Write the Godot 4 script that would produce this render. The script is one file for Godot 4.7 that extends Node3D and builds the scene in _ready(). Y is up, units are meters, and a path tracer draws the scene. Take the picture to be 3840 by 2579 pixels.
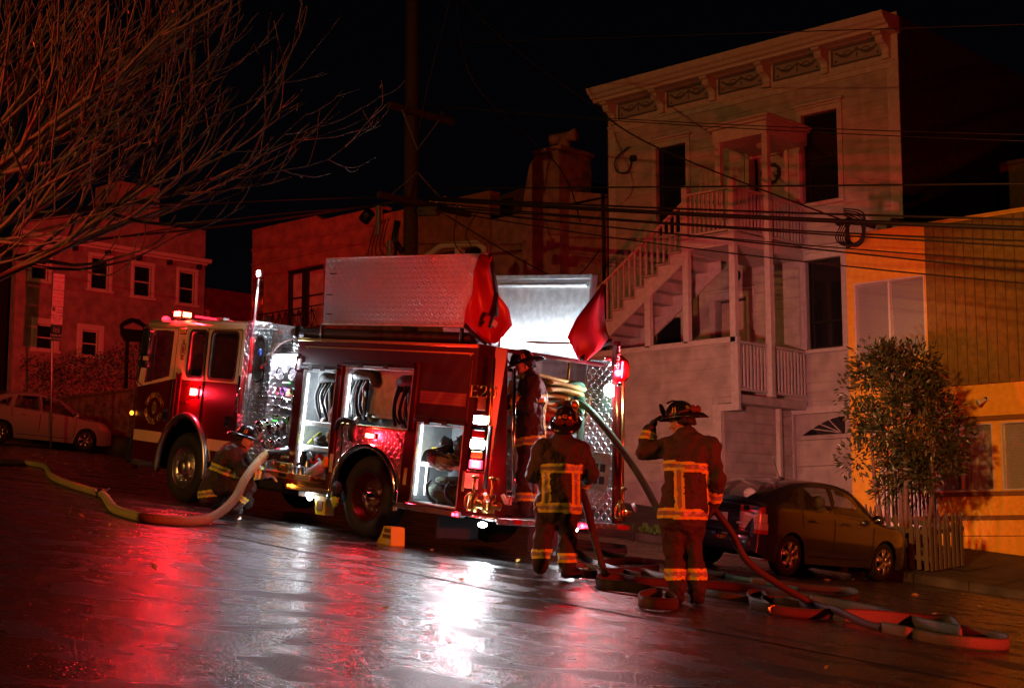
extends Node3D
# Night street on a hill: X runs uphill along the street, Z across it towards the houses, Y up; the camera stands at the origin.

class MB:
	var st := SurfaceTool.new()
	func _init(smooth := -1) -> void:
		st.begin(Mesh.PRIMITIVE_TRIANGLES)
		st.set_smooth_group(smooth)
	func sm(k: int) -> MB:
		st.set_smooth_group(k)
		return self
	func col(c: Color) -> MB:
		st.set_color(c)
		return self
	func tri(a: Vector3, b: Vector3, c: Vector3) -> void:   # counter-clockwise seen from outside
		st.add_vertex(a); st.add_vertex(c); st.add_vertex(b)
	func quad(a: Vector3, b: Vector3, c: Vector3, d: Vector3) -> void:
		tri(a, b, c); tri(a, c, d)
	func quad_uv(a: Vector3, b: Vector3, c: Vector3, d: Vector3, r := Rect2(0, 0, 1, 1)) -> void:
		var p := [a, b, c, d]
		var u := [Vector2(r.position.x, r.end.y), Vector2(r.end.x, r.end.y), Vector2(r.end.x, r.position.y), r.position]
		for k in [0, 2, 1, 0, 3, 2]:
			st.set_uv(u[k]); st.add_vertex(p[k])
	func box(c: Vector3, s: Vector3, bev := 0.0, b := Basis.IDENTITY) -> MB:
		var h := s * 0.5
		var e := minf(bev, minf(h.x, minf(h.y, h.z)) * 0.9)
		if e <= 0.0:
			var P := []
			for k in 8:
				P.append(c + b * Vector3(h.x if k & 1 else -h.x, h.y if k & 2 else -h.y, h.z if k & 4 else -h.z))
			quad(P[1], P[3], P[7], P[5])
			quad(P[0], P[4], P[6], P[2])
			quad(P[2], P[6], P[7], P[3])
			quad(P[0], P[1], P[5], P[4])
			quad(P[4], P[5], P[7], P[6])
			quad(P[0], P[2], P[3], P[1])
			return self
		var pt := func(sx: int, sy: int, sz: int, ax: int) -> Vector3:
			var v := Vector3(sx * (h.x - (0.0 if ax == 0 else e)), sy * (h.y - (0.0 if ax == 1 else e)), sz * (h.z - (0.0 if ax == 2 else e)))
			return c + b * v
		for sg in [-1, 1]:
			var f: Array = [pt.call(sg, -1, -1, 0), pt.call(sg, 1, -1, 0), pt.call(sg, 1, 1, 0), pt.call(sg, -1, 1, 0)]
			if sg < 0: f.reverse()
			quad(f[0], f[1], f[2], f[3])
			f = [pt.call(-1, sg, -1, 1), pt.call(-1, sg, 1, 1), pt.call(1, sg, 1, 1), pt.call(1, sg, -1, 1)]
			if sg < 0: f.reverse()
			quad(f[0], f[1], f[2], f[3])
			f = [pt.call(-1, -1, sg, 2), pt.call(1, -1, sg, 2), pt.call(1, 1, sg, 2), pt.call(-1, 1, sg, 2)]
			if sg < 0: f.reverse()
			quad(f[0], f[1], f[2], f[3])
		for i in [-1, 1]:
			for j in [-1, 1]:
				_bq(c, pt.call(i, j, -1, 0), pt.call(i, j, 1, 0), pt.call(i, j, 1, 1), pt.call(i, j, -1, 1))
				_bq(c, pt.call(i, -1, j, 0), pt.call(i, 1, j, 0), pt.call(i, 1, j, 2), pt.call(i, -1, j, 2))
				_bq(c, pt.call(-1, i, j, 1), pt.call(1, i, j, 1), pt.call(1, i, j, 2), pt.call(-1, i, j, 2))
				for k in [-1, 1]:
					var q: Array = [pt.call(i, j, k, 0), pt.call(i, j, k, 1), pt.call(i, j, k, 2)]
					if (q[1] - q[0]).cross(q[2] - q[0]).dot(q[0] - c) < 0: q.reverse()
					tri(q[0], q[1], q[2])
		return self
	func _bq(c: Vector3, p: Vector3, q: Vector3, r: Vector3, s: Vector3) -> void:
		if (q - p).cross(r - p).dot(p - c) < 0: quad(s, r, q, p)
		else: quad(p, q, r, s)
	func bx(x0: float, x1: float, y0: float, y1: float, z0: float, z1: float, bev := 0.0) -> MB:
		return box(Vector3((x0 + x1) / 2, (y0 + y1) / 2, (z0 + z1) / 2), Vector3(absf(x1 - x0), absf(y1 - y0), absf(z1 - z0)), bev)
	func bar(a: Vector3, b: Vector3, w: float, t: float, up := Vector3.UP, bev := 0.0) -> MB:   # a plank from a to b, w across (up), t thick
		var x := (b - a).normalized()
		var z := x.cross(up).normalized()
		return box((a + b) / 2, Vector3((b - a).length(), w, t), bev, Basis(x, z.cross(x), z))
	func tube(path: Array, rad, sides := 8, caps := true, flat := 1.0) -> MB:   # flat: height of the section over its width
		var n := path.size()
		var up := Vector3.UP
		var rings := []
		var pn := Vector3.ZERO
		for i in n:
			var d: Vector3 = (path[mini(i + 1, n - 1)] - path[maxi(i - 1, 0)]).normalized()
			var u := up if i == 0 or flat != 1.0 else pn
			if absf(d.dot(u)) > 0.98: u = Vector3.RIGHT if absf(d.x) < 0.9 else Vector3.BACK
			var side := d.cross(u).normalized()
			var nn := side.cross(d).normalized()
			pn = nn
			var r: float = rad[i] if rad is Array or rad is PackedFloat32Array else rad
			var ring := []
			for k in sides:
				var a := TAU * k / sides
				ring.append(path[i] + side * cos(a) * r + nn * sin(a) * r * flat)
			rings.append(ring)
		for i in n - 1:
			for k in sides:
				var k2 := (k + 1) % sides
				quad(rings[i][k2], rings[i][k], rings[i + 1][k], rings[i + 1][k2])
		if caps:
			for k in range(1, sides - 1):
				tri(rings[0][0], rings[0][k], rings[0][k + 1])
				tri(rings[n - 1][0], rings[n - 1][k + 1], rings[n - 1][k])
		return self
	func lathe(prof: Array, xf := Transform3D.IDENTITY, sides := 20, a0 := 0.0, a1 := TAU) -> MB:   # (radius, height) pairs from the bottom up, about local Y
		for i in prof.size() - 1:
			for k in sides:
				var t0 := a0 + (a1 - a0) * k / sides
				var t1 := a0 + (a1 - a0) * (k + 1) / sides
				var p: Vector2 = prof[i]
				var q: Vector2 = prof[i + 1]
				var A := xf * Vector3(p.x * cos(t0), p.y, p.x * sin(t0))
				var B := xf * Vector3(p.x * cos(t1), p.y, p.x * sin(t1))
				var C := xf * Vector3(q.x * cos(t1), q.y, q.x * sin(t1))
				var D := xf * Vector3(q.x * cos(t0), q.y, q.x * sin(t0))
				if p.x > 1e-5: tri(A, C, B)
				if q.x > 1e-5: tri(A, D, C)
		return self
	func ball(c: Vector3, r: Vector3, sides := 12, rows := 8, b := Basis.IDENTITY) -> MB:
		var prof := []
		for i in rows + 1:
			var a := PI * i / rows
			prof.append(Vector2(sin(a), -cos(a)))
		return lathe(prof, Transform3D(b * Basis.from_scale(r), c), sides)
	func prism(poly: PackedVector2Array, z0: float, z1: float, xf := Transform3D.IDENTITY) -> MB:   # outline in XY, drawn from z0 to z1
		var P := poly.duplicate()
		var ar := 0.0
		for i in P.size():
			ar += P[i].cross(P[(i + 1) % P.size()])
		if ar < 0: P.reverse()
		var lo := minf(z0, z1)
		var hi := maxf(z0, z1)
		if xf.basis.determinant() < 0:
			var sw := lo; lo = hi; hi = sw
		var ix := Geometry2D.triangulate_polygon(P)
		for k in range(0, ix.size(), 3):
			var a := P[ix[k]]
			var b := P[ix[k + 1]]
			var c := P[ix[k + 2]]
			if (b - a).cross(c - a) < 0:
				var t := b; b = c; c = t
			tri(xf * Vector3(a.x, a.y, hi), xf * Vector3(b.x, b.y, hi), xf * Vector3(c.x, c.y, hi))
			tri(xf * Vector3(a.x, a.y, lo), xf * Vector3(c.x, c.y, lo), xf * Vector3(b.x, b.y, lo))
		for i in P.size():
			var a := P[i]
			var b := P[(i + 1) % P.size()]
			quad(xf * Vector3(a.x, a.y, lo), xf * Vector3(b.x, b.y, lo), xf * Vector3(b.x, b.y, hi), xf * Vector3(a.x, a.y, hi))
		return self
	func frame2(outer: PackedVector2Array, inner: PackedVector2Array, z0: float, z1: float, xf := Transform3D.IDENTITY) -> MB:   # a ring between two outlines with as many points
		var n := outer.size()
		for i in n:
			var a := outer[i]
			var b := outer[(i + 1) % n]
			var c := inner[(i + 1) % n]
			var d := inner[i]
			var q := PackedVector2Array([a, b, c, d])
			prism(q, z0, z1, xf)
		return self
	func sheet(rows: Array, thick := 0.0) -> MB:   # rows of points, both sides
		for i in rows.size() - 1:
			for k in rows[i].size() - 1:
				quad(rows[i][k], rows[i][k + 1], rows[i + 1][k + 1], rows[i + 1][k])
		if thick > 0.0:
			var nr := rows.size()
			var nc: int = rows[0].size()
			var back := []
			for i in nr:
				var r := []
				for k in nc:
					var dx: Vector3 = rows[i][mini(k + 1, nc - 1)] - rows[i][maxi(k - 1, 0)]
					var dy: Vector3 = rows[mini(i + 1, nr - 1)][k] - rows[maxi(i - 1, 0)][k]
					r.append(rows[i][k] - dx.cross(dy).normalized() * thick)
				back.append(r)
			for i in nr - 1:
				for k in nc - 1:
					quad(back[i][k], back[i + 1][k], back[i + 1][k + 1], back[i][k + 1])
				quad(rows[i][0], rows[i + 1][0], back[i + 1][0], back[i][0])
				quad(rows[i + 1][nc - 1], rows[i][nc - 1], back[i][nc - 1], back[i + 1][nc - 1])
			for k in nc - 1:
				quad(rows[0][k + 1], rows[0][k], back[0][k], back[0][k + 1])
				quad(rows[nr - 1][k], rows[nr - 1][k + 1], back[nr - 1][k + 1], back[nr - 1][k])
		return self
	func mesh() -> ArrayMesh:
		st.generate_normals()
		return st.commit()

var M := {}
var used := {}
var rng := RandomNumberGenerator.new()

func obj(called: String, mb, m: Material, parent: Node = self) -> MeshInstance3D:
	var o := MeshInstance3D.new()
	o.mesh = mb.mesh() if mb is MB else mb

	for k in o.mesh.get_surface_count():
		o.set_surface_override_material(k, m)
	name_it(o, called, parent)
	parent.add_child(o, true)
	return o
func name_it(o: Node, called: String, parent: Node) -> void:
	var key := str(parent.get_instance_id()) + called
	var n: int = used.get(key, 0)
	used[key] = n + 1
	o.name = called if n == 0 else "%s_%03d" % [called, n]
func tag(o: Node, label: String, category: String, group := "") -> Node:
	o.set_meta("label", label); o.set_meta("category", category)
	if group: o.set_meta("group", group)
	return o
func thing(called: String, label: String, category: String, xf := Transform3D.IDENTITY, group := "") -> Node3D:
	var o := Node3D.new()
	name_it(o, called, self)
	add_child(o)
	o.transform = xf
	tag(o, label, category, group)
	return o
func struct(called: String, mb, m: Material) -> MeshInstance3D:
	var o := obj(called, mb, m)
	o.set_meta("kind", "structure")
	return o
func dup(src: Node3D, xf: Transform3D, label: String, group := "") -> Node3D:
	var r: Node3D = src.duplicate()
	name_it(r, str(src.name).rstrip("0123456789").rstrip("_"), self)
	add_child(r)
	r.transform = xf
	r.set_meta("label", label)
	if group: r.set_meta("group", group)
	return r

func lin(r: float, g: float, b: float) -> Color:
	return Color(r, g, b).linear_to_srgb()
func mat(called: String, c: Color, rough := 0.6, metal := 0.0, spec := 0.5) -> StandardMaterial3D:
	var m := StandardMaterial3D.new()
	m.resource_name = called
	m.albedo_color = c.linear_to_srgb()
	m.roughness = rough
	m.metallic = metal
	m.metallic_specular = spec
	M[called] = m
	return m
func lamp_mat(called: String, c: Color, energy: float) -> StandardMaterial3D:
	var m := mat(called, Color(0.8, 0.8, 0.8), 0.3)
	m.emission_enabled = true
	m.emission = c.linear_to_srgb()
	m.emission_energy_multiplier = energy
	return m
func noise_tex(freq: float, octaves: int, ramp: Array, size := 512, sd := 1, kind := FastNoiseLite.TYPE_SIMPLEX_SMOOTH) -> NoiseTexture2D:
	var n := FastNoiseLite.new()
	n.noise_type = kind
	n.frequency = freq
	n.fractal_octaves = octaves
	n.seed = sd
	var t := NoiseTexture2D.new()
	t.width = size; t.height = size
	t.seamless = true
	t.noise = n
	if ramp.size():
		var g := Gradient.new()
		g.offsets = PackedFloat32Array(); g.colors = PackedColorArray()
		var offs := PackedFloat32Array()
		var cols := PackedColorArray()
		for r in ramp:
			offs.append(r[0]); cols.append(r[1])
		g.offsets = offs; g.colors = cols
		t.color_ramp = g
	return t
func grey(v: float) -> Color:
	return Color(v, v, v)
func tri_map(m: StandardMaterial3D, tile: float, world := true) -> StandardMaterial3D:   # tile: metres that one picture covers
	m.uv1_triplanar = true
	m.uv1_world_triplanar = world
	m.uv1_scale = Vector3.ONE / tile
	return m
func mottled(m: StandardMaterial3D, tile: float, lo: float, hi: float, freq := 0.02, sd := 3, world := true) -> StandardMaterial3D:
	m.albedo_texture = noise_tex(freq, 5, [[0.0, grey(lo)], [1.0, grey(hi)]], 256, sd)
	return tri_map(m, tile, world)

# ---- the slope of the street ----
func road_h(s: float, t: float) -> float:
	return -1.107 + 0.1205 * s - 0.0434 * t
const KERB := 21.45
func walk_h(s: float, t: float) -> float:
	return -1.907 + 0.1205 * s + (t - KERB) * 0.0746
func ground_h(s: float, t: float) -> float:
	return road_h(s, t) if t < KERB else walk_h(s, t)
func on_road(s: float, t: float, up := 0.0) -> Vector3:
	return Vector3(s, road_h(s, t) + up, t)
var TRUCK: Transform3D

func spline(pts: Array, per := 6) -> Array:
	var out := []
	for i in pts.size() - 1:
		var p0: Vector3 = pts[maxi(i - 1, 0)]
		var p1: Vector3 = pts[i]
		var p2: Vector3 = pts[i + 1]
		var p3: Vector3 = pts[mini(i + 2, pts.size() - 1)]
		for k in per:
			out.append(p1.cubic_interpolate(p2, p0, p3, float(k) / per))
	out.append(pts[-1])
	return out
func lamp(parent: Node3D, called: String, at: Vector3, c: Color, energy: float, size := 0.03, spot := Vector3.ZERO, cone := 60.0) -> Light3D:
	var l: Light3D
	if spot != Vector3.ZERO:
		var sl := SpotLight3D.new()
		sl.spot_angle = cone
		sl.spot_angle_attenuation = 0.6
		sl.spot_range = 60.0
		sl.spot_attenuation = 2.0
		l = sl
	else:
		var ol := OmniLight3D.new()
		ol.omni_range = 60.0
		ol.omni_attenuation = 2.0
		l = ol
	l.light_color = c.linear_to_srgb()
	l.light_energy = energy
	l.light_size = size
	l.shadow_enabled = true
	name_it(l, called, parent)
	parent.add_child(l, true)
	l.position = at
	if spot != Vector3.ZERO:
		l.basis = Basis.looking_at(spot.normalized(), Vector3.UP if absf(spot.normalized().y) < 0.95 else Vector3.RIGHT)
	return l

func _ready() -> void:
	rng.seed = 7
	set_camera_and_light()
	set_materials()
	build_ground()
	build_house()
	build_yellow_house()
	build_far_buildings()
	build_fire_engine()
	build_cars()
	build_people()
	build_hoses()
	build_street_things()

func set_camera_and_light() -> void:
	var cam := Camera3D.new()
	cam.name = "camera"
	cam.fov = 25.25
	cam.near = 0.1
	cam.far = 900.0
	add_child(cam)
	var p := deg_to_rad(7.4)
	var y := deg_to_rad(43.7)
	cam.look_at_from_position(Vector3.ZERO, Vector3(sin(y) * cos(p), sin(p), cos(y) * cos(p)))
	var sky := ProceduralSkyMaterial.new()
	sky.sky_top_color = lin(0.0005, 0.0006, 0.001)
	sky.sky_horizon_color = lin(0.0018, 0.0016, 0.0024)
	sky.ground_bottom_color = lin(0.0008, 0.0008, 0.0008)
	sky.ground_horizon_color = lin(0.0012, 0.001, 0.001)
	sky.sky_curve = 0.12
	var e := Environment.new()
	e.background_mode = Environment.BG_SKY
	e.sky = Sky.new()
	e.sky.sky_material = sky
	e.tonemap_mode = Environment.TONE_MAPPER_LINEAR
	e.tonemap_exposure = 1.0
	e.sdfgi_enabled = true
	e.ssao_enabled = true
	e.ssil_enabled = true
	var w := WorldEnvironment.new()
	w.name = "world_environment"
	w.environment = e
	add_child(w)
	var tp := deg_to_rad(6.8)
	var ty := deg_to_rad(3.5)
	var tr := deg_to_rad(1.5)
	var f := Vector3(cos(tp) * cos(ty), sin(tp), cos(tp) * sin(ty))
	var r0 := f.cross(Vector3.UP).normalized()
	var u0 := r0.cross(f)
	var r := r0 * cos(tr) - u0 * sin(tr)
	var u := u0 * cos(tr) + r0 * sin(tr)
	TRUCK = Transform3D(Basis(f, u, r), Vector3(14.096, 0.06, 12.238))

func set_materials() -> void:
	var m := mat("road", Color(1, 1, 1), 1.0, 0.0, 0.62)
	m.albedo_texture = noise_tex(0.012, 5, [[0.25, Color(0.09, 0.086, 0.086)], [0.75, Color(0.17, 0.166, 0.162)]], 512, 5)
	m.roughness_texture = noise_tex(0.008, 5, [[0.3, grey(0.14)], [0.52, grey(0.24)], [0.72, grey(0.42)]], 512, 9)
	m.heightmap_enabled = true
	m.heightmap_texture = noise_tex(0.11, 5, [], 1024, 21)
	m.heightmap_scale = 0.75
	tri_map(m, 3.1)
	m = mat("road_near_kerb", Color(0.03, 0.03, 0.03), 0.7)
	m = mat("concrete", Color(0.11, 0.095, 0.08), 0.7)
	mottled(m, 2.6, 0.5, 1.0, 0.015, 8)
	m.heightmap_enabled = true
	m.heightmap_texture = noise_tex(0.05, 4, [], 256, 4)
	m.heightmap_scale = 0.6
	mat("earth", Color(0.03, 0.025, 0.02), 0.95)
	mat("seam", Color(0.008, 0.008, 0.008), 0.8)
	mottled(mat("siding", Color(0.56, 0.5, 0.47), 0.6), 1.7, 0.8, 1.0, 0.012, 12)
	mottled(mat("house_trim", Color(0.66, 0.6, 0.57), 0.5), 1.1, 0.86, 1.0, 0.02, 13)
	mat("frieze_grey", Color(0.1, 0.1, 0.12), 0.6)
	mat("frieze_field", Color(0.3, 0.27, 0.26), 0.6)
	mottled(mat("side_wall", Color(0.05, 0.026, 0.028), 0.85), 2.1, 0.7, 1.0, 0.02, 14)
	m = mat("night_glass", Color(0.012, 0.012, 0.014), 0.08, 0.0, 0.6)
	mat("gap_black", Color(0.004, 0.004, 0.004), 0.9)
	mottled(mat("door_paint", Color(0.5, 0.36, 0.34), 0.45), 0.9, 0.9, 1.0, 0.02, 15)
	mat("brass", Color(0.6, 0.38, 0.12), 0.28, 1.0)
	mat("wreath_leaf", Color(0.04, 0.035, 0.015), 0.8)
	m = mottled(mat("yellow_stucco", Color(0.74, 0.4, 0.035), 0.8), 1.3, 0.9, 1.0, 0.03, 16)
	m.heightmap_enabled = true
	m.heightmap_texture = noise_tex(0.09, 3, [], 256, 6)
	m.heightmap_scale = 0.35
	mat("brown_band", Color(0.17, 0.075, 0.02), 0.7)
	mottled(mat("olive_board", Color(0.2, 0.125, 0.02), 0.75), 0.9, 0.75, 1.0, 0.02, 17)
	mat("alu_frame", Color(0.65, 0.62, 0.6), 0.35, 0.3)
	mat("blind", Color(0.13, 0.11, 0.1), 0.6)
	m = mat("pane", Color(0.9, 0.92, 0.95), 0.02)
	m.albedo_color.a = 0.12
	m.transparency = BaseMaterial3D.TRANSPARENCY_ALPHA
	mat("curtain", Color(0.3, 0.16, 0.14), 0.9)
	mottled(mat("orange_stucco", Color(0.45, 0.16, 0.08), 0.85), 1.9, 0.72, 1.0, 0.02, 18)
	mottled(mat("pink_stucco", Color(0.4, 0.22, 0.19), 0.85), 2.3, 0.72, 1.0, 0.02, 19)
	mottled(mat("brown_stucco", Color(0.3, 0.12, 0.08), 0.85), 2.3, 0.72, 1.0, 0.02, 20)
	mottled(mat("red_house", Color(0.45, 0.3, 0.28), 0.85), 2.5, 0.75, 1.0, 0.02, 22)
	mat("red_house_trim", Color(0.7, 0.6, 0.56), 0.6)
	mat("roof_tile", Color(0.09, 0.03, 0.02), 0.8)
	mat("iron", Color(0.02, 0.02, 0.02), 0.5, 0.5)
	mottled(mat("ivy_wall", Color(0.3, 0.2, 0.13), 0.9), 1.9, 0.55, 1.0, 0.02, 23)
	m = mat("ivy", Color(0.03, 0.045, 0.015), 0.6)
	m.vertex_color_use_as_albedo = true
	m = mat("leaf", Color(1, 1, 1), 0.38)
	m.vertex_color_use_as_albedo = true
	m.backlight_enabled = true
	m.backlight = Color(0.08, 0.1, 0.03)
	mottled(mat("bark", Color(0.16, 0.1, 0.075), 0.8), 0.4, 0.6, 1.0, 0.03, 24)
	mottled(mat("bare_bark", Color(0.2, 0.13, 0.1), 0.75), 0.5, 0.6, 1.0, 0.03, 25)
	mottled(mat("pole_wood", Color(0.07, 0.045, 0.035), 0.9), 0.7, 0.5, 1.0, 0.03, 26)
	mat("wire", Color(0.012, 0.012, 0.012), 0.6)
	mat("fence_wood", Color(0.1, 0.085, 0.08), 0.85)
	mat("galv", Color(0.4, 0.4, 0.4), 0.45, 0.8)
	# fire engine
	m = mat("engine_red", Color(0.065, 0.002, 0.004), 0.3)
	m.clearcoat_enabled = true; m.clearcoat = 1.0; m.clearcoat_roughness = 0.06
	m = mat("engine_white", Color(0.66, 0.5, 0.36), 0.3)
	m.clearcoat_enabled = true; m.clearcoat = 0.8; m.clearcoat_roughness = 0.08
	mat("reflect_white", Color(0.6, 0.42, 0.28), 0.45)
	mat("reflect_red", Color(0.42, 0.05, 0.02), 0.45)
	mat("gold_leaf", Color(0.75, 0.5, 0.16), 0.3, 1.0)
	m = mat("tread_plate", Color(0.72, 0.72, 0.74), 0.28, 1.0)
	m.heightmap_enabled = true
	m.heightmap_texture = tread_texture()
	m.heightmap_scale = 3.0
	tri_map(m, 0.24, false)
	mottled(mat("bare_alu", Color(0.72, 0.73, 0.74), 0.42, 0.75), 0.8, 0.8, 1.0, 0.02, 27, false)
	mottled(mat("locker_grey", Color(0.34, 0.36, 0.37), 0.6), 0.6, 0.9, 1.0, 0.03, 28, false)
	mat("chrome", Color(0.82, 0.82, 0.84), 0.1, 1.0)
	mat("steel", Color(0.5, 0.5, 0.52), 0.3, 1.0)
	mat("black_rubber", Color(0.016, 0.016, 0.017), 0.55)
	mat("tyre", Color(0.014, 0.014, 0.014), 0.75)
	mat("black_plastic", Color(0.015, 0.015, 0.016), 0.4)
	mat("cab_dark", Color(0.012, 0.012, 0.014), 0.7)
	m = mat("cab_glass", Color(0.02, 0.022, 0.025), 0.03)
	m.albedo_color.a = 0.45
	m.transparency = BaseMaterial3D.TRANSPARENCY_ALPHA
	mat("red_lens", Color(0.3, 0.008, 0.01), 0.15)
	mat("amber_lens", Color(0.62, 0.36, 0.06), 0.2)
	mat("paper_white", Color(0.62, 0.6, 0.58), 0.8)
	mat("gauge_face", Color(0.1, 0.1, 0.11), 0.2)
	for c in [["orange", Color(0.7, 0.16, 0.01)], ["purple", Color(0.16, 0.05, 0.3)], ["maroon", Color(0.25, 0.02, 0.05)], ["yellow", Color(0.7, 0.5, 0.02)], ["white", Color(0.7, 0.7, 0.7)], ["green", Color(0.03, 0.18, 0.06)], ["blue", Color(0.02, 0.06, 0.3)], ["red", Color(0.45, 0.01, 0.015)]]:
		mat("paint_" + c[0], c[1], 0.35)
	m = mat("vinyl_red", Color(0.5, 0.012, 0.03), 0.38)
	m.rim_enabled = true; m.rim = 0.3
	mat("webbing_black", Color(0.012, 0.012, 0.013), 0.8)
	mottled(mat("canvas_green", Color(0.1, 0.14, 0.08), 0.85), 0.3, 0.7, 1.0, 0.03, 29, false)
	mottled(mat("cloth_black", Color(0.025, 0.026, 0.03), 0.7), 0.3, 0.6, 1.0, 0.03, 30, false)
	mottled(mat("cloth_tan", Color(0.3, 0.22, 0.14), 0.85), 0.3, 0.7, 1.0, 0.03, 31, false)
	mottled(mat("cloth_rose", Color(0.42, 0.08, 0.1), 0.85), 0.3, 0.7, 1.0, 0.03, 32, false)
	mat("hi_vis", Color(0.62, 0.75, 0.02), 0.5)
	mottled(mat("hose_yellow", Color(0.6, 0.5, 0.17), 0.75), 0.25, 0.6, 1.0, 0.04, 33)
	mottled(mat("hose_green", Color(0.05, 0.16, 0.09), 0.75), 0.2, 0.6, 1.0, 0.05, 34)
	mottled(mat("hose_red", Color(0.085, 0.035, 0.03), 0.75), 0.2, 0.6, 1.0, 0.05, 35)
	mottled(mat("hose_pale", Color(0.26, 0.24, 0.22), 0.75), 0.2, 0.5, 1.0, 0.05, 36)
	mat("hose_brown", Color(0.05, 0.03, 0.025), 0.7)
	# lamps: the glowing faces
	lamp_mat("glow_white", Color(0.86, 0.93, 1.0), 14.0)
	lamp_mat("glow_violet", Color(0.86, 0.84, 1.0), 9.0)
	lamp_mat("glow_flood", Color(0.9, 0.95, 1.0), 55.0)
	lamp_mat("glow_red", Color(1.0, 0.02, 0.05), 20.0)
	lamp_mat("glow_red_hot", Color(1.0, 0.1, 0.035), 30.0)
	lamp_mat("glow_red_dim", Color(1.0, 0.01, 0.05), 2.4)
	lamp_mat("glow_amber", Color(1.0, 0.35, 0.02), 4.0)
	lamp_mat("glow_green", Color(0.05, 1.0, 0.15), 1.6)
	lamp_mat("glow_screen", Color(0.7, 0.9, 1.0), 1.2)
	lamp_mat("glow_yellow", Color(0.7, 1.0, 0.02), 1.4)
	# cars
	m = mat("car_silver", Color(0.5, 0.47, 0.46), 0.35, 0.35)
	m.clearcoat_enabled = true; m.clearcoat = 1.0; m.clearcoat_roughness = 0.05
	m = mat("car_slate", Color(0.035, 0.035, 0.05), 0.3, 0.3)
	m.clearcoat_enabled = true; m.clearcoat = 1.0; m.clearcoat_roughness = 0.05
	m = mat("car_glass", Color(0.03, 0.035, 0.035), 0.02)
	m.albedo_color.a = 0.35
	m.transparency = BaseMaterial3D.TRANSPARENCY_ALPHA
	mat("tail_lens_red", Color(0.42, 0.03, 0.015), 0.12)
	mat("tail_lens_clear", Color(0.6, 0.4, 0.3), 0.12)
	mat("seat_cloth", Color(0.3, 0.26, 0.22), 0.8)
	# people
	m = mat("person_skin_and_gear", Color(1, 1, 1), 0.75)
	m.vertex_color_use_as_albedo = true
	m.heightmap_enabled = true
	m.heightmap_texture = noise_tex(0.03, 4, [], 256, 40)
	m.heightmap_scale = 1.2
	tri_map(m, 0.5, false)
	mat("trim_lime", Color(0.7, 0.72, 0.05), 0.5)
	mat("trim_orange", Color(0.85, 0.36, 0.03), 0.5)
	mat("trim_silver", Color(0.3, 0.26, 0.2), 0.4)
	m = mat("helmet_black", Color(0.014, 0.014, 0.015), 0.22)
	mat("helmet_patch", Color(0.75, 0.3, 0.05), 0.5)
	mat("glove_leather", Color(0.03, 0.028, 0.025), 0.7)
	mat("boot_rubber", Color(0.012, 0.012, 0.012), 0.5)
	m = mat("skin", Color(0.5, 0.3, 0.22), 0.55)
	m = mat("goggle", Color(0.12, 0.03, 0.01), 0.08)

func tread_texture() -> ImageTexture:   # raised bars at alternating slants, as on checker plate
	var n := 128
	var im := Image.create(n, n, false, Image.FORMAT_RGB8)
	for y in n:
		for x in n:
			var v := 0.0
			var cell := 32.0
			for oy in [-1, 0, 1]:
				for ox in [-1, 0, 1]:
					var cx: int = int(floor(x / cell)) + ox
					var cy: int = int(floor(y / cell)) + oy
					var dx: float = x - (cx + 0.5) * cell
					var dy: float = y - (cy + 0.5) * cell
					var s := 1.0 if posmod(cx + cy, 2) == 0 else -1.0
					var u: float = (dx + s * dy) * 0.7071
					var w: float = (dx - s * dy) * 0.7071
					var q: float = pow(u / 17.0, 2) + pow(w / 5.5, 2)
					v = maxf(v, clampf((1.0 - q) * 2.0, 0.0, 1.0))
			im.set_pixel(x, y, grey(v))
	return ImageTexture.create_from_image(im)

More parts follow.
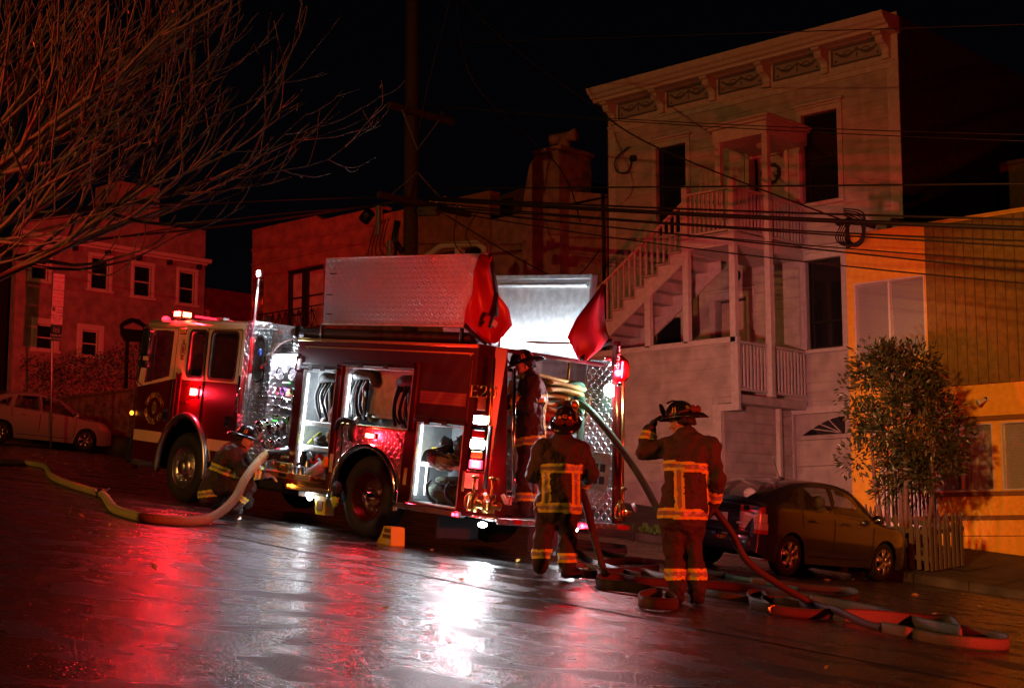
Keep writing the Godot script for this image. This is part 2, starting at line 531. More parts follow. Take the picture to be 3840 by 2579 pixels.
# ------------------------------------------------------------------ ground
func build_ground() -> void:
	var g := MB.new()
	var f := func(s: float, t: float, d: float) -> Vector3: return Vector3(s, road_h(s, t) + d, t)
	g.quad(f.call(-250, 250, -0.6), f.call(350, 250, -0.6), f.call(350, -250, -0.6), f.call(-250, -250, -0.6))
	struct("ground", g, M["earth"])
	g = MB.new()
	g.quad(f.call(-60, KERB, 0), f.call(33, KERB, 0), f.call(33, -40, 0), f.call(-60, -40, 0))
	g.quad(f.call(33, 24.3, 0), f.call(140, 24.3, 0), f.call(140, -40, 0), f.call(33, -40, 0))
	struct("road", g, M["road"])
	# tar seam in the wet asphalt
	g = MB.new()
	var pts := [Vector2(30, 9.4), Vector2(13.6, 9.55), Vector2(9.6, 9.5), Vector2(6.0, 9.7), Vector2(0, 9.6)]
	var line := []
	for i in pts.size() - 1:
		for k in 10:
			var q: Vector2 = pts[i].lerp(pts[i + 1], k / 10.0)
			line.append(Vector2(q.x, q.y + rng.randf_range(-0.03, 0.03)))
	for i in line.size() - 1:
		var a: Vector2 = line[i]
		var b: Vector2 = line[i + 1]
		g.quad(f.call(a.x, a.y - 0.025, 0.004), f.call(b.x, b.y - 0.025, 0.004), f.call(b.x, b.y + 0.03, 0.004), f.call(a.x, a.y + 0.03, 0.004)) 
	struct("road_seam", g, M["seam"])
	# kerb stones
	g = MB.new()
	var kerb := func(s0: float, s1: float, t: float) -> void:
		var a := [Vector3(s0, road_h(s0, t) - 0.2, t), Vector3(s1, road_h(s1, t) - 0.2, t)]
		var up := Vector3(0, 0.2, 0)
		var top0 := Vector3(s0, walk_h(s0, KERB) + (t - KERB) * 0.0746, t)
		var top1 := Vector3(s1, walk_h(s1, KERB) + (t - KERB) * 0.0746, t)
		g.quad(a[0], top0 + Vector3(0, -0.015, 0), top1 + Vector3(0, -0.015, 0), a[1])
		g.quad(top0 + Vector3(0, -0.015, 0), top0 + Vector3(0, 0.004, 0.02), top1 + Vector3(0, 0.004, 0.02), top1 + Vector3(0, -0.015, 0))
		g.quad(top0 + Vector3(0, 0.004, 0.02), top0 + Vector3(0, 0.004 + 0.012, 0.16), top1 + Vector3(0, 0.016, 0.16), top1 + Vector3(0, 0.004, 0.02))
	for k in 60:
		if k < 58: kerb.call(-20.0 + k * 0.914, -20.0 + (k + 1) * 0.914 - 0.012, KERB)
	for k in 20:
		kerb.call(33.0 + k * 0.914, 33.0 + (k + 1) * 0.914 - 0.012, 24.3)
	struct("kerb", g, M["concrete"])
	# pavement in flags with open joints
	g = MB.new()
	var w := func(s: float, t: float) -> Vector3: return Vector3(s, walk_h(s, t), t)
	g.quad(w.call(-60, 40, ), w.call(140, 40), w.call(140, 24.95), w.call(-60, 24.95))
	for k in 70:
		var s0 := -28.0 + k * 0.9
		for j in 4:
			var t0 := KERB + 0.165 + j * 0.84
			if s0 > 32.2 and t0 < 24.4: continue
			var d := Vector3(0, rng.randf_range(-0.006, 0.004), 0)
			var t1 := minf(t0 + 0.84, 24.95)
			g.quad(w.call(s0 + 0.006, t1 - 0.006) + d, w.call(s0 + 0.894, t1 - 0.006) + d, w.call(s0 + 0.894, t0 + 0.006) + d, w.call(s0 + 0.006, t0 + 0.006) + d)
	g.quad(w.call(33, 24.95) , w.call(140, 24.95), w.call(140, 24.46), w.call(33, 24.46))
	struct("pavement", g, M["concrete"])
	g = MB.new()
	g.quad(w.call(-60, 24.95) + Vector3(0, -0.03, 0), w.call(32.9, 24.95) + Vector3(0, -0.03, 0), w.call(32.9, KERB + 0.1) + Vector3(0, -0.03, 0), w.call(-60, KERB + 0.1) + Vector3(0, -0.03, 0))
	struct("pavement_bed", g, M["earth"])

# ------------------------------------------------------------------ walls and windows, in (u to the right, v up, w outwards)
func facing_street(T: float) -> Transform3D:
	return Transform3D(Basis(Vector3.LEFT, Vector3.UP, Vector3.FORWARD), Vector3(0, 0, T))
func facing_downhill(S: float) -> Transform3D:
	return Transform3D(Basis(Vector3.BACK, Vector3.UP, Vector3.LEFT), Vector3(S, 0, 0))
func part(p: Node3D, called: String, mb: MB, m: Material, xf := Transform3D.IDENTITY) -> MeshInstance3D:
	var o := obj(called, mb, m, p)
	o.transform = xf
	return o
func rebase(o: Node3D, base: Vector3) -> void:
	o.position = base
	for c in o.get_children():
		c.position -= base
func wall_holes(u0: float, u1: float, v0: float, v1: float, w0: float, w1: float, holes: Array) -> MB:   # holes: Rect2(u, v, width, height)
	var us := [u0, u1]
	for h in holes:
		us.append(clampf(h.position.x, u0, u1)); us.append(clampf(h.end.x, u0, u1))
	us.sort()
	var g := MB.new()
	for i in us.size() - 1:
		if us[i + 1] - us[i] < 0.001: continue
		var mid: float = (us[i] + us[i + 1]) / 2
		var cuts := []
		for h in holes:
			if mid > h.position.x and mid < h.end.x: cuts.append([h.position.y, h.end.y])
		cuts.sort_custom(func(a, b): return a[0] < b[0])
		var y := v0
		for c in cuts:
			if c[0] > y + 0.001: g.bx(us[i], us[i + 1], y, c[0], w0, w1)
			y = maxf(y, c[1])
		if v1 > y + 0.001: g.bx(us[i], us[i + 1], y, v1, w0, w1)
	return g
func boards(p: Node3D, xf: Transform3D, u0: float, u1: float, v0: float, v1: float, bh: float, holes: Array, m: Material, called := "siding_board") -> void:
	var v := v0
	while v < v1 - 0.02:
		var top := minf(v + bh, v1)
		var spans := [[u0, u1]]
		for h in holes:
			if h.end.y < v + 0.05 or h.position.y > top - 0.05: continue
			var nx := []
			for s in spans:
				if h.end.x <= s[0] or h.position.x >= s[1]: nx.append(s); continue
				if h.position.x - s[0] > 0.03: nx.append([s[0], h.position.x])
				if s[1] - h.end.x > 0.03: nx.append([h.end.x, s[1]])
			spans = nx
		for s in spans:
			var g := MB.new()
			var o := 0.03 + rng.randf_range(-0.002, 0.003)
			# bottom edge proud, top edge tucked under the next board
			var a := Vector3(s[0], v, o); var b := Vector3(s[1], v, o)
			var c := Vector3(s[1], top - 0.03, o - 0.003); var d := Vector3(s[0], top - 0.03, o - 0.003)
			g.quad(a, b, c, d)
			g.quad(d, c, Vector3(s[1], top - 0.022, 0.008), Vector3(s[0], top - 0.022, 0.008))
			g.quad(Vector3(s[0], top - 0.022, 0.008), Vector3(s[1], top - 0.022, 0.008), Vector3(s[1], top, 0.006), Vector3(s[0], top, 0.006))
			g.quad(Vector3(s[0], v, 0), Vector3(s[1], v, 0), b, a)
			g.quad(b, Vector3(s[1], v, 0), Vector3(s[1], top, 0), c)
			g.quad(Vector3(s[0], v, 0), a, d, Vector3(s[0], top, 0))
			part(p, called, g, m, xf)
		v = top
func sash_window(p: Node3D, xf: Transform3D, u0: float, u1: float, v0: float, v1: float, casing: float, trim: Material, crown := true, mid := 0.5, depth := 0.12) -> void:
	var g := MB.new()
	g.bx(u0 - casing, u0, v0 - 0.02, v1, 0, 0.05, 0.008)
	g.bx(u0 - casing + 0.03, u0 - 0.03, v0 + 0.05, v1 - 0.05, 0.05, 0.065, 0.006)
	g.bx(u1, u1 + casing, v0 - 0.02, v1, 0, 0.05, 0.008)
	g.bx(u1 + 0.03, u1 + casing - 0.03, v0 + 0.05, v1 - 0.05, 0.05, 0.065, 0.006)
	g.bx(u0 - casing, u1 + casing, v1, v1 + casing, 0, 0.052, 0.008)
	var w := part(p, "window", g, trim, xf)
	g = MB.new()
	g.bx(u0 - casing - 0.04, u1 + casing + 0.04, v0 - 0.1, v0 - 0.02, 0, 0.11, 0.012)
	obj("sill", g, trim, w)
	if crown:
		g = MB.new()
		g.bx(u0 - casing - 0.02, u1 + casing + 0.02, v1 + casing, v1 + casing + 0.05, 0, 0.09, 0.01)
		g.bx(u0 - casing - 0.07, u1 + casing + 0.07, v1 + casing + 0.05, v1 + casing + 0.11, 0, 0.15, 0.015)
		obj("crown", g, trim, w)
	g = MB.new()
	var vm := lerpf(v0, v1, mid)
	g.bx(u0, u0 + 0.035, v0, v1, -depth, -depth + 0.04)
	g.bx(u1 - 0.035, u1, v0, v1, -depth, -depth + 0.04)
	g.bx(u0 + 0.035, u1 - 0.035, v1 - 0.04, v1, -depth, -depth + 0.04)
	g.bx(u0 + 0.035, u1 - 0.035, v0, v0 + 0.05, -depth, -depth + 0.04)
	g.bx(u0 + 0.035, u1 - 0.035, vm - 0.02, vm + 0.02, -depth, -depth + 0.045)
	obj("sash", g, M["iron"] if trim == M["house_trim"] else trim, w)
	g = MB.new()
	g.bx(u0 + 0.035, u1 - 0.035, vm + 0.02, v1 - 0.04, -depth + 0.01, -depth + 0.016)
	obj("pane", g, M["night_glass"], w)
	g = MB.new()
	g.bx(u0 + 0.035, u1 - 0.035, v0 + 0.05, vm - 0.02, -depth - 0.002, -depth + 0.004)
	obj("pane", g, M["night_glass"], w)

# ------------------------------------------------------------------ the old house with the cornice
func build_house() -> void:
	var T := 27.6
	var X := facing_street(T)
	var h := thing("wooden_house", "tall pale wooden house with bracketed cornice, front stairs and small upper porch", "house")
	var trim: Material = M["house_trim"]
	var L := -23.15
	var R := -15.43
	# openings: u = -s
	var holes := [Rect2(-21.7, 7.06, 0.86, 2.06), Rect2(-17.72, 7.2, 0.88, 1.93), Rect2(-17.7, 4.06, 0.86, 1.9), Rect2(-21.82, 3.2, 0.78, 1.9), Rect2(-19.1, 6.25, 0.92, 2.4), Rect2(-20.1, 3.05, 0.86, 2.3), Rect2(-18.1, -0.6, 2.4, 3.3)]
	var clear := []
	for q in holes:
		clear.append(q.grow(0.13))
	clear[0].size.y += 0.16; clear[1].size.y += 0.16; clear[2].size.y += 0.16
	part(h, "wall", wall_holes(L, R, -0.8, 10.5, -0.22, 0.0, holes), M["siding"], X)
	var g := MB.new()
	g.bx(L, R, -0.8, 10.45, -11.0, -0.9)
	part(h, "dark_interior", g, M["gap_black"], X)
	g = MB.new()
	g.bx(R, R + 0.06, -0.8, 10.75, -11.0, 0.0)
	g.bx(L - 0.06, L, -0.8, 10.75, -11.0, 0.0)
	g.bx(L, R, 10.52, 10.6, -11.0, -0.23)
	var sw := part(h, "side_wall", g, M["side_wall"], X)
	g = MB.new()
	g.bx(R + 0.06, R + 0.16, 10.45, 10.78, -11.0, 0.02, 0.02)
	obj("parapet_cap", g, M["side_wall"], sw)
	boards(h, X, L + 0.22, R - 0.2, 2.75, 9.7, 0.205, clear, M["siding"])
	boards(h, X, L + 0.22, R - 0.2, -0.5, 2.75, 0.205, [Rect2(-18.3, -0.6, 2.7, 3.5)], M["siding"])
	for a in [[L, L + 0.22], [R - 0.2, R + 0.07]]:
		g = MB.new()
		g.bx(a[0], a[1], -0.8, 9.75 if a[0] < -20 else 10.9, 0, 0.035, 0.006)
		part(h, "corner_board", g, trim, X)
	# cornice: profile in (w, v), run along u
	var prof := PackedVector2Array([Vector2(0, 10.42), Vector2(0.46, 10.44), Vector2(0.48, 10.5), Vector2(0.56, 10.52), Vector2(0.6, 10.58), Vector2(0.66, 10.61), Vector2(0.72, 10.7), Vector2(0.72, 10.74), Vector2(0, 10.78)])
	g = MB.new()
	g.prism(prof, L - 0.1, R + 0.12, Transform3D(Basis(Vector3.BACK, Vector3.UP, Vector3.LEFT), Vector3.ZERO) * Transform3D(Basis.from_scale(Vector3(1, 1, -1)), Vector3.ZERO))
	part(h, "cornice", g, trim, X)
	g = MB.new()
	g.bx(L, R, 9.74, 9.86, 0, 0.045, 0.008)
	g.bx(L, R, 9.86, 9.91, 0, 0.075, 0.012)
	g.bx(L, R, 9.91, 10.42, 0, 0.02)
	part(h, "frieze_board", g, trim, X)
	for k in 5:
		var u0: float = -22.83 + 1.4725 * k
		g = MB.new()
		g.bx(u0, u0 + 1.25, 10.03, 10.42, 0.02, 0.03)
		var fr := part(h, "frieze_panel", g, M["frieze_field"], X)
		g = MB.new()
		g.bx(u0, u0 + 1.25, 10.38, 10.42, 0.03, 0.05, 0.006); g.bx(u0, u0 + 1.25, 10.03, 10.07, 0.03, 0.05, 0.006)
		g.bx(u0, u0 + 0.05, 10.07, 10.38, 0.03, 0.05, 0.006); g.bx(u0 + 1.2, u0 + 1.25, 10.07, 10.38, 0.03, 0.05, 0.006)
		obj("panel_frame", g, M["frieze_grey"], fr)
		g = MB.new()
		for side in [-1, 1]:   # two swags hung from a middle knot
			var sw_path := []
			for i in 11:
				var q := i / 10.0
				sw_path.append(Vector3(u0 + 0.625 + side * (0.04 + 0.46 * q), 10.3 - 0.5 * q * (1 - q) * 0.85 + 0.02 * q, 0.035))
			var rr := []
			for i in 11: rr.append(0.012 + 0.026 * sin(PI * i / 10.0))
			g.tube(sw_path, rr, 6)
			var curl := []
			for i in 8:
				var q2 := i / 7.0
				curl.append(Vector3(u0 + 0.625 + side * (0.12 + 0.3 * q2), 10.27 + 0.05 * sin(q2 * TAU * 0.8), 0.035))
			g.tube(curl, 0.011, 5)
			g.ball(Vector3(u0 + 0.625 + side * 0.5, 10.31, 0.04), Vector3(0.035, 0.03, 0.02), 8, 5)
			g.ball(Vector3(u0 + 0.625 + side * 0.5, 10.13, 0.04), Vector3(0.03, 0.03, 0.02), 8, 5)
		g.ball(Vector3(u0 + 0.625, 10.3, 0.04), Vector3(0.04, 0.05, 0.02), 8, 5)
		g.ball(Vector3(u0 + 0.625, 10.18, 0.035), Vector3(0.02, 0.06, 0.015), 8, 5)
		obj("garland", g, M["frieze_grey"], fr)
		g = MB.new()   # rounded hood between two brackets
		g.bx(u0 - 0.02, u0 + 1.27, 10.44, 10.5, 0.0, 0.34, 0.02)
		g.bx(u0 - 0.02, u0 + 1.27, 10.42, 10.45, 0.0, 0.2, 0.01)
		part(h, "hood_moulding", g, trim, X)
	for k in 6:
		var uc: float = -22.97 + 1.4725 * k
		var bp := PackedVector2Array([Vector2(0, 9.93), Vector2(0.1, 9.93), Vector2(0.12, 10.02), Vector2(0.09, 10.06), Vector2(0.12, 10.14), Vector2(0.2, 10.2), Vector2(0.3, 10.22), Vector2(0.36, 10.28), Vector2(0.35, 10.35), Vector2(0.44, 10.37), Vector2(0.44, 10.43), Vector2(0, 10.43)])
		g = MB.new()
		g.prism(bp, uc - 0.085, uc + 0.085, Transform3D(Basis(Vector3.BACK, Vector3.UP, Vector3.RIGHT), Vector3.ZERO))
		g.bx(uc - 0.1, uc + 0.1, 10.385, 10.425, 0, 0.46, 0.006)
		part(h, "bracket", g, trim, X)
	sash_window(h, X, -21.7, -20.84, 7.06, 9.12, 0.12, trim)
	sash_window(h, X, -17.72, -16.84, 7.2, 9.13, 0.12, trim)
	sash_window(h, X, -17.7, -16.84, 4.06, 5.96, 0.15, trim, true, 0.3)
	sash_window(h, X, -21.82, -21.04, 3.2, 5.1, 0.1, trim)
	# upper door, half open on the dark hall
	g = MB.new()
	g.bx(-19.2, -19.1, 6.2, 8.75, 0, 0.05, 0.008); g.bx(-18.18, -18.08, 6.2, 8.75, 0, 0.05, 0.008); g.bx(-19.1, -18.18, 8.65, 8.75, 0, 0.05, 0.008); g.bx(-19.1, -18.18, 8.42, 8.48, -0.1, 0.0)
	var dr := part(h, "door_frame", g, trim, X)
	g = MB.new()
	g.bx(-18.96, -18.18, 6.25, 8.42, -0.14, -0.1, 0.006)
	for v in [[6.4, 6.95], [7.1, 8.3]]:
		for u in [[-18.88, -18.6], [-18.52, -18.26]]:
			g.bx(u[0], u[1], v[0], v[1], -0.1, -0.088, 0.01)
	obj("door", g, M["siding"], dr)
	g = MB.new(0)
	var ring := []
	for i in 19: ring.append(Vector3(-18.57 + 0.2 * cos(TAU * i / 18), 8.02 + 0.2 * sin(TAU * i / 18), -0.06))
	g.tube(ring, 0.03, 6, false)
	var wr := tag(obj("wreath", g, M["wreath_leaf"]), "round dark leafy wreath hung on the upper porch door", "wreath")
	g = MB.new()
	for i in 160:
		var a := rng.randf() * TAU
		var c := Vector3(-18.57 + cos(a) * rng.randf_range(0.15, 0.26), 8.02 + sin(a) * rng.randf_range(0.15, 0.26), -0.06 + rng.randf_range(0, 0.05))
		var d := Vector3(rng.randf_range(-1, 1), rng.randf_range(-1, 1), rng.randf_range(0, 0.6)).normalized() * 0.05
		var e := d.cross(Vector3.BACK).normalized() * 0.015
		g.tri(c - e, c + e, c + d)
	var lv := obj("leaf_cluster", g, M["wreath_leaf"], wr)
	lv.set_meta("kind", "stuff")
	wr.transform = X
	# lower door, six panels
	g = MB.new()
	g.bx(-20.24, -20.1, 3.0, 5.4, 0, 0.05, 0.008); g.bx(-19.24, -19.1, 3.0, 5.4, 0, 0.05, 0.008); g.bx(-20.3, -19.04, 5.36, 5.52, 0, 0.06, 0.008); g.bx(-20.34, -19.0, 5.52, 5.57, 0, 0.1, 0.01)
	dr = part(h, "door_frame", g, trim, X)
	g = MB.new()
	g.bx(-19.98, -19.24, 3.05, 5.3, -0.1, -0.06, 0.006)
	for v in [[3.2, 3.75], [3.85, 4.55], [4.65, 5.15]]:
		for u in [[-19.9, -19.65], [-19.57, -19.32]]:
			g.bx(u[0], u[1], v[0], v[1], -0.06, -0.048, 0.01)
	var ld := obj("door", g, M["door_paint"], dr)
	g = MB.new(0)
	g.ball(Vector3(-19.9, 4.2, -0.02), Vector3(0.04, 0.04, 0.04))
	obj("door_knob", g, M["iron"], ld)
	g = MB.new()
	g.ball(Vector3(-19.45, 5.85, 0.06), Vector3(0.09, 0.12, 0.07), 10, 6)
	part(h, "wall_lantern", g, M["iron"], X)
	# garage door
	g = MB.new()
	g.bx(-18.22, -18.1, -0.6, 2.85, 0, 0.06, 0.008); g.bx(-18.1, -15.7, 2.7, 2.85, 0, 0.06, 0.008)
	part(h, "garage_frame", g, trim, X)
	for k in 6:
		var v0 := 2.7 - 0.55 * (k + 1)
		g = MB.new()
		g.bx(-18.1, -15.7, v0 + 0.008, v0 + 0.55, -0.12, -0.06, 0.006)
		for j in 3:
			var u0 := -18.02 + j * 0.78
			if k == 0: continue
			g.bx(u0, u0 + 0.7, v0 + 0.09, v0 + 0.46, -0.06, -0.045, 0.012)
		var gp := part(h, "garage_panel", g, M["siding"], X)
		if k == 0:
			var fan := PackedVector2Array([Vector2(-17.95, v0 + 0.1)])
			for i in 9:
				var q := i / 8.0
				fan.append(Vector2(lerpf(-17.95, -16.9, q), v0 + 0.1 + 0.36 * sin(PI * 0.5 * q)))
			fan.append(Vector2(-16.9, v0 + 0.1))
			g = MB.new()
			g.prism(fan, -0.059, -0.05)
			obj("pane", g, M["night_glass"], gp)
			g = MB.new()
			for i in [0.25, 0.5, 0.75]:
				var an: float = PI * 0.5 + PI * 0.5 * i
				g.bar(Vector3(-16.98, v0 + 0.12, -0.045), Vector3(-16.98 + cos(an) * 0.9, v0 + 0.12 + sin(an) * 0.36, -0.045), 0.022, 0.014, Vector3.UP)
			g.bx(-18.0, -16.85, v0 + 0.07, v0 + 0.1, -0.06, -0.035)
			obj("muntin", g, M["siding"], gp)
	# upper landing, posts, porch roof
	g = MB.new()
	g.bx(-19.05, -17.72, 6.02, 6.2, 0, 2.6, 0.01)
	g.bx(-19.05, -17.72, 5.98, 6.02, 0.02, 2.56)
	var ln := part(h, "landing", g, trim, X)
	g = MB.new()
	g.bx(-19.07, -17.7, 6.2, 6.235, 0, 2.64, 0.008)
	obj("landing_floor", g, M["siding"], ln)
	for q in [[-18.95, 2.55, 4.05, 7.32], [-17.78, 2.55, 3.0, 7.34], [-17.68, 1.45, 2.95, 8.5], [-18.88, 1.45, 6.2, 8.5], [-19.96, 2.55, 4.05, 5.5]]:
		g = MB.new()
		g.bx(q[0] - 0.07, q[0] + 0.07, q[2], q[3], q[1] - 0.07, q[1] + 0.07, 0.01)
		if q[3] < 8: g.bx(q[0] - 0.085, q[0] + 0.085, q[3], q[3] + 0.03, q[1] - 0.085, q[1] + 0.085, 0.008)
		part(h, "porch_post", g, trim, X)
	g = MB.new()
	g.bx(-18.98, -17.6, 8.45, 8.72, 0, 1.55, 0.012)
	g.bx(-19.05, -17.53, 8.72, 8.78, 0, 1.64, 0.015)
	g.bx(-19.12, -17.46, 8.78, 8.84, 0, 1.72, 0.02)
	var pr := part(h, "porch_roof", g, trim, X)
	g = MB.new(0)
	g.lathe([Vector2(0.0, 8.33), Vector2(0.06, 8.34), Vector2(0.1, 8.39), Vector2(0.11, 8.45)], Transform3D(Basis.IDENTITY, Vector3(-18.25, 0, 0.8)), 14)
	obj("ceiling_light", g, M["frieze_field"], pr)
	# rails with balusters: front, right side up, right side down
	var rail := func(a: Vector3, b: Vector3, n: int, low: float) -> void:
		var q := MB.new()
		q.bar(a, b, 0.05, 0.09, Vector3.UP, 0.01)
		q.bar(a + Vector3(0, -low, 0), b + Vector3(0, -low, 0), 0.05, 0.06, Vector3.UP, 0.008)
		part(h, "handrail", q, trim, X)
		for i in n:
			var c := a.lerp(b, (i + 0.5) / n)
			q = MB.new()
			q.box(c + Vector3(0, -low / 2 - 0.01, 0), Vector3(0.035, low - 0.06, 0.035))
			part(h, "baluster", q, trim, X)
	rail.call(Vector3(-18.88, 7.15, 2.55), Vector3(-17.85, 7.15, 2.55), 9, 0.85)
	rail.call(Vector3(-17.74, 7.15, 2.48), Vector3(-17.74, 7.15, 0.05), 20, 0.85)
	rail.call(Vector3(-17.74, 4.0, 2.48), Vector3(-17.74, 4.0, 0.05), 20, 0.95)
	# flight of stairs down to the left with two stringers
	var n := 9
	for k in n:
		var u := -19.05 - 0.31 * (k + 0.5)
		var v := 6.2 - 0.205 * (k + 1)
		g = MB.new()
		g.bx(u - 0.17, u + 0.15, v - 0.04, v, 1.2, 2.66, 0.008)
		g.bx(u + 0.13, u + 0.15, v, v + 0.165, 1.25, 2.6)
		part(h, "stair_tread", g, M["siding"], X)
	for w in [1.25, 2.55]:
		g = MB.new()
		var sp := PackedVector2Array([Vector2(-19.03, 5.72), Vector2(-22.1, 3.69), Vector2(-22.1, 4.0)])
		for k in range(n, -1, -1):
			var u := -19.05 - 0.31 * k
			var v := 6.16 - 0.205 * k
			sp.append(Vector2(u, v - 0.2 if k == n else v - 0.205)); sp.append(Vector2(u, v))
		g.prism(sp, w - 0.03, w + 0.03)
		part(h, "stringer", g, trim, X)
	g = MB.new()
	g.bar(Vector3(-19.0, 7.02, 2.55), Vector3(-22.1, 4.97, 2.55), 0.05, 0.09, Vector3.UP, 0.01)
	part(h, "handrail", g, trim, X)
	for k in 20:
		var q := (k + 0.5) / 20
		g = MB.new()
		var top := Vector3(-19.0 - 3.1 * q, 7.02 - 2.05 * q, 2.55)
		g.box(top + Vector3(0, -0.48, 0), Vector3(0.035, 0.95, 0.035))
		part(h, "baluster", g, trim, X)
	# boarded front under the stairs, with its stepped right end
	g = MB.new()
	g.bx(-22.95, -17.75, 2.78, 2.95, 0.02, 2.54)
	part(h, "deck", g, M["siding"], X)
	g = MB.new()
	g.bx(-22.95, -17.72, 2.9, 4.03, 2.52, 2.56)
	g.bx(-22.95, -18.2, 0.0, 2.9, 2.52, 2.56)
	g.bx(-22.95, -18.2, -0.6, 1.25, 2.5, 2.585)
	g.bx(-18.2, -18.14, -0.6, 2.78, 0.02, 2.5)
	part(h, "front_wall", g, M["siding"], X)
	var FX := facing_street(T - 2.56)
	boards(h, FX, -22.95, -17.86, 2.9, 3.98, 0.205, [], M["siding"])
	boards(h, FX, -22.95, -18.32, 1.26, 2.9, 0.205, [], M["siding"])
	boards(h, facing_downhill(18.14), 25.1, 27.55, 0.0, 2.78, 0.205, [], M["siding"])
	g = MB.new()
	g.bx(-22.95, -17.68, 3.98, 4.1, 2.48, 2.62, 0.01)
	g.bx(-17.86, -17.68, 2.74, 3.98, 2.5, 2.6, 0.008)
	g.bx(-18.32, -17.68, 2.62, 2.76, 2.5, 2.602, 0.008)
	g.bx(-18.32, -18.12, -0.6, 2.62, 2.5, 2.6, 0.008)
	part(h, "front_trim", g, trim, X)
	g = MB.new()
	g.bx(-18.1, -18.0, 0, 2.78, 0.6, 0.7, 0.008)
	part(h, "porch_post", g, trim, X)
	# service conduit and cable loop at the left edge
	g = MB.new(0)
	g.tube([Vector3(-23.3, 3.5, 0.05), Vector3(-23.3, 7.6, 0.05), Vector3(-23.3, 8.4, 0.08)], 0.04, 8)
	part(h, "conduit", g, M["iron"], X)
	g = MB.new(0)
	g.tube(spline([Vector3(-22.45, 9.3, 0.1), Vector3(-22.85, 9.05, 0.12), Vector3(-22.8, 8.75, 0.12), Vector3(-22.5, 8.7, 0.1), Vector3(-22.4, 8.95, 0.05)]), 0.018, 6)
	g.box(Vector3(-22.35, 9.0, 0.06), Vector3(0.16, 0.14, 0.12), 0.02)
	part(h, "cable_loop", g, M["wire"], X)
	rebase(h, Vector3(19.3, 0.3, 27.6))

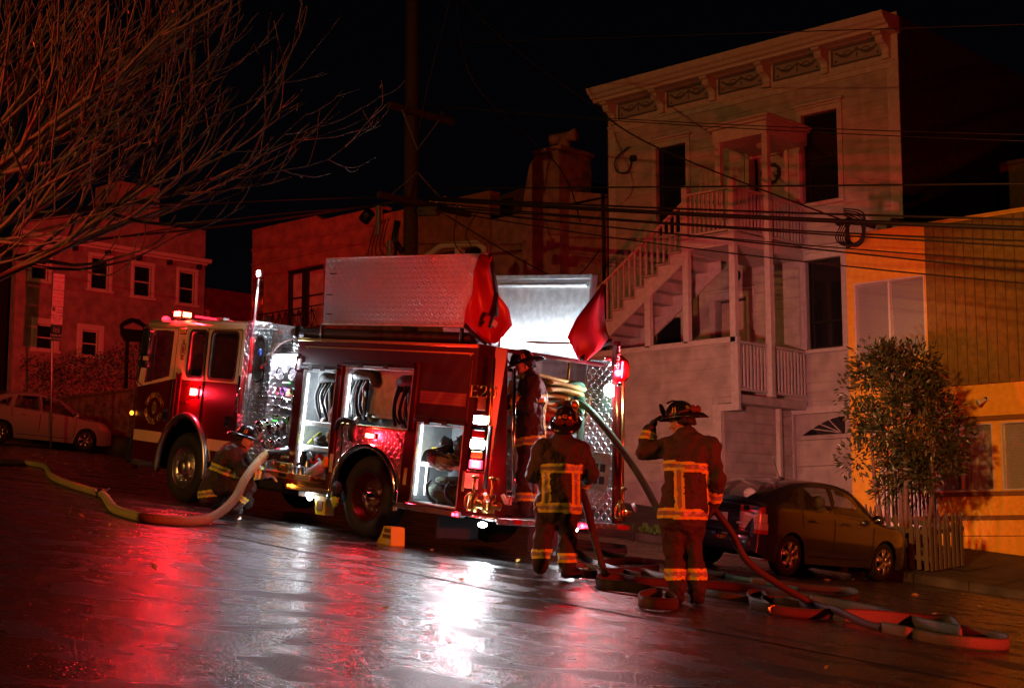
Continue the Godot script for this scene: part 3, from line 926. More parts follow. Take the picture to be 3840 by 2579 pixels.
# ------------------------------------------------------------------ the yellow house on the right
func build_yellow_house() -> void:
	var T := 25.0
	var X := facing_street(T)
	var h := thing("yellow_house", "yellow stucco house with brown bands and a dark vertically boarded upper panel", "house")
	var holes := [Rect2(-15.0, 3.37, 1.46, 1.46), Rect2(-13.5, 0.9, 1.16, 1.18), Rect2(-12.2, 0.9, 1.3, 1.18), Rect2(-14.6, -0.7, 1.15, 2.1)]
	part(h, "wall", wall_holes(-15.16, -5.0, -1.6, 5.74, -0.3, 0, holes), M["yellow_stucco"], X)
	var g := MB.new()
	g.bx(-15.14, -5.0, -1.6, 5.6, -10, -1.4)
	part(h, "dark_interior", g, M["gap_black"], X)
	g = MB.new()
	g.bx(-15.16, -15.1, -1.6, 5.7, -10, -0.3)
	g.bx(-15.1, -5.0, 5.62, 5.7, -10, -0.3)
	part(h, "side_wall", g, M["yellow_stucco"], X)
	g = MB.new()
	g.bx(-15.18, -5, 5.74, 5.78, -0.32, 0.03, 0.01)
	part(h, "parapet_cap", g, M["yellow_stucco"], X)
	# boarded panel
	for k in 44:
		var u0 := -13.5 + k * 0.19
		g = MB.new()
		g.bx(u0 + 0.004, u0 + 0.186, 2.76, 5.7, 0.0, 0.05 + rng.randf_range(-0.003, 0.003), 0.008)
		part(h, "panel_board", g, M["olive_board"], X)
	for v in [[2.11, 2.2], [0.81, 0.89], [0.4, 0.48]]:
		g = MB.new()
		g.bx(-13.55 if v[0] > 0.5 else -14.2, -5, v[0], v[1], 0, 0.03, 0.006)
		part(h, "brown_band", g, M["brown_band"], X)
	g = MB.new()
	g.bx(-13.3, -5, 0.12, 0.135, 0, 0.008)
	part(h, "plinth_joint", g, M["brown_band"], X)
	# windows
	for q in [[-15.0, -13.54, 3.37, 4.83, 0], [-13.5, -12.34, 0.9, 2.08, 1], [-12.2, -10.9, 0.9, 2.08, 2]]:
		g = MB.new()
		var um: float = lerpf(q[0], q[1], 0.5) if q[4] != 1 else -12.95
		for b in [[q[0], q[0] + 0.03, q[2], q[3]], [q[1] - 0.03, q[1], q[2], q[3]], [um - 0.02, um + 0.02, q[2], q[3]]]:
			g.bx(b[0], b[1], b[2], b[3], -0.06, 0.02, 0.005)
		for b in [[q[2], q[2] + 0.03], [q[3] - 0.03, q[3]]]:
			g.bx(q[0] + 0.03, um - 0.02, b[0], b[1], -0.06, 0.02, 0.005)
			g.bx(um + 0.02, q[1] - 0.03, b[0], b[1], -0.06, 0.02, 0.005)
		var w := part(h, "window", g, M["alu_frame"], X)
		for e in [[q[0] + 0.03, um - 0.02], [um + 0.02, q[1] - 0.03]]:
			g = MB.new()
			g.bx(e[0], e[1], q[2] + 0.03, q[3] - 0.03, -0.045, -0.04)
			obj("pane", g, M["pane"], w)
			if q[4] == 1 and e[0] > -13.2:   # curtained half with a lattice leaning behind it
				g = MB.new()
				for i in 12:
					var u0 := lerpf(e[0], e[1], i / 12.0)
					g.quad(Vector3(u0, q[2] + 0.03, -0.2), Vector3(u0 + 0.024, q[2] + 0.03, -0.16), Vector3(u0 + 0.024, q[3] - 0.12, -0.16), Vector3(u0, q[3] - 0.12, -0.2))
					g.quad(Vector3(u0 + 0.024, q[2] + 0.03, -0.16), Vector3(u0 + 0.048, q[2] + 0.03, -0.2), Vector3(u0 + 0.048, q[3] - 0.12, -0.2), Vector3(u0 + 0.024, q[3] - 0.12, -0.16))
				obj("curtain", g, M["curtain"], w)
				g = MB.new()
				for i in 5: g.bar(Vector3(-12.83 + i * 0.022, 0.95, -0.12), Vector3(-12.78 + i * 0.022, 1.5, -0.12), 0.008, 0.008)
				for i in 18: g.bar(Vector3(-12.835 + i * 0.003, 0.97 + i * 0.031, -0.116), Vector3(-12.735 + i * 0.003, 0.97 + i * 0.031, -0.116), 0.008, 0.006)
				obj("lattice", g, M["paint_white"], w)
			else:
				g = MB.new()
				var v: float = q[2] + 0.05
				while v < q[3] - 0.06:
					g.quad(Vector3(e[0], v, -0.1), Vector3(e[1], v, -0.1), Vector3(e[1], v + 0.02, -0.125), Vector3(e[0], v + 0.02, -0.125))
					v += 0.026
				var bl := obj("blind", g, M["blind"], w)
				bl.set_meta("kind", "stuff")
	# entry gate of white bars
	g = MB.new()
	g.bx(-14.6, -14.55, -0.7, 1.4, -0.1, -0.05); g.bx(-13.5, -13.45, -0.7, 1.4, -0.1, -0.05); g.bx(-14.55, -13.5, 1.3, 1.36, -0.1, -0.05); g.bx(-14.55, -13.5, 0.3, 0.36, -0.1, -0.05)
	var gt := part(h, "entry_gate", g, M["paint_white"], X)
	for k in 13:
		g = MB.new()
		g.bx(-14.5 + k * 0.078, -14.475 + k * 0.078, -0.6, 1.3, -0.09, -0.065)
		obj("gate_bar", g, M["paint_white"], gt)
	# twin floodlights on the wall, switched off
	for u in [-12.43, -13.28]:
		g = MB.new(0)
		g.lathe([Vector2(0.0, 0), Vector2(0.05, 0.0), Vector2(0.055, 0.02), Vector2(0.03, 0.04)], Transform3D(Basis(Vector3.RIGHT, Vector3.BACK, Vector3.DOWN), Vector3(u, 2.5, 0.0)), 12)
		g.lathe([Vector2(0.025, 0), Vector2(0.03, 0.05), Vector2(0.055, 0.16), Vector2(0.05, 0.17), Vector2(0, 0.15)], Transform3D(Basis.from_euler(Vector3(2.0, 0, 0.5)), Vector3(u + 0.01, 2.48, 0.07)), 12)
		part(h, "wall_floodlight", g, M["alu_frame"], X)
	# service head and its drip loops on the parapet
	g = MB.new(0)
	g.tube([Vector3(-15.05, 5.5, 0.1), Vector3(-15.05, 5.95, 0.1), Vector3(-15.12, 6.02, 0.14)], 0.04, 8)
	g.ball(Vector3(-15.16, 6.0, 0.18), Vector3(0.09, 0.07, 0.07)); g.ball(Vector3(-14.98, 6.0, 0.18), Vector3(0.09, 0.07, 0.07))
	g.tube([Vector3(-15.0, 6.0, 0.16), Vector3(-14.72, 5.95, 0.1), Vector3(-14.5, 5.86, 0.02)], 0.06, 8)
	g.tube([Vector3(-14.3, 5.8, -0.1), Vector3(-14.2, 5.95, -0.1), Vector3(-14.0, 5.9, -0.1)], 0.05, 8)
	part(h, "service_head", g, M["iron"], X)
	for k in 5:
		g = MB.new(0)
		var o := k * 0.05
		g.tube(spline([Vector3(-15.1 + o, 5.98, 0.2), Vector3(-15.22 + o, 5.7 - o * 0.3, 0.24), Vector3(-15.0 + o, 5.52 - o * 0.2, 0.24), Vector3(-14.72 + o * 0.4, 5.62, 0.2), Vector3(-14.7 + o * 0.3, 5.9 + o, 0.2), Vector3(-15.0, 6.1 + o * 0.6, 0.3)]), 0.013, 5)
		part(h, "drip_loop", g, M["wire"], X)
	rebase(h, Vector3(12.0, -0.3, 25.0))

# ------------------------------------------------------------------ buildings behind and to the left
func build_far_buildings() -> void:
	var T := 27.6
	var X := facing_street(T)
	var h := thing("chimney_house", "reddish stucco house with a hooded chimney behind the open engine lids", "house")
	part(h, "wall", wall_holes(-27.1, -23.25, -1.0, 8.25, -0.3, 0, []), M["pink_stucco"], X)
	part(h, "wall", wall_holes(-31.2, -27.1, -1.0, 9.0, -0.3, 0.06, [Rect2(-29.6, 5.9, 2.3, 1.7)]), M["orange_stucco"], X)
	var g := MB.new()
	g.bx(-31.2, -23.25, -1, 8.2, -10, -1.2)
	part(h, "dark_interior", g, M["gap_black"], X)
	g = MB.new()
	g.prism(PackedVector2Array([Vector2(-31.2, 9.0), Vector2(-29.9, 8.94), Vector2(-28.8, 9.13), Vector2(-28.1, 8.8), Vector2(-27.1, 8.42), Vector2(-27.1, 8.25), Vector2(-31.2, 8.25)]), -0.28, 0.05)
	part(h, "curved_parapet", g, M["orange_stucco"], X)
	g = MB.new()
	g.prism(PackedVector2Array([Vector2(-29.2, 8.95), Vector2(-27.2, 9.2), Vector2(-25.4, 9.3), Vector2(-25.3, 8.2), Vector2(-29.2, 8.2)]), -6, -1.0)
	part(h, "roof", g, M["roof_tile"], X)
	g = MB.new()
	g.prism(PackedVector2Array([Vector2(-25.75, 8.0), Vector2(-25.62, 8.6), Vector2(-25.45, 9.3), Vector2(-25.25, 9.52), Vector2(-24.45, 9.55), Vector2(-24.45, 8.0)]), -0.85, 0.35)
	g.bx(-25.7, -24.45, 5.0, 8.0, -0.1, 0.34)
	var ch := part(h, "chimney", g, M["pink_stucco"], X)
	g = MB.new()
	g.bx(-25.3, -24.36, 9.55, 9.66, -0.9, 0.4, 0.02)
	obj("chimney_cap", g, M["pink_stucco"], ch)
	g = MB.new(0)
	g.lathe([Vector2(0.17, 9.66), Vector2(0.17, 9.85), Vector2(0.13, 9.95)], Transform3D(Basis.IDENTITY, Vector3(-24.7, 0, -0.1)), 14)
	g.lathe([Vector2(0.0, -0.4), Vector2(0.16, -0.4), Vector2(0.13, -0.22), Vector2(0.12, 0.22), Vector2(0.16, 0.4), Vector2(0.0, 0.4)], Transform3D(Basis(Vector3.UP, Vector3.RIGHT, Vector3.FORWARD), Vector3(-24.7, 9.98, -0.1)), 14)
	obj("chimney_hood", g, M["pink_stucco"], ch)
	g = MB.new()
	g.prism(PackedVector2Array([Vector2(-23.6, 8.2), Vector2(-23.25, 8.2), Vector2(-23.25, 8.3), Vector2(-24.4, 8.55), Vector2(-24.45, 8.2)]), -0.6, 0.0)
	part(h, "gable_end", g, M["pink_stucco"], X)
	# hooded window: a moulding with bevelled shoulders
	g = MB.new(0)
	g.tube([Vector3(-29.75, 6.9, 0.1), Vector3(-29.6, 7.5, 0.12), Vector3(-28.8, 7.78, 0.12), Vector3(-27.5, 7.66, 0.12), Vector3(-27.25, 7.5, 0.12), Vector3(-27.2, 6.9, 0.1)], 0.09, 8)
	var hw := part(h, "window", g, M["red_house_trim"], X)
	g = MB.new()
	g.bx(-29.6, -27.3, 5.9, 7.6, -0.24, -0.2)
	obj("pane", g, M["night_glass"], hw)
	g = MB.new()
	g.bx(-28.35, -28.15, 5.9, 7.7, -0.1, 0.12, 0.02)
	obj("mullion", g, M["red_house_trim"], hw)
	rebase(h, Vector3(27, 1.5, 27.6))
	# low house with the grilled windows
	h = thing("low_stucco_house", "low dark red stucco house with a balcony window and barred side window", "house")
	part(h, "wall", wall_holes(-37.25, -31.3, 1.0, 9.15, -0.3, 0, [Rect2(-35.6, 6.2, 1.75, 1.75), Rect2(-37.15, 6.5, 0.5, 1.4)]), M["brown_stucco"], X)
	g = MB.new()
	g.prism(PackedVector2Array([Vector2(-37.25, 9.15), Vector2(-31.3, 9.15), Vector2(-31.3, 9.0), Vector2(-31.3, 9.25), Vector2(-33.9, 9.24), Vector2(-34.2, 9.4), Vector2(-37.25, 9.42)]), -0.3, 0.02)
	part(h, "parapet", g, M["brown_stucco"], X)
	g = MB.new()
	g.bx(-37.2, -31.3, 1, 9.0, -9, -1.2)
	part(h, "dark_interior", g, M["gap_black"], X)
	for v in [8.3, 8.75]:
		g = MB.new()
		g.bx(-37.25, -31.3, v, v + 0.08, 0, 0.05, 0.01)
		part(h, "string_course", g, M["brown_stucco"], X)
	g = MB.new()
	for b in [[-35.6, -35.48], [-34.95, -34.72], [-33.97, -33.85]]:
		g.bx(b[0], b[1], 6.2, 7.95, -0.25, -0.1)
	g.bx(-35.6, -33.85, 7.85, 7.95, -0.25, -0.09); g.bx(-35.48, -34.95, 7.1, 7.14, -0.2, -0.12); g.bx(-35.48, -34.95, 6.6, 6.64, -0.2, -0.12); g.bx(-34.72, -33.97, 7.1, 7.14, -0.2, -0.12)
	hw = part(h, "window", g, M["iron"], X)
	g = MB.new()
	g.bx(-34.72, -33.97, 6.2, 7.85, -0.22, -0.2); g.bx(-35.48, -34.95, 6.2, 7.85, -0.22, -0.2)
	obj("pane", g, M["red_house"], hw)
	g = MB.new(0)
	for k in 9:
		var u := -36.4 + k * 0.3
		g.tube([Vector3(u, 6.05, 0.3), Vector3(u, 6.7, 0.3)], 0.014, 5)
		g.tube([Vector3(u, 6.1, 0.3), Vector3(u + 0.3, 6.65, 0.3)], 0.012, 5)
		g.tube([Vector3(u, 6.65, 0.3), Vector3(u + 0.3, 6.1, 0.3)], 0.012, 5)
	g.tube([Vector3(-36.45, 6.7, 0.3), Vector3(-33.4, 6.7, 0.3)], 0.02, 5); g.tube([Vector3(-36.45, 6.08, 0.3), Vector3(-33.4, 6.08, 0.3)], 0.02, 5)
	part(h, "balcony_rail", g, M["iron"], X)
	for k in 6:
		g = MB.new(0)
		g.tube([Vector3(-37.12 + k * 0.09, 6.5, 0.03), Vector3(-37.12 + k * 0.09, 7.9, 0.03)], 0.012, 5)
		part(h, "window_bar", g, M["brass"], X)
	for k in 5:
		g = MB.new(0)
		g.tube([Vector3(-37.15, 6.6 + k * 0.3, 0.04), Vector3(-36.62, 6.6 + k * 0.3, 0.04)], 0.012, 5)
		part(h, "window_bar", g, M["brass"], X)
	rebase(h, Vector3(34, 2.3, 27.6))
	# the house up the hill whose side wall the beacons light
	X = facing_downhill(46.0)
	h = thing("corner_house", "large red lit corner house with four upper sash windows above the hedge", "house")
	var holes := [Rect2(25.15, 8.66, 0.6, 1.1), Rect2(27.36, 8.6, 0.68, 1.12), Rect2(29.04, 8.55, 0.7, 1.1), Rect2(30.9, 8.5, 0.66, 1.17), Rect2(25.42, 6.36, 0.62, 0.83), Rect2(27.1, 6.3, 0.62, 0.86)]
	part(h, "wall", wall_holes(24.6, 32.0, 3.0, 10.2, -0.3, 0, holes), M["red_house"], X)
	g = MB.new()
	g.bx(24.6, 32.0, 3, 10.2, -9, -1.2)
	part(h, "dark_interior", g, M["gap_black"], X)
	g = MB.new()
	g.prism(PackedVector2Array([Vector2(24.6, 10.2), Vector2(32.0, 10.2), Vector2(32.0, 11.3), Vector2(24.9, 10.9)]), -0.3, -0.02)
	part(h, "gable_end", g, M["red_house"], X)
	g = MB.new()
	g.bx(29.2, 30.9, 11.1, 12.9, -3.0, -1.4)
	part(h, "chimney", g, M["red_house"], X)
	g = MB.new()
	g.bx(24.4, 32.1, 10.05, 10.2, 0, 0.3, 0.02)
	g.bx(24.5, 32.0, 9.98, 10.05, 0, 0.16, 0.02)
	part(h, "eaves", g, M["red_house_trim"], X)
	for k in 5:
		g = MB.new()
		g.bx(26.6 + k * 1.25, 26.72 + k * 1.25, 9.8, 9.98, 0, 0.22, 0.02)
		part(h, "bracket", g, M["iron"], X)
	for q in holes:
		sash_window(h, X, q.position.x, q.end.x, q.position.y, q.end.y, 0.13 if q.position.y > 8 else 0.2, M["red_house_trim"], false, 0.48, 0.1)
	rebase(h, Vector3(46, 4, 28))
	# dark house between, seen over the cab
	h = thing("dark_house", "dark house deep between the corner house and the low stucco house", "house")
	X = facing_downhill(50.0)
	part(h, "wall", wall_holes(31.0, 42.0, 3, 10.0, -0.3, 0, [Rect2(33.6, 8.0, 1.3, 1.0)]), M["brown_stucco"], X)
	sash_window(h, X, 33.6, 34.9, 8.0, 9.0, 0.12, M["red_house_trim"], false)
	g = MB.new()
	g.bx(31.0, 42.0, 3, 9.8, -7, -0.9)
	part(h, "dark_interior", g, M["gap_black"], X)
	rebase(h, Vector3(50, 4, 36))
	# block behind the yellow house
	h = thing("brown_block", "plain brown block rising behind the yellow house at the right edge", "building")
	X = facing_street(32.0)
	g = MB.new()
	g.bx(-15.7, -6, 0, 8.4, -6, 0)
	part(h, "wall", g, M["olive_board"], X)
	g = MB.new()
	g.bx(-15.74, -6, 8.4, 8.5, -6, 0.06, 0.02)
	part(h, "parapet_cap", g, M["olive_board"], X)
	rebase(h, Vector3(11, 0, 35))
	# garden wall with hedge
	h = thing("garden_wall", "low stained retaining wall under the overgrown dark hedge", "wall")
	X = facing_street(25.0)
	g = MB.new()
	g.bx(-46.0, -38.4, 2.4, 4.5, -0.4, 0, 0.03)
	part(h, "wall", g, M["ivy_wall"], X)
	g = MB.new()
	g.bx(-46.0, -38.3, 4.5, 4.58, -0.45, 0.05, 0.02)
	part(h, "coping", g, M["ivy_wall"], X)
	rebase(h, Vector3(42, 3.5, 25))
	var hv := foliage_blob(2600, func() -> Vector3:
		var s := rng.randf_range(38.6, 46.0)
		var top := lerpf(5.75, 6.05, sin(s * 2.1) * 0.5 + 0.5) + rng.randf_range(-0.15, 0.12)
		var y := lerpf(4.1 if rng.randf() < 0.7 else 3.5, top, sqrt(rng.randf()))
		return Vector3(s, y, 25.05 + rng.randf_range(-0.28, 0.5)), 0.09, Color(0.03, 0.035, 0.012), Color(0.06, 0.05, 0.02))
	var hd := obj("hedge", hv, M["ivy"])
	tag(hd, "dark overgrown hedge hanging over the low retaining wall", "hedge")
	hd.set_meta("kind", "stuff")
	hv = foliage_blob(500, func() -> Vector3:
		var a := rng.randf() * TAU
		return Vector3(38.5 + cos(a) * rng.randf() * 0.4, 3.4 + rng.randf() * 1.2, 24.7 + sin(a) * rng.randf() * 0.35), 0.06, Color(0.05, 0.05, 0.02), Color(0.1, 0.08, 0.03))
	tag(obj("bush", hv, M["ivy"]), "small pale bush beside the nose of the fire engine", "bush")
	# carved sign board on the wall of the corner house
	h = thing("carved_sign_board", "dark scalloped sign board standing above the hedge beside the cab", "sign")
	X = facing_downhill(45.2)
	g = MB.new()
	g.prism(PackedVector2Array([Vector2(28.1, 7.0), Vector2(28.05, 7.35), Vector2(28.2, 7.5), Vector2(28.45, 7.62), Vector2(28.75, 7.6), Vector2(28.9, 7.5), Vector2(29.1, 7.42), Vector2(29.15, 7.0), Vector2(29.0, 6.85), Vector2(28.3, 6.8)]), 0, 0.08)
	var bd := part(h, "board", g, M["iron"], X)
	g = MB.new()
	g.prism(PackedVector2Array([Vector2(28.15, 7.3), Vector2(28.5, 7.46), Vector2(29.0, 7.3), Vector2(29.0, 7.24), Vector2(28.15, 7.22)]), 0.08, 0.1)
	obj("pale_scroll", g, M["red_house"], bd)
	g = MB.new()
	g.bx(28.3, 28.38, 5.2, 6.85, 0, 0.08); g.bx(28.85, 28.93, 5.2, 6.85, 0, 0.08)
	part(h, "post", g, M["iron"], X)
	rebase(h, Vector3(45.2, 5.2, 28.6))

func foliage_blob(n: int, where: Callable, size: float, c0: Color, c1: Color) -> MB:
	var g := MB.new()
	for i in n:
		var c: Vector3 = where.call()
		leaf(g, c, Vector3(rng.randf_range(-1, 1), rng.randf_range(-1, 1), rng.randf_range(-1, 1)).normalized(), size * rng.randf_range(0.6, 1.3), c0.lerp(c1, rng.randf()))
	return g
func leaf(g: MB, at: Vector3, d: Vector3, l: float, c: Color) -> void:   # a folded blade of four triangles
	var side := d.cross(Vector3(rng.randf_range(-1, 1), rng.randf_range(-1, 1), rng.randf_range(-1, 1))).normalized() * l * 0.2
	var n := d.cross(side).normalized() * l * 0.05
	g.col(c)
	var tip := at + d * l
	var m := at + d * l * 0.45
	g.tri(at, m + side + n, tip); g.tri(at, tip, m - side + n)

# ------------------------------------------------------------------ fire engine; own axes: X forward, Y up, Z to its right; the side in view is Z = 0
var FONT: SystemFont
func text_on(g: MB, txt: String, height: float, xf: Transform3D, depth := 0.004, face := "Droid Sans") -> void:
	var f := SystemFont.new()
	f.font_names = PackedStringArray([face])
	var tm := TextMesh.new()
	tm.text = txt
	tm.font = f
	tm.font_size = 64
	tm.pixel_size = height / (64.0 * 0.714)
	tm.depth = depth
	tm.curve_step = 2.0
	for k in tm.get_surface_count():
		g.st.append_from(tm, k, xf)
const SIDE_FACE := Basis(Vector3(-1, 0, 0), Vector3(0, 1, 0), Vector3(0, 0, -1))
const REAR_FACE := Basis(Vector3(0, 0, 1), Vector3(0, 1, 0), Vector3(-1, 0, 0))
func rrect(x0: float, x1: float, y0: float, y1: float, r: float) -> PackedVector2Array:
	var p := PackedVector2Array()
	for c in [[x1 - r, y1 - r, 0.0], [x0 + r, y1 - r, PI / 2], [x0 + r, y0 + r, PI], [x1 - r, y0 + r, PI * 1.5]]:
		for k in 4:
			var a: float = c[2] + PI / 2 * k / 3.0
			p.append(Vector2(c[0] + r * cos(a), c[1] + r * sin(a)))
	return p
func orect(x0: float, x1: float, y0: float, y1: float) -> PackedVector2Array:   # as many points as rrect
	var p := PackedVector2Array()
	for c in [[x1, y1, -1, 0, 0, -1], [x0, y1, 0, 0, 0, 0], [x0, y0, 0, 0, 0, 0], [x1, y0, 0, 0, 0, 0]]:
		pass
	var e := 0.08
	p.append_array([Vector2(x1, y1 - e), Vector2(x1, y1 - e / 2), Vector2(x1, y1), Vector2(x1 - e, y1)])
	p.append_array([Vector2(x0 + e, y1), Vector2(x0 + e / 2, y1), Vector2(x0, y1), Vector2(x0, y1 - e)])
	p.append_array([Vector2(x0, y0 + e), Vector2(x0, y0 + e / 2), Vector2(x0, y0), Vector2(x0 + e, y0)])
	p.append_array([Vector2(x1 - e, y0), Vector2(x1 - e / 2, y0), Vector2(x1, y0), Vector2(x1, y0 + e)])
	return p
func arc_pts(cx: float, cy: float, rx: float, ry: float, a0: float, a1: float, n: int) -> Array:
	var o := []
	for k in n + 1:
		var a := lerpf(a0, a1, k / float(n))
		o.append(Vector2(cx + rx * cos(a), cy + ry * sin(a)))
	return o
func strip_light(p: Node3D, called: String, at: Vector3, dir: Vector3, up: Vector3, size: Vector2, c: Color, energy: float) -> void:
	var a := AreaLight3D.new()
	a.area_size = size
	a.light_color = c.linear_to_srgb()
	a.light_energy = energy
	a.area_range = 20.0
	a.shadow_enabled = true
	name_it(a, called, p)
	p.add_child(a, true)
	a.position = at
	a.basis = Basis.looking_at(dir, up)
func tt(called: String, label: String, cat: String, group := "") -> Node3D:
	return thing(called, label, cat, TRUCK, group)
func trebase(o: Node3D, base: Vector3) -> void:
	o.transform = TRUCK.translated_local(base)
	for c in o.get_children():
		c.position -= base

var WHITE_LIGHT := Color(0.84, 0.93, 1.0)
var RED_LIGHT := Color(1.0, 0.015, 0.03)

func build_fire_engine() -> void:
	var e := thing("fire_engine", "red fire engine with open lit lockers, raised roof lids and flashing red beacons", "fire engine", TRUCK)
	var red: Material = M["engine_red"]
	var white: Material = M["engine_white"]
	var g := MB.new()
	# --- underside
	g.bx(-1.9, 5.7, 0.38, 0.6, 0.55, 0.75, 0.02); g.bx(-1.9, 5.7, 0.38, 0.6, 1.5, 1.7, 0.02)
	g.bx(1.0, 3.4, 0.32, 0.62, 0.5, 1.8, 0.04); g.bx(-1.9, -0.7, 0.5, 0.62, 0.3, 1.9)
	g.bx(4.2, 4.7, 0.42, 0.56, 0.3, 2.0, 0.04); g.bx(-0.05, 0.35, 0.4, 0.56, 0.3, 2.0, 0.04)
	g.bx(-1.1, -1.05, 0.12, 0.5, 0.15, 0.8, 0.02)
	part(e, "chassis", g, M["cab_dark"])
	# --- cab
	var cab := MB.new()
	cab.bx(3.17, 3.2, 0.6, 2.5, 0.05, 2.22); cab.bx(5.85, 5.9, 0.5, 1.56, 0.05, 2.22)
	cab.bx(3.2, 5.85, 0.55, 1.1, 0.62, 1.65)
	cab.bx(3.2, 5.8, 2.46, 2.5, 0.1, 2.2)
	cab.bx(5.0, 5.85, 1.1, 1.5, 0.1, 2.2)
	part(e, "cab_inside", cab, M["cab_dark"])
	var roof_prof := PackedVector2Array([Vector2(0.0, 2.47), Vector2(0.0, 2.5), Vector2(0.02, 2.55), Vector2(0.07, 2.585), Vector2(0.15, 2.6), Vector2(2.12, 2.6), Vector2(2.2, 2.585), Vector2(2.25, 2.55), Vector2(2.27, 2.5), Vector2(2.27, 2.47)])
	g = MB.new(0)
	g.prism(roof_prof, 3.15, 5.84, Transform3D(Basis(Vector3.BACK, Vector3.UP, Vector3.RIGHT), Vector3.ZERO))
	part(e, "cab_roof", g, white)
	var cabx := func(z0: float, z1: float) -> void:
		# lower side with wheel arch
		var arch := arc_pts(4.46, 0.42, 0.64, 0.78, 0.0, PI, 14)
		var poly := PackedVector2Array([Vector2(3.17, 1.72), Vector2(3.17, 0.62), Vector2(3.8, 0.62)])
		for q in range(14, -1, -1):
			if arch[q].y > 0.64: poly.append(arch[q])
		poly.append_array([Vector2(5.12, 0.5), Vector2(5.88, 0.5), Vector2(5.95, 1.56), Vector2(4.94, 1.72)])
		var q2 := MB.new()
		q2.prism(poly, z0, z1)
		part(e, "cab_lower_side", q2, red)
		# upper side in three pieces round the windows
		q2 = MB.new()
		q2.frame2(PackedVector2Array([Vector2(4.95, 1.725), Vector2(4.95, 2.49), Vector2(5.3, 2.49), Vector2(5.8, 2.49), Vector2(5.84, 2.3), Vector2(5.96, 1.57), Vector2(5.5, 1.638)]), PackedVector2Array([Vector2(5.07, 1.76), Vector2(5.06, 2.42), Vector2(5.3, 2.43), Vector2(5.66, 2.42), Vector2(5.72, 2.3), Vector2(5.8, 1.63), Vector2(5.5, 1.68)]), z0, z1)
		part(e, "front_door_frame", q2, white)
		q2 = MB.new()
		q2.frame2(orect(4.115, 4.945, 1.725, 2.49), rrect(4.15, 4.575, 1.785, 2.425, 0.07), z0, z1)
		part(e, "cab_pillar", q2, white)
		q2 = MB.new()
		q2.frame2(orect(3.17, 4.105, 1.725, 2.49), rrect(3.335, 4.01, 1.775, 2.42, 0.07), z0, z1)
		part(e, "rear_door_frame", q2, white)
		q2 = MB.new()
		var zm := (z0 + z1) / 2
		q2.bx(5.05, 5.82, 1.6, 2.45, zm - 0.004, zm + 0.004); q2.bx(4.13, 4.6, 1.77, 2.45, zm - 0.004, zm + 0.004); q2.bx(3.32, 4.03, 1.76, 2.44, zm - 0.004, zm + 0.004)
		part(e, "cab_window", q2, M["cab_glass"])
	cabx.call(0.0, 0.05)
	cabx.call(2.22, 2.27)
	g = MB.new()   # window rubbers and door gaps
	g.frame2(rrect(4.12, 4.605, 1.755, 2.455, 0.09), rrect(4.155, 4.57, 1.79, 2.42, 0.065), -0.015, 0.003)
	g.frame2(rrect(3.305, 4.04, 1.745, 2.45, 0.09), rrect(3.34, 4.005, 1.78, 2.415, 0.065), -0.006, 0.003)
	g.bx(5.545, 5.565, 1.66, 2.42, -0.006, 0.003)
	g.bx(4.94, 4.95, 1.2, 2.47, -0.002, 0.02); g.bx(3.235, 3.245, 0.95, 2.47, -0.002, 0.02); g.bx(3.24, 4.1, 2.455, 2.465, -0.002, 0.02); g.bx(4.95, 5.8, 2.455, 2.465, -0.002, 0.02)
	part(e, "window_rubber", g, M["black_rubber"])
	g = MB.new()
	g.bx(4.095, 4.115, 1.16, 2.48, -0.012, 0.0, 0.004)
	g.tube([Vector3(5.94, 0.55, -0.012), Vector3(5.99, 1.5, -0.012)], 0.012, 6)
	g.tube([Vector3(5.97, 1.6, -0.02), Vector3(5.89, 2.05, -0.06), Vector3(5.83, 2.44, -0.04)], 0.012, 6)
	g.tube([Vector3(4.93, 1.15, -0.008), Vector3(4.93, 1.7, -0.008)], 0.006, 5)
	part(e, "door_hinge", g, M["chrome"])
	g = MB.new()
	g.bx(3.2, 3.85, 0.78, 0.935, -0.004, 0.0); g.bx(5.1, 5.9, 0.78, 0.94, -0.004, 0.0)
	part(e, "side_stripe", g, M["reflect_white"])
	g = MB.new()
	g.bx(3.17, 5.97, 1.7, 1.715, -0.008, 0.0)
	g = MB.new()
	for q in [[4.965, 5.125, 1.12, 1.285], [3.305, 3.445, 1.12, 1.285]]:
		g.bx(q[0], q[1], q[2], q[3], -0.012, 0.0, 0.004)
		g.bx(q[0] + 0.03, q[1] - 0.03, q[2] + 0.08, q[3] - 0.02, -0.03, -0.012, 0.006)
		g.bx(q[0] + 0.03, q[1] - 0.03, q[2] + 0.02, q[2] + 0.06, -0.02, -0.012, 0.004)
	part(e, "door_handle", g, M["chrome"])
	g = MB.new()
	g.bx(4.7, 4.76, 1.05, 1.82, -0.02, 0.0, 0.006); g.bx(4.82, 4.86, 1.05, 1.82, -0.02, 0.0, 0.006); g.bx(4.76, 4.82, 1.06, 1.8, -0.008, 0.0)
	g.bx(4.5, 4.68, 1.4, 1.42, -0.01, 0.0); g.bx(4.5, 4.68, 1.63, 1.64, -0.01, 0.0)
	part(e, "vent_slot", g, red)
	# gold lettering on the door
	g = MB.new()
	var arc_text := func(txt: String, cx: float, cy: float, r: float, a0: float, a1: float, top: bool, h: float) -> void:
		for i in txt.length():
			var a := lerpf(a0, a1, i / float(txt.length() - 1))
			var at := Vector3(cx - cos(a) * r, cy + sin(a) * r, -0.003)
			var rot := (a - PI / 2) if top else (a + PI / 2)
			if txt[i] != " ":
				text_on(g, txt[i], h, Transform3D(SIDE_FACE * Basis(Vector3.BACK, rot), at) * Transform3D(Basis.IDENTITY, Vector3(0, -h / 2, 0)), 0.003, "Droid Serif")
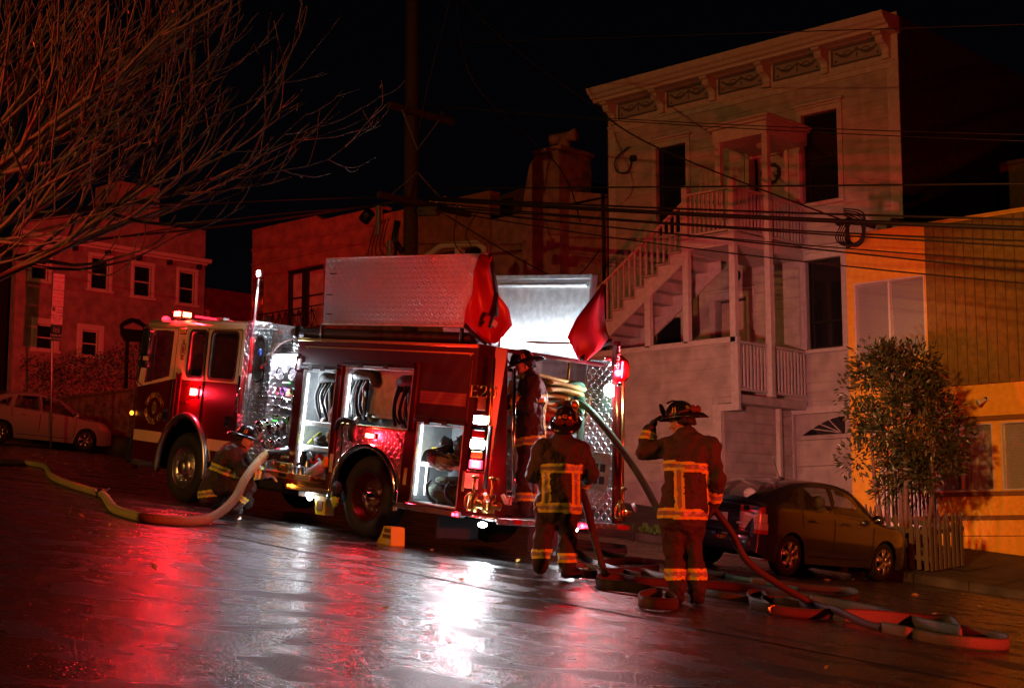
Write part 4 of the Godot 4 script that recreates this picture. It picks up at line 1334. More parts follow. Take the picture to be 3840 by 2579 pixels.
	arc_text.call("SAN FRANCISCO", 5.4, 1.22, 0.29, deg_to_rad(152), deg_to_rad(28), true, 0.075)
	arc_text.call("ENGINE CO.", 5.4, 1.34, 0.22, deg_to_rad(205), deg_to_rad(335), false, 0.08)
	part(e, "door_lettering", g, M["gold_leaf"])
	g = MB.new()   # round crest on the door and the scrolled one on the pillar
	g.lathe([Vector2(0.05, 0), Vector2(0.055, 0.004), Vector2(0.045, 0.006), Vector2(0.03, 0.003), Vector2(0.012, 0.008), Vector2(0, 0.008)], Transform3D(Basis(Vector3.RIGHT, Vector3.FORWARD, Vector3.UP), Vector3(5.4, 1.28, 0)), 12)
	for k in 10:
		var a := TAU * k / 10
		g.ball(Vector3(5.4 + cos(a) * 0.05, 1.28 + sin(a) * 0.075, -0.003), Vector3(0.014, 0.018, 0.004), 6, 4)
	part(e, "door_crest", g, M["gold_leaf"])
	g = MB.new(0)
	for k in 14:
		var a := TAU * k / 14
		g.ball(Vector3(4.76 + cos(a) * 0.06, 2.15 + sin(a) * 0.1, -0.002), Vector3(0.016, 0.022, 0.004), 6, 4)
	g.ball(Vector3(4.76, 2.15, -0.002), Vector3(0.035, 0.06, 0.004), 8, 5); g.ball(Vector3(4.76, 2.28, -0.002), Vector3(0.03, 0.025, 0.004), 8, 5); g.ball(Vector3(4.76, 2.02, -0.002), Vector3(0.05, 0.02, 0.004), 8, 5)
	part(e, "pillar_crest", g, M["brown_band"])
	g = MB.new()
	g.bx(4.705, 4.885, 2.375, 2.465, -0.02, 0, 0.008)
	var am := part(e, "amber_reflector", g, M["chrome"])
	g = MB.new()
	g.bx(4.72, 4.87, 2.39, 2.452, -0.03, -0.02, 0.006)
	obj("lens", g, M["amber_lens"], am)
	# beacons on the cab
	g = MB.new()
	g.bx(4.19, 4.44, 1.485, 1.64, -0.02, 0, 0.01)
	var sl := part(e, "side_beacon_light", g, M["red_lens"])
	g = MB.new()
	g.bx(4.235, 4.395, 1.515, 1.61, -0.032, -0.02, 0.006)
	obj("lamp_glow", g, M["glow_red_hot"], sl)
	lamp(sl, "lamp", Vector3(4.315, 1.565, -0.06), RED_LIGHT, 2.6, 0.05)
	g = MB.new()
	g.bx(4.98, 5.3, 2.6, 2.63, 0.05, 2.2, 0.01)
	var lb := part(e, "lightbar", g, M["black_plastic"])
	g = MB.new(0)
	g.prism(rrect(5.0, 5.28, 2.63, 2.72, 0.035), 0.05, 0.26); g.prism(rrect(5.02, 5.26, 2.63, 2.7, 0.03), 0.26, 0.95); g.prism(rrect(5.02, 5.26, 2.63, 2.7, 0.03), 1.02, 1.6); g.prism(rrect(5.02, 5.26, 2.63, 2.7, 0.03), 1.66, 2.18)
	obj("lightbar_lens", g, M["red_lens"], lb)
	g = MB.new()
	for z in [[0.28, 0.93], [1.04, 1.58], [1.68, 2.16]]:
		g.bx(5.0, 5.016, 2.655, 2.685, z[0], z[1])
	obj("lightbar_glow", g, M["glow_red_dim"], lb)
	g = MB.new()
	g.bx(5.02, 5.2, 2.64, 2.71, 0.035, 0.049, 0.005); g.bx(4.985, 4.998, 2.64, 2.71, 0.07, 0.2)
	obj("lamp_glow", g, M["glow_red_hot"], lb)
	lamp(lb, "lamp", Vector3(5.1, 2.75, 0.0), RED_LIGHT, 1.2, 0.05)
	g = MB.new()
	for z in [0.3, 1.1, 1.9]:
		g.bx(5.285, 5.3, 2.64, 2.7, z - 0.2, z + 0.2)
	obj("lamp_glow", g, M["glow_red"], lb)
	lamp(lb, "lamp", Vector3(5.4, 2.72, 0.4), RED_LIGHT, 300.0, 0.08, Vector3(1, 0.3, 0.46), 24.0)
	lamp(lb, "lamp", Vector3(5.4, 2.72, 1.1), RED_LIGHT, 4.0, 0.08, Vector3(1, 0.1, 0.2), 70.0)
	g = MB.new(0)
	g.ball(Vector3(5.55, 2.6, 0.12), Vector3(0.07, 0.05, 0.07), 10, 6)
	part(e, "roof_beacon_light", g, M["glow_red_dim"])
	g = MB.new()
	g.bx(3.95, 4.13, 2.6, 2.65, 0.1, 0.22, 0.01)
	part(e, "roof_marker", g, M["steel"])
	g = MB.new(0)
	g.tube([Vector3(3.45, 2.58, 0.5), Vector3(3.45, 2.72, 0.5)], 0.05, 8)
	part(e, "roof_aerial", g, M["black_rubber"])
	# mirrors
	g = MB.new(0)
	g.prism(rrect(5.24, 5.46, 2.02, 2.41, 0.05), -0.29, -0.22)
	g.prism(rrect(5.25, 5.44, 1.845, 1.955, 0.03), -0.29, -0.22)
	var mi := part(e, "mirror", g, M["black_plastic"])
	g = MB.new(0)
	g.tube([Vector3(5.83, 2.46, 0.0), Vector3(5.6, 2.45, -0.2), Vector3(5.48, 2.38, -0.27), Vector3(5.5, 1.9, -0.27), Vector3(5.55, 1.66, -0.25), Vector3(5.75, 1.6, -0.05)], 0.013, 6)
	g.frame2(rrect(5.235, 5.465, 2.015, 2.415, 0.055), rrect(5.255, 5.445, 2.035, 2.395, 0.045), -0.295, -0.288)
	obj("mirror_arm", g, M["chrome"], mi)
	# bumper, step and front marker
	g = MB.new()
	g.bx(5.95, 6.28, 0.42, 0.8, 0.1, 2.15, 0.03); g.bx(6.28, 6.4, 0.5, 0.75, 0.2, 0.8, 0.02)
	part(e, "bumper", g, M["steel"])
	g = MB.new()
	g.bx(5.92, 6.0, 0.35, 1.5, 0.05, 0.14, 0.01)
	part(e, "cab_nose_trim", g, M["engine_red"])
	g = MB.new()
	g.bx(5.12, 5.9, 0.42, 0.47, -0.02, 0.3, 0.008); g.bx(3.2, 3.82, 0.44, 0.5, -0.02, 0.3, 0.008)
	g.bx(5.18, 5.86, 0.47, 0.5, -0.025, -0.01, 0.004); g.bx(3.5, 3.82, 0.5, 0.53, -0.025, -0.01, 0.004)
	part(e, "cab_step", g, M["tread_plate"])
	g = MB.new(0)
	g.ball(Vector3(5.985, 1.17, -0.03), Vector3(0.035, 0.035, 0.03), 10, 6)
	part(e, "front_marker_light", g, M["glow_amber"])
	# cab inside lights
	g = MB.new()
	g.bx(5.3, 5.37, 1.68, 1.71, 0.5, 0.52); g.bx(5.52, 5.53, 1.715, 1.73, 0.5, 0.52)
	part(e, "dash_light", g, M["glow_green"])
	g = MB.new()
	g.bx(5.14, 5.24, 1.74, 1.775, 0.5, 0.52); g.bx(5.04, 5.08, 1.755, 1.775, 0.5, 0.52); g.bx(3.82, 3.92, 2.26, 2.29, 0.4, 0.42)
	part(e, "dash_screen", g, M["glow_screen"])
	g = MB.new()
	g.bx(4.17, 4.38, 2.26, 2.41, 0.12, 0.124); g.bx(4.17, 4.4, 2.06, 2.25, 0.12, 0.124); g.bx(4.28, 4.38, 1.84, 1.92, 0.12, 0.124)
	part(e, "sign_reflection_sheet", g, M["paper_white"])  # pale sheets painted in for a street sign mirrored in the window
	g = MB.new(0)
	g.ball(Vector3(3.78, 1.95, 0.55), Vector3(0.14, 0.2, 0.12), 10, 8); g.ball(Vector3(5.2, 1.95, 0.55), Vector3(0.12, 0.2, 0.12), 10, 8)
	g.tube([Vector3(3.5, 2.4, 0.3), Vector3(3.5, 1.75, 0.3)], 0.012, 6); g.tube([Vector3(3.33, 1.89, 0.2), Vector3(3.7, 1.89, 0.2)], 0.01, 6)
	part(e, "seat", g, M["cloth_black"])
	# wheels
	for q in [[4.45, 0.0, 0], [0.15, 0.0, 1], [4.45, 2.27, 2], [0.15, 2.27, 3]]:
		make_truck_wheel(e, q[0], q[1], q[2] % 2 == 1, q[2] < 2)
	# arches
	for q in [[4.46, 0.45, 0.655, 0.77, 0.05], [0.17, 0.5, 0.645, 0.6, 0.045]]:
		g = MB.new(0)
		var path := [Vector3(q[0] + q[2] + 0.02, 0.38, -0.01)]
		for p in arc_pts(q[0], q[1], q[2], q[3], 0.0, PI, 22):
			path.append(Vector3(p.x, p.y, -0.01))
		path.append(Vector3(q[0] - q[2] - 0.01, 0.38, -0.01))
		g.tube(path, q[4], 8)
		part(e, "wheel_arch_trim", g, M["chrome"] if q[0] < 1 else M["steel"])
		g = MB.new()
		var inner := []
		for p in arc_pts(q[0], q[1], q[2], q[3], 0.0, PI, 16):
			inner.append([Vector3(p.x, p.y, 0.0), Vector3(p.x, p.y, 0.75)])
		g.sheet(inner, 0.01)
		part(e, "wheel_well", g, M["cab_dark"])
	# --- pump module
	g = MB.new()
	g.bx(2.56, 3.17, 0.62, 2.5, 0.05, 0.2, 0.01)
	g.bx(2.48, 2.62, 0.5, 2.15, 0.0, 0.12, 0.008)
	g.bx(3.0, 3.16, 0.62, 2.52, 0.0, 0.05, 0.006)
	part(e, "tread_plate_column", g, M["tread_plate"])
	g = MB.new()
	g.prism(PackedVector2Array([Vector2(3.17, 2.15), Vector2(3.17, 2.56), Vector2(3.13, 2.6), Vector2(3.0, 2.6), Vector2(1.9, 2.52), Vector2(1.9, 2.15)]), 0.3, 2.0)
	g.prism(PackedVector2Array([Vector2(3.17, 2.3), Vector2(3.17, 2.56), Vector2(3.13, 2.6), Vector2(2.96, 2.6), Vector2(2.96, 2.3)]), 0.0, 0.3)
	part(e, "pump_cowl", g, M["tread_plate"])
	g = MB.new(0)
	var oval := []
	for p in rrect(2.7, 2.92, 1.78, 2.4, 0.11): oval.append(Vector3(p.x, p.y, 0.03))
	oval.append(oval[0])
	g.tube(oval, 0.022, 8, false)
	var ov := part(e, "oval_opening", g, M["black_rubber"])
	g = MB.new()
	g.prism(rrect(2.71, 2.91, 1.79, 2.39, 0.1), 0.02, 0.045)
	obj("dark_hole", g, M["cab_dark"], ov)
	g = MB.new(0)
	g.ball(Vector3(2.79, 2.17, 0.02), Vector3(0.045, 0.055, 0.03), 10, 6)
	obj("blue_cap", g, M["paint_blue"], ov)
	# door edge reflector tube beside the cab
	g = MB.new(0)
	g.tube([Vector3(3.13, 1.84, -0.03), Vector3(3.13, 1.35, -0.03)], 0.026, 10)
	part(e, "grab_rail", g, M["chrome"])
	g = MB.new(0)
	g.tube([Vector3(3.08, 1.84, -0.02), Vector3(3.08, 1.33, -0.02)], 0.02, 8)
	part(e, "grab_rail", g, M["paint_red"])
	# pump operator's panel
	g = MB.new()
	g.bx(1.82, 2.66, 0.6, 2.13, 0.12, 0.15)
	var pp := part(e, "pump_panel", g, M["steel"])
	g = MB.new()
	g.bx(1.85, 2.64, 0.5, 0.6, 0.0, 0.3, 0.01)
	obj("lower_sill", g, M["black_plastic"], pp)
	g = MB.new()
	g.bx(1.84, 2.56, 2.13, 2.17, -0.02, 0.16, 0.008)
	obj("panel_hood", g, M["bare_alu"], pp)
	g = MB.new()
	g.bx(1.88, 2.52, 2.116, 2.128, 0.02, 0.07)
	obj("hood_lamp_glow", g, M["glow_violet"], pp)
	strip_light(pp, "hood_lamp", Vector3(2.2, 2.11, 0.03), Vector3(0, -1, 0.18).normalized(), Vector3.RIGHT, Vector2(0.05, 0.6), Color(0.86, 0.84, 1.0), 1.1)
	lamp(pp, "hood_lamp", Vector3(2.2, 2.08, -0.12), Color(0.86, 0.86, 1.0), 0.5, 0.05)
	g = MB.new()
	g.bx(2.5, 2.72, 1.86, 1.99, 0.02, 0.12, 0.012)
	obj("chrome_box", g, M["chrome"], pp)
	var gauge := func(x: float, y: float, r: float, rim: Material) -> void:
		var q := MB.new(0)
		var xf := Transform3D(Basis(Vector3.RIGHT, Vector3.FORWARD, Vector3.UP), Vector3(x, y, 0.12))
		q.lathe([Vector2(r * 1.12, 0), Vector2(r * 1.15, 0.025), Vector2(r * 1.05, 0.035), Vector2(r * 0.92, 0.028), Vector2(r * 0.92, 0.0)], xf, 18)
		var gg := obj("gauge", q, rim, pp)
		q = MB.new()
		q.lathe([Vector2(r * 0.92, 0.012), Vector2(0, 0.012)], xf, 16)
		obj("dial", q, M["gauge_face"], gg)
		q = MB.new()
		q.bar(Vector3(x, y, 0.105), Vector3(x + r * 0.55, y - r * 0.4, 0.105), r * 0.08, 0.003, Vector3.UP)
		for k in 9:
			var a := PI * 1.25 - k * PI * 1.5 / 8
			q.bar(Vector3(x + cos(a) * r * 0.65, y + sin(a) * r * 0.65, 0.106), Vector3(x + cos(a) * r * 0.82, y + sin(a) * r * 0.82, 0.106), r * 0.05, 0.002, Vector3.BACK)
		obj("needle", q, M["paper_white"], gg)
	gauge.call(2.38, 1.915, 0.085, M["chrome"]); gauge.call(2.09, 1.92, 0.085, M["chrome"])
	gauge.call(2.62, 1.675, 0.05, M["paint_orange"]); gauge.call(2.5, 1.675, 0.048, M["paint_white"]); gauge.call(2.38, 1.675, 0.048, M["paint_maroon"]); gauge.call(2.27, 1.675, 0.048, M["paint_purple"]); gauge.call(2.05, 1.68, 0.045, M["paint_green"])
	gauge.call(2.58, 1.48, 0.05, M["paint_white"]); gauge.call(2.57, 1.36, 0.05, M["paint_yellow"])
	g = MB.new()
	for x in [2.3, 2.235, 2.17]: g.box(Vector3(x, 1.795, 0.11), Vector3(0.02, 0.016, 0.02))
	for x in [2.34, 2.3, 2.26]: g.box(Vector3(x, 1.285, 0.04), Vector3(0.018, 0.012, 0.02))
	obj("green_light", g, M["glow_green"], pp)
	g = MB.new()
	g.bx(2.13, 2.19, 1.685, 1.715, 0.1, 0.12); g.bx(2.13, 2.2, 1.625, 1.64, 0.1, 0.12)
	g.box(Vector3(2.36, 1.645, 0.1), Vector3(0.02, 0.02, 0.02)); g.box(Vector3(2.25, 1.64, 0.1), Vector3(0.02, 0.02, 0.02))
	obj("red_display_light", g, M["glow_red_dim"], pp)
	g = MB.new()
	g.bx(2.13, 2.2, 1.652, 1.672, 0.1, 0.12)
	obj("yellow_display_light", g, M["glow_yellow"], pp)
	g = MB.new(0)
	g.tube([Vector3(2.72, 1.58, 0.05), Vector3(2.62, 1.58, 0.0), Vector3(2.1, 1.575, 0.0), Vector3(2.0, 1.57, 0.05)], 0.014, 8)
	for x in [2.68, 2.6, 2.3, 2.12]: g.ball(Vector3(x, 1.58, 0.0), Vector3(0.03, 0.026, 0.026), 8, 6)
	g.tube([Vector3(2.12, 1.58, 0.02), Vector3(2.2, 1.5, 0.0)], 0.014, 6); g.tube([Vector3(2.06, 1.58, 0.02), Vector3(2.0, 1.5, 0.0)], 0.014, 6)
	obj("valve_rod", g, M["chrome"], pp)
	for q in [[1.47, 2.53], [1.345, 2.5]]:
		g = MB.new(0)
		g.tube([Vector3(q[1], q[0] + 0.01, 0.04), Vector3(1.95, q[0] - 0.02, 0.04)], 0.011, 6)
		g.tube([Vector3(2.44, q[0] + 0.005, 0.04), Vector3(2.26, q[0] - 0.005, 0.04)], 0.02, 8)
		g.ball(Vector3(2.24, q[0], 0.04), Vector3(0.03, 0.03, 0.03)); g.ball(Vector3(q[1], q[0], 0.05), Vector3(0.026, 0.026, 0.026))
		obj("pull_lever", g, M["chrome"], pp)
	for q in [[2.5, 1.26, 0.08], [2.24, 1.24, 0.07], [2.34, 1.04, 0.055], [2.16, 1.06, 0.05]]:   # capped outlets
		g = MB.new(0)
		var xf := Transform3D(Basis(Vector3.RIGHT, Vector3(0, -0.45, -0.9).normalized(), Vector3(0, 0.9, -0.45).normalized()), Vector3(q[0], q[1], 0.12))
		var r: float = q[2]
		g.lathe([Vector2(r * 0.9, 0), Vector2(r * 0.9, 0.05), Vector2(r * 1.1, 0.06), Vector2(r * 1.1, 0.1), Vector2(r * 0.95, 0.11), Vector2(r * 0.95, 0.15), Vector2(r * 1.12, 0.155), Vector2(r * 1.12, 0.2), Vector2(r * 0.7, 0.215), Vector2(0, 0.22)], xf, 14)
		for k in 3:
			var a := TAU * k / 3
			g.ball(xf * Vector3(cos(a) * r * 1.2, 0.18, sin(a) * r * 1.2), Vector3.ONE * r * 0.22, 6, 4)
		obj("outlet_cap", g, M["chrome"], pp)
		g = MB.new(0)
		g.tube(spline([Vector3(q[0] + r, q[1] - 0.05, 0.02), Vector3(q[0] + r * 1.2, q[1] - 0.16, 0.04), Vector3(q[0], q[1] - 0.2, 0.05), Vector3(q[0] - r * 1.1, q[1] - 0.13, 0.06)]), 0.005, 5)
		obj("cap_chain", g, M["chrome"], pp)
	g = MB.new()
	for q in [[2.58, 1.62, 0.03, 0.02], [2.6, 1.77, 0.06, 0.05], [2.6, 0.96, 0.05, 0.05], [2.6, 0.88, 0.05, 0.04], [2.1, 1.45, 0.05, 0.03], [2.35, 1.43, 0.05, 0.02], [2.55, 1.12, 0.06, 0.03], [2.3, 0.85, 0.08, 0.05]]:
		g.box(Vector3(q[0], q[1], 0.115), Vector3(q[2], q[3], 0.006), 0.001)
	obj("label_plate", g, M["paper_white"], pp)
	g = MB.new(0)
	var suction := Transform3D(Basis(Vector3.RIGHT, Vector3.FORWARD, Vector3.UP), Vector3(1.93, 0.86, 0.16))
	g.lathe([Vector2(0.1, 0), Vector2(0.1, 0.1), Vector2(0.115, 0.11), Vector2(0.115, 0.17), Vector2(0.09, 0.18), Vector2(0.085, 0.26), Vector2(0.0, 0.27)], suction, 18)
	obj("suction_inlet", g, M["steel"], pp)
	g = MB.new(0)
	g.tube([Vector3(2.5, 0.66, 0.05), Vector3(2.45, 0.8, 0.0), Vector3(2.3, 0.78, -0.02)], 0.012, 6); g.tube([Vector3(2.0, 1.0, 0.1), Vector3(1.98, 1.1, 0.02), Vector3(1.98, 0.95, -0.04)], 0.016, 6)
	g.tube([Vector3(1.87, 1.62, 0.0), Vector3(1.84, 1.7, -0.03), Vector3(1.84, 1.55, -0.03), Vector3(1.88, 1.5, 0.0)], 0.013, 6); g.tube([Vector3(1.9, 1.33, 0.0), Vector3(1.88, 1.36, -0.03), Vector3(1.9, 1.18, -0.03), Vector3(1.92, 1.16, 0.0)], 0.013, 6)
	g.tube([Vector3(1.86, 2.12, 0.0), Vector3(1.84, 2.14, -0.03), Vector3(1.85, 1.98, -0.03), Vector3(1.87, 1.96, 0.0)], 0.013, 6)
	obj("grab_handle", g, M["chrome"], pp)
	g = MB.new(0)
	for y in [2.3, 2.25, 2.21]: g.tube([Vector3(2.5, y, 0.12), Vector3(1.9, y + 0.004, 0.12)], 0.018, 8)
	g.ball(Vector3(2.32, 2.42, 0.2), Vector3(0.045, 0.02, 0.045)); g.tube([Vector3(2.32, 2.28, 0.2), Vector3(2.32, 2.42, 0.2)], 0.022, 8)
	part(e, "pipe_rack", g, M["chrome"])
	# light mast
	g = MB.new(0)
	g.tube([Vector3(2.93, 1.67, -0.01), Vector3(2.96, 2.25, -0.01)], 0.028, 10); g.tube([Vector3(2.95, 2.0, -0.01), Vector3(2.96, 2.12, -0.01)], 0.034, 10)
	var ma := part(e, "light_mast", g, M["paint_white"])
	g = MB.new(0)
	g.tube([Vector3(2.94, 1.88, -0.012), Vector3(2.965, 2.36, -0.012)], 0.031, 10)
	obj("red_sleeve", g, M["paint_red"], ma)
	g = MB.new(0)
	g.tube([Vector3(2.965, 2.36, -0.01), Vector3(2.99, 3.17, 0.0)], 0.016, 10)
	obj("upper_tube", g, M["bare_alu"], ma)
	g = MB.new(0)
	g.box(Vector3(2.99, 3.235, 0.0), Vector3(0.07, 0.1, 0.05), 0.01)
	obj("lamp_head", g, M["bare_alu"], ma)
	g = MB.new(0)
	g.ball(Vector3(2.975, 3.24, -0.03), Vector3(0.033, 0.045, 0.02), 10, 8)
	obj("lamp_glow", g, M["glow_flood"], ma)
	lamp(ma, "lamp", Vector3(2.93, 3.2, -0.12), WHITE_LIGHT, 2.4, 0.03, Vector3(-0.3, -1, 0.14), 38.0)
	# --- body side
	g = wall_holes(-1.68, 1.87, 0.45, 2.34, 0.0, 0.04, [Rect2(0.98, 0.64, 0.72, 1.35), Rect2(-0.55, 1.35, 1.35, 0.71), Rect2(-1.56, 0.53, 0.85, 0.92), Rect2(-0.5, 0.3, 1.33, 1.02)])
	var body := part(e, "body_side", g, red)
	g = MB.new()
	g.bx(-1.68, 1.87, 2.34, 2.39, 0.0, 2.27, 0.012)
	g.bx(-1.68, 1.87, 0.5, 2.34, 2.23, 2.27)
	g.bx(1.83, 1.87, 0.5, 2.34, 0.04, 2.23)
	part(e, "body_top", g, red)
	# tread plate round the rear wheel
	var wp := PackedVector2Array([Vector2(-0.5, 1.32), Vector2(-0.5, 0.5)])
	for p in arc_pts(0.17, 0.5, 0.635, 0.585, PI, 0.0, 18): wp.append(p)
	wp.append_array([Vector2(0.83, 0.5), Vector2(0.83, 1.32)])
	g = MB.new()
	g.prism(wp, 0.006, 0.03)
	part(e, "wheel_surround", g, M["tread_plate"])
	g = MB.new()
	g.prism(PackedVector2Array([Vector2(-0.44, 0.95), Vector2(-0.44, 1.18), Vector2(-0.34, 1.28), Vector2(-0.28, 1.28)]), 0.0, 0.006)
	part(e, "access_flap", g, M["tread_plate"])
	# lockers
	var lockers := [[0.98, 1.70, 0.64, 1.99, 0.55], [-0.55, 0.80, 1.35, 2.06, 0.5], [-1.56, -0.71, 0.53, 1.45, 0.55]]
	for q in lockers:
		g = MB.new()
		g.bx(q[0], q[1], q[2], q[3], q[4], q[4] + 0.02)
		g.bx(q[0] - 0.02, q[0], q[2], q[3], 0.04, q[4]); g.bx(q[1], q[1] + 0.02, q[2], q[3], 0.04, q[4])
		g.bx(q[0], q[1], q[2] - 0.02, q[2], 0.04, q[4]); g.bx(q[0], q[1], q[3], q[3] + 0.02, 0.04, q[4])
		var lk := part(e, "locker", g, M["locker_grey"])
		g = MB.new()   # door frame and rolled shutter box with its bar
		g.bx(q[1] - 0.03, q[1], q[2], q[3], -0.004, 0.05, 0.004); g.bx(q[0], q[0] + 0.012, q[2], q[3], -0.004, 0.05)
		g.bx(q[0], q[1], q[2] - 0.025, q[2], -0.02, 0.1, 0.005)
		obj("door_frame", g, M["bare_alu"], lk)
		g = MB.new()
		g.bx(q[0] - 0.04, q[1] + 0.06, q[3] + 0.0, q[3] + 0.03, -0.03, 0.04, 0.006)
		for x in [0.25, 0.62]:
			g.bx(lerpf(q[1], q[0], x) - 0.06, lerpf(q[1], q[0], x) + 0.04, q[3] - 0.02, q[3] + 0.045, -0.045, -0.03, 0.006)
		g.bx(q[0] - 0.02, q[1] + 0.03, q[3] + 0.05, q[3] + 0.075, -0.02, 0.0, 0.004)
		obj("shutter_bar", g, M["black_plastic"], lk)
		g = MB.new()
		g.bx(q[0], q[1] - 0.02, q[3] - 0.03, q[3] - 0.018, 0.0, 0.05, 0.003)
		obj("shutter_edge", g, M["bare_alu"], lk)
	var strip := func(x: float, y0: float, y1: float, en: float) -> void:
		var q := MB.new()
		q.bx(x - 0.03, x - 0.008, y0, y1, 0.052, 0.066)
		var s := part(e, "locker_strip_light", q, M["glow_white"])
		strip_light(s, "lamp", Vector3(x - 0.05, (y0 + y1) / 2, 0.07), Vector3(-0.8, 0, 0.6), Vector3.UP, Vector2(0.03, y1 - y0), WHITE_LIGHT, en)
	strip.call(1.69, 0.72, 1.93, 0.9)
	strip.call(0.79, 1.42, 1.95, 0.28)
	strip.call(-0.72, 0.6, 1.42, 0.55)
	g = MB.new()   # shelves
	g.bx(0.99, 1.66, 1.3, 1.325, 0.08, 0.55, 0.004); g.bx(0.99, 1.66, 0.99, 1.015, 0.08, 0.55, 0.004); g.bx(0.99, 1.66, 1.27, 1.3, 0.08, 0.1); g.bx(0.99, 1.66, 0.96, 0.99, 0.08, 0.1)
	g.bx(-1.55, -0.72, 0.97, 0.99, 0.1, 0.55, 0.004); g.bx(-1.55, -0.72, 0.94, 0.97, 0.1, 0.115)
	g.bx(-0.82, -0.78, 0.6, 0.94, 0.14, 0.18, 0.006); g.bx(-0.82, -0.79, 0.99, 1.12, 0.12, 0.18, 0.006)
	g.bx(-1.5, -0.9, 1.18, 1.33, 0.5, 0.52, 0.004)
	part(e, "shelf", g, M["bare_alu"])
	g = MB.new()
	for k in 13: g.bx(1.48, 1.6, 1.42 + k * 0.038, 1.43 + k * 0.038, 0.545, 0.552)
	part(e, "vent_slot", g, M["cab_dark"])
	g = MB.new()
	g.bx(1.45, 1.63, 1.05, 1.25, 0.54, 0.545); 
	part(e, "yellow_placard", g, M["paint_yellow"])
	g = MB.new()
	g.bx(1.465, 1.615, 1.065, 1.235, 0.535, 0.54)
	part(e, "placard_face", g, M["locker_grey"])
	# rub rails and stripes
	g = MB.new()
	g.bx(-1.69, 1.86, 2.345, 2.385, -0.03, 0.0, 0.006)
	part(e, "drip_rail", g, M["gold_leaf"])
	g = MB.new()
	g.bx(-1.6, 1.72, 2.268, 2.285, -0.006, 0.0); g.prism(PackedVector2Array([Vector2(1.72, 2.285), Vector2(1.66, 2.285), Vector2(1.66, 2.245)]), -0.006, 0.0); g.prism(PackedVector2Array([Vector2(-1.6, 2.285), Vector2(-1.54, 2.285), Vector2(-1.54, 2.245)]), -0.006, 0.0)
	part(e, "gold_stripe", g, M["gold_leaf"])
	for k in 4:
		g = MB.new()
		g.bx(-1.55, -0.72, 1.672 + k * 0.037, 1.706 + k * 0.037, -0.004, 0.0)
		part(e, "reflective_band", g, M["reflect_red"])
	g = MB.new()
	for x in [-0.64, -0.66]: g.bx(x, x + 0.008, 1.35, 2.14, -0.004, 0.0)
	g.bx(-1.6, -1.59, 1.5, 2.2, -0.004, 0.0); g.bx(0.87, 0.88, 0.6, 2.1, -0.004, 0.0)
	part(e, "shutter_rail", g, M["paint_red"])
	g = MB.new()
	g.bx(-1.66, -1.62, 0.72, 0.95, -0.005, 0.0); g.bx(0.86, 0.93, 0.72, 0.95, -0.005, 0.0); g.bx(-0.62, -0.56, 0.7, 0.9, -0.005, 0.0)
	part(e, "side_stripe", g, M["reflect_white"])
	g = MB.new()
	g.bx(-0.58, 0.84, 1.315, 1.348, -0.03, 0.06, 0.006)
	part(e, "ledge", g, M["brass"])
	for q in [[-1.66, -0.51, 0.42, 0.485], [0.87, 1.8, 0.43, 0.495]]:
		g = MB.new()
		g.bx(q[0], q[1], q[2], q[3], -0.035, 0.06, 0.01)
		var rr := part(e, "running_board", g, M["steel"])
		g = MB.new()
		g.bx(q[0], q[1], q[3], q[3] + 0.012, -0.04, 0.05, 0.004)
		obj("bright_edge", g, M["chrome"], rr)
	# slide-out tray
	g = MB.new()
	g.bx(0.97, 1.99, 0.575, 0.65, -0.24, -0.2, 0.006); g.bx(0.97, 1.99, 0.575, 0.59, -0.2, 0.3, 0.004); g.bx(1.96, 1.99, 0.59, 0.65, -0.2, 0.3, 0.004)
	var ty := part(e, "slide_tray", g, M["brass"])
	g = MB.new()
	g.bx(1.5, 1.66, 0.59, 0.635, -0.245, -0.24)
	obj("tray_latch", g, M["black_plastic"], ty)
	g = MB.new()
	g.bx(0.97, 1.3, 0.585, 0.6, -0.255, -0.24); g.bx(0.97, 1.3, 0.615, 0.63, -0.255, -0.24)
	obj("tray_label", g, M["paper_white"], ty)
	# side markers and under lights
	for q in [[1.71, 0.48, "glow_amber", 0.3], [-1.57, 0.45, "glow_red", 0.4]]:
		g = MB.new(0)
		g.ball(Vector3(q[0], q[1], -0.045), Vector3(0.022, 0.018, 0.014), 8, 6)
		var mk := part(e, "side_marker_light", g, M[q[2]])
		lamp(mk, "lamp", Vector3(q[0], q[1], -0.09), Color(1.0, 0.3, 0.02) if q[2] == "glow_amber" else RED_LIGHT, q[3] * 0.1, 0.02)
	g = MB.new()
	g.bx(1.3, 1.62, 0.36, 0.43, 0.06, 0.3, 0.01)
	part(e, "under_lamp_box", g, M["paint_white"])
	for q in [Vector3(1.38, 0.4, 0.05), Vector3(1.3, 0.36, 0.02)]:
		g = MB.new(0)
		g.ball(q, Vector3(0.04, 0.03, 0.03), 10, 6)
		var ul := part(e, "ground_light", g, M["glow_flood"])
		if q.y > 0.38: lamp(ul, "lamp", q + Vector3(0, -0.05, -0.05), WHITE_LIGHT, 0.9, 0.03, Vector3(0.1, -1, -0.45), 70.0)
	# red lamp over the rear wheel
	g = MB.new()
	g.bx(0.03, 0.25, 1.19, 1.26, -0.02, 0.006, 0.01)
	sl = part(e, "side_beacon_light", g, M["red_lens"])
	g = MB.new()
	for k in 3: g.bx(0.06 + k * 0.056, 0.11 + k * 0.056, 1.2, 1.25, -0.03, -0.02, 0.004)
	obj("lamp_glow", g, M["glow_red_hot"], sl)
	lamp(sl, "lamp", Vector3(0.14, 1.225, -0.06), RED_LIGHT, 0.8, 0.04)
	# hard suction hose on the roof edge
	g = MB.new(0)
	var pth := []
	var rad := []
	for k in 150:
		pth.append(Vector3(2.0 - 3.52 * k / 149.0, 2.455, 0.06)); rad.append(0.07 if k % 2 else 0.061)
	g.tube(pth, rad, 14)
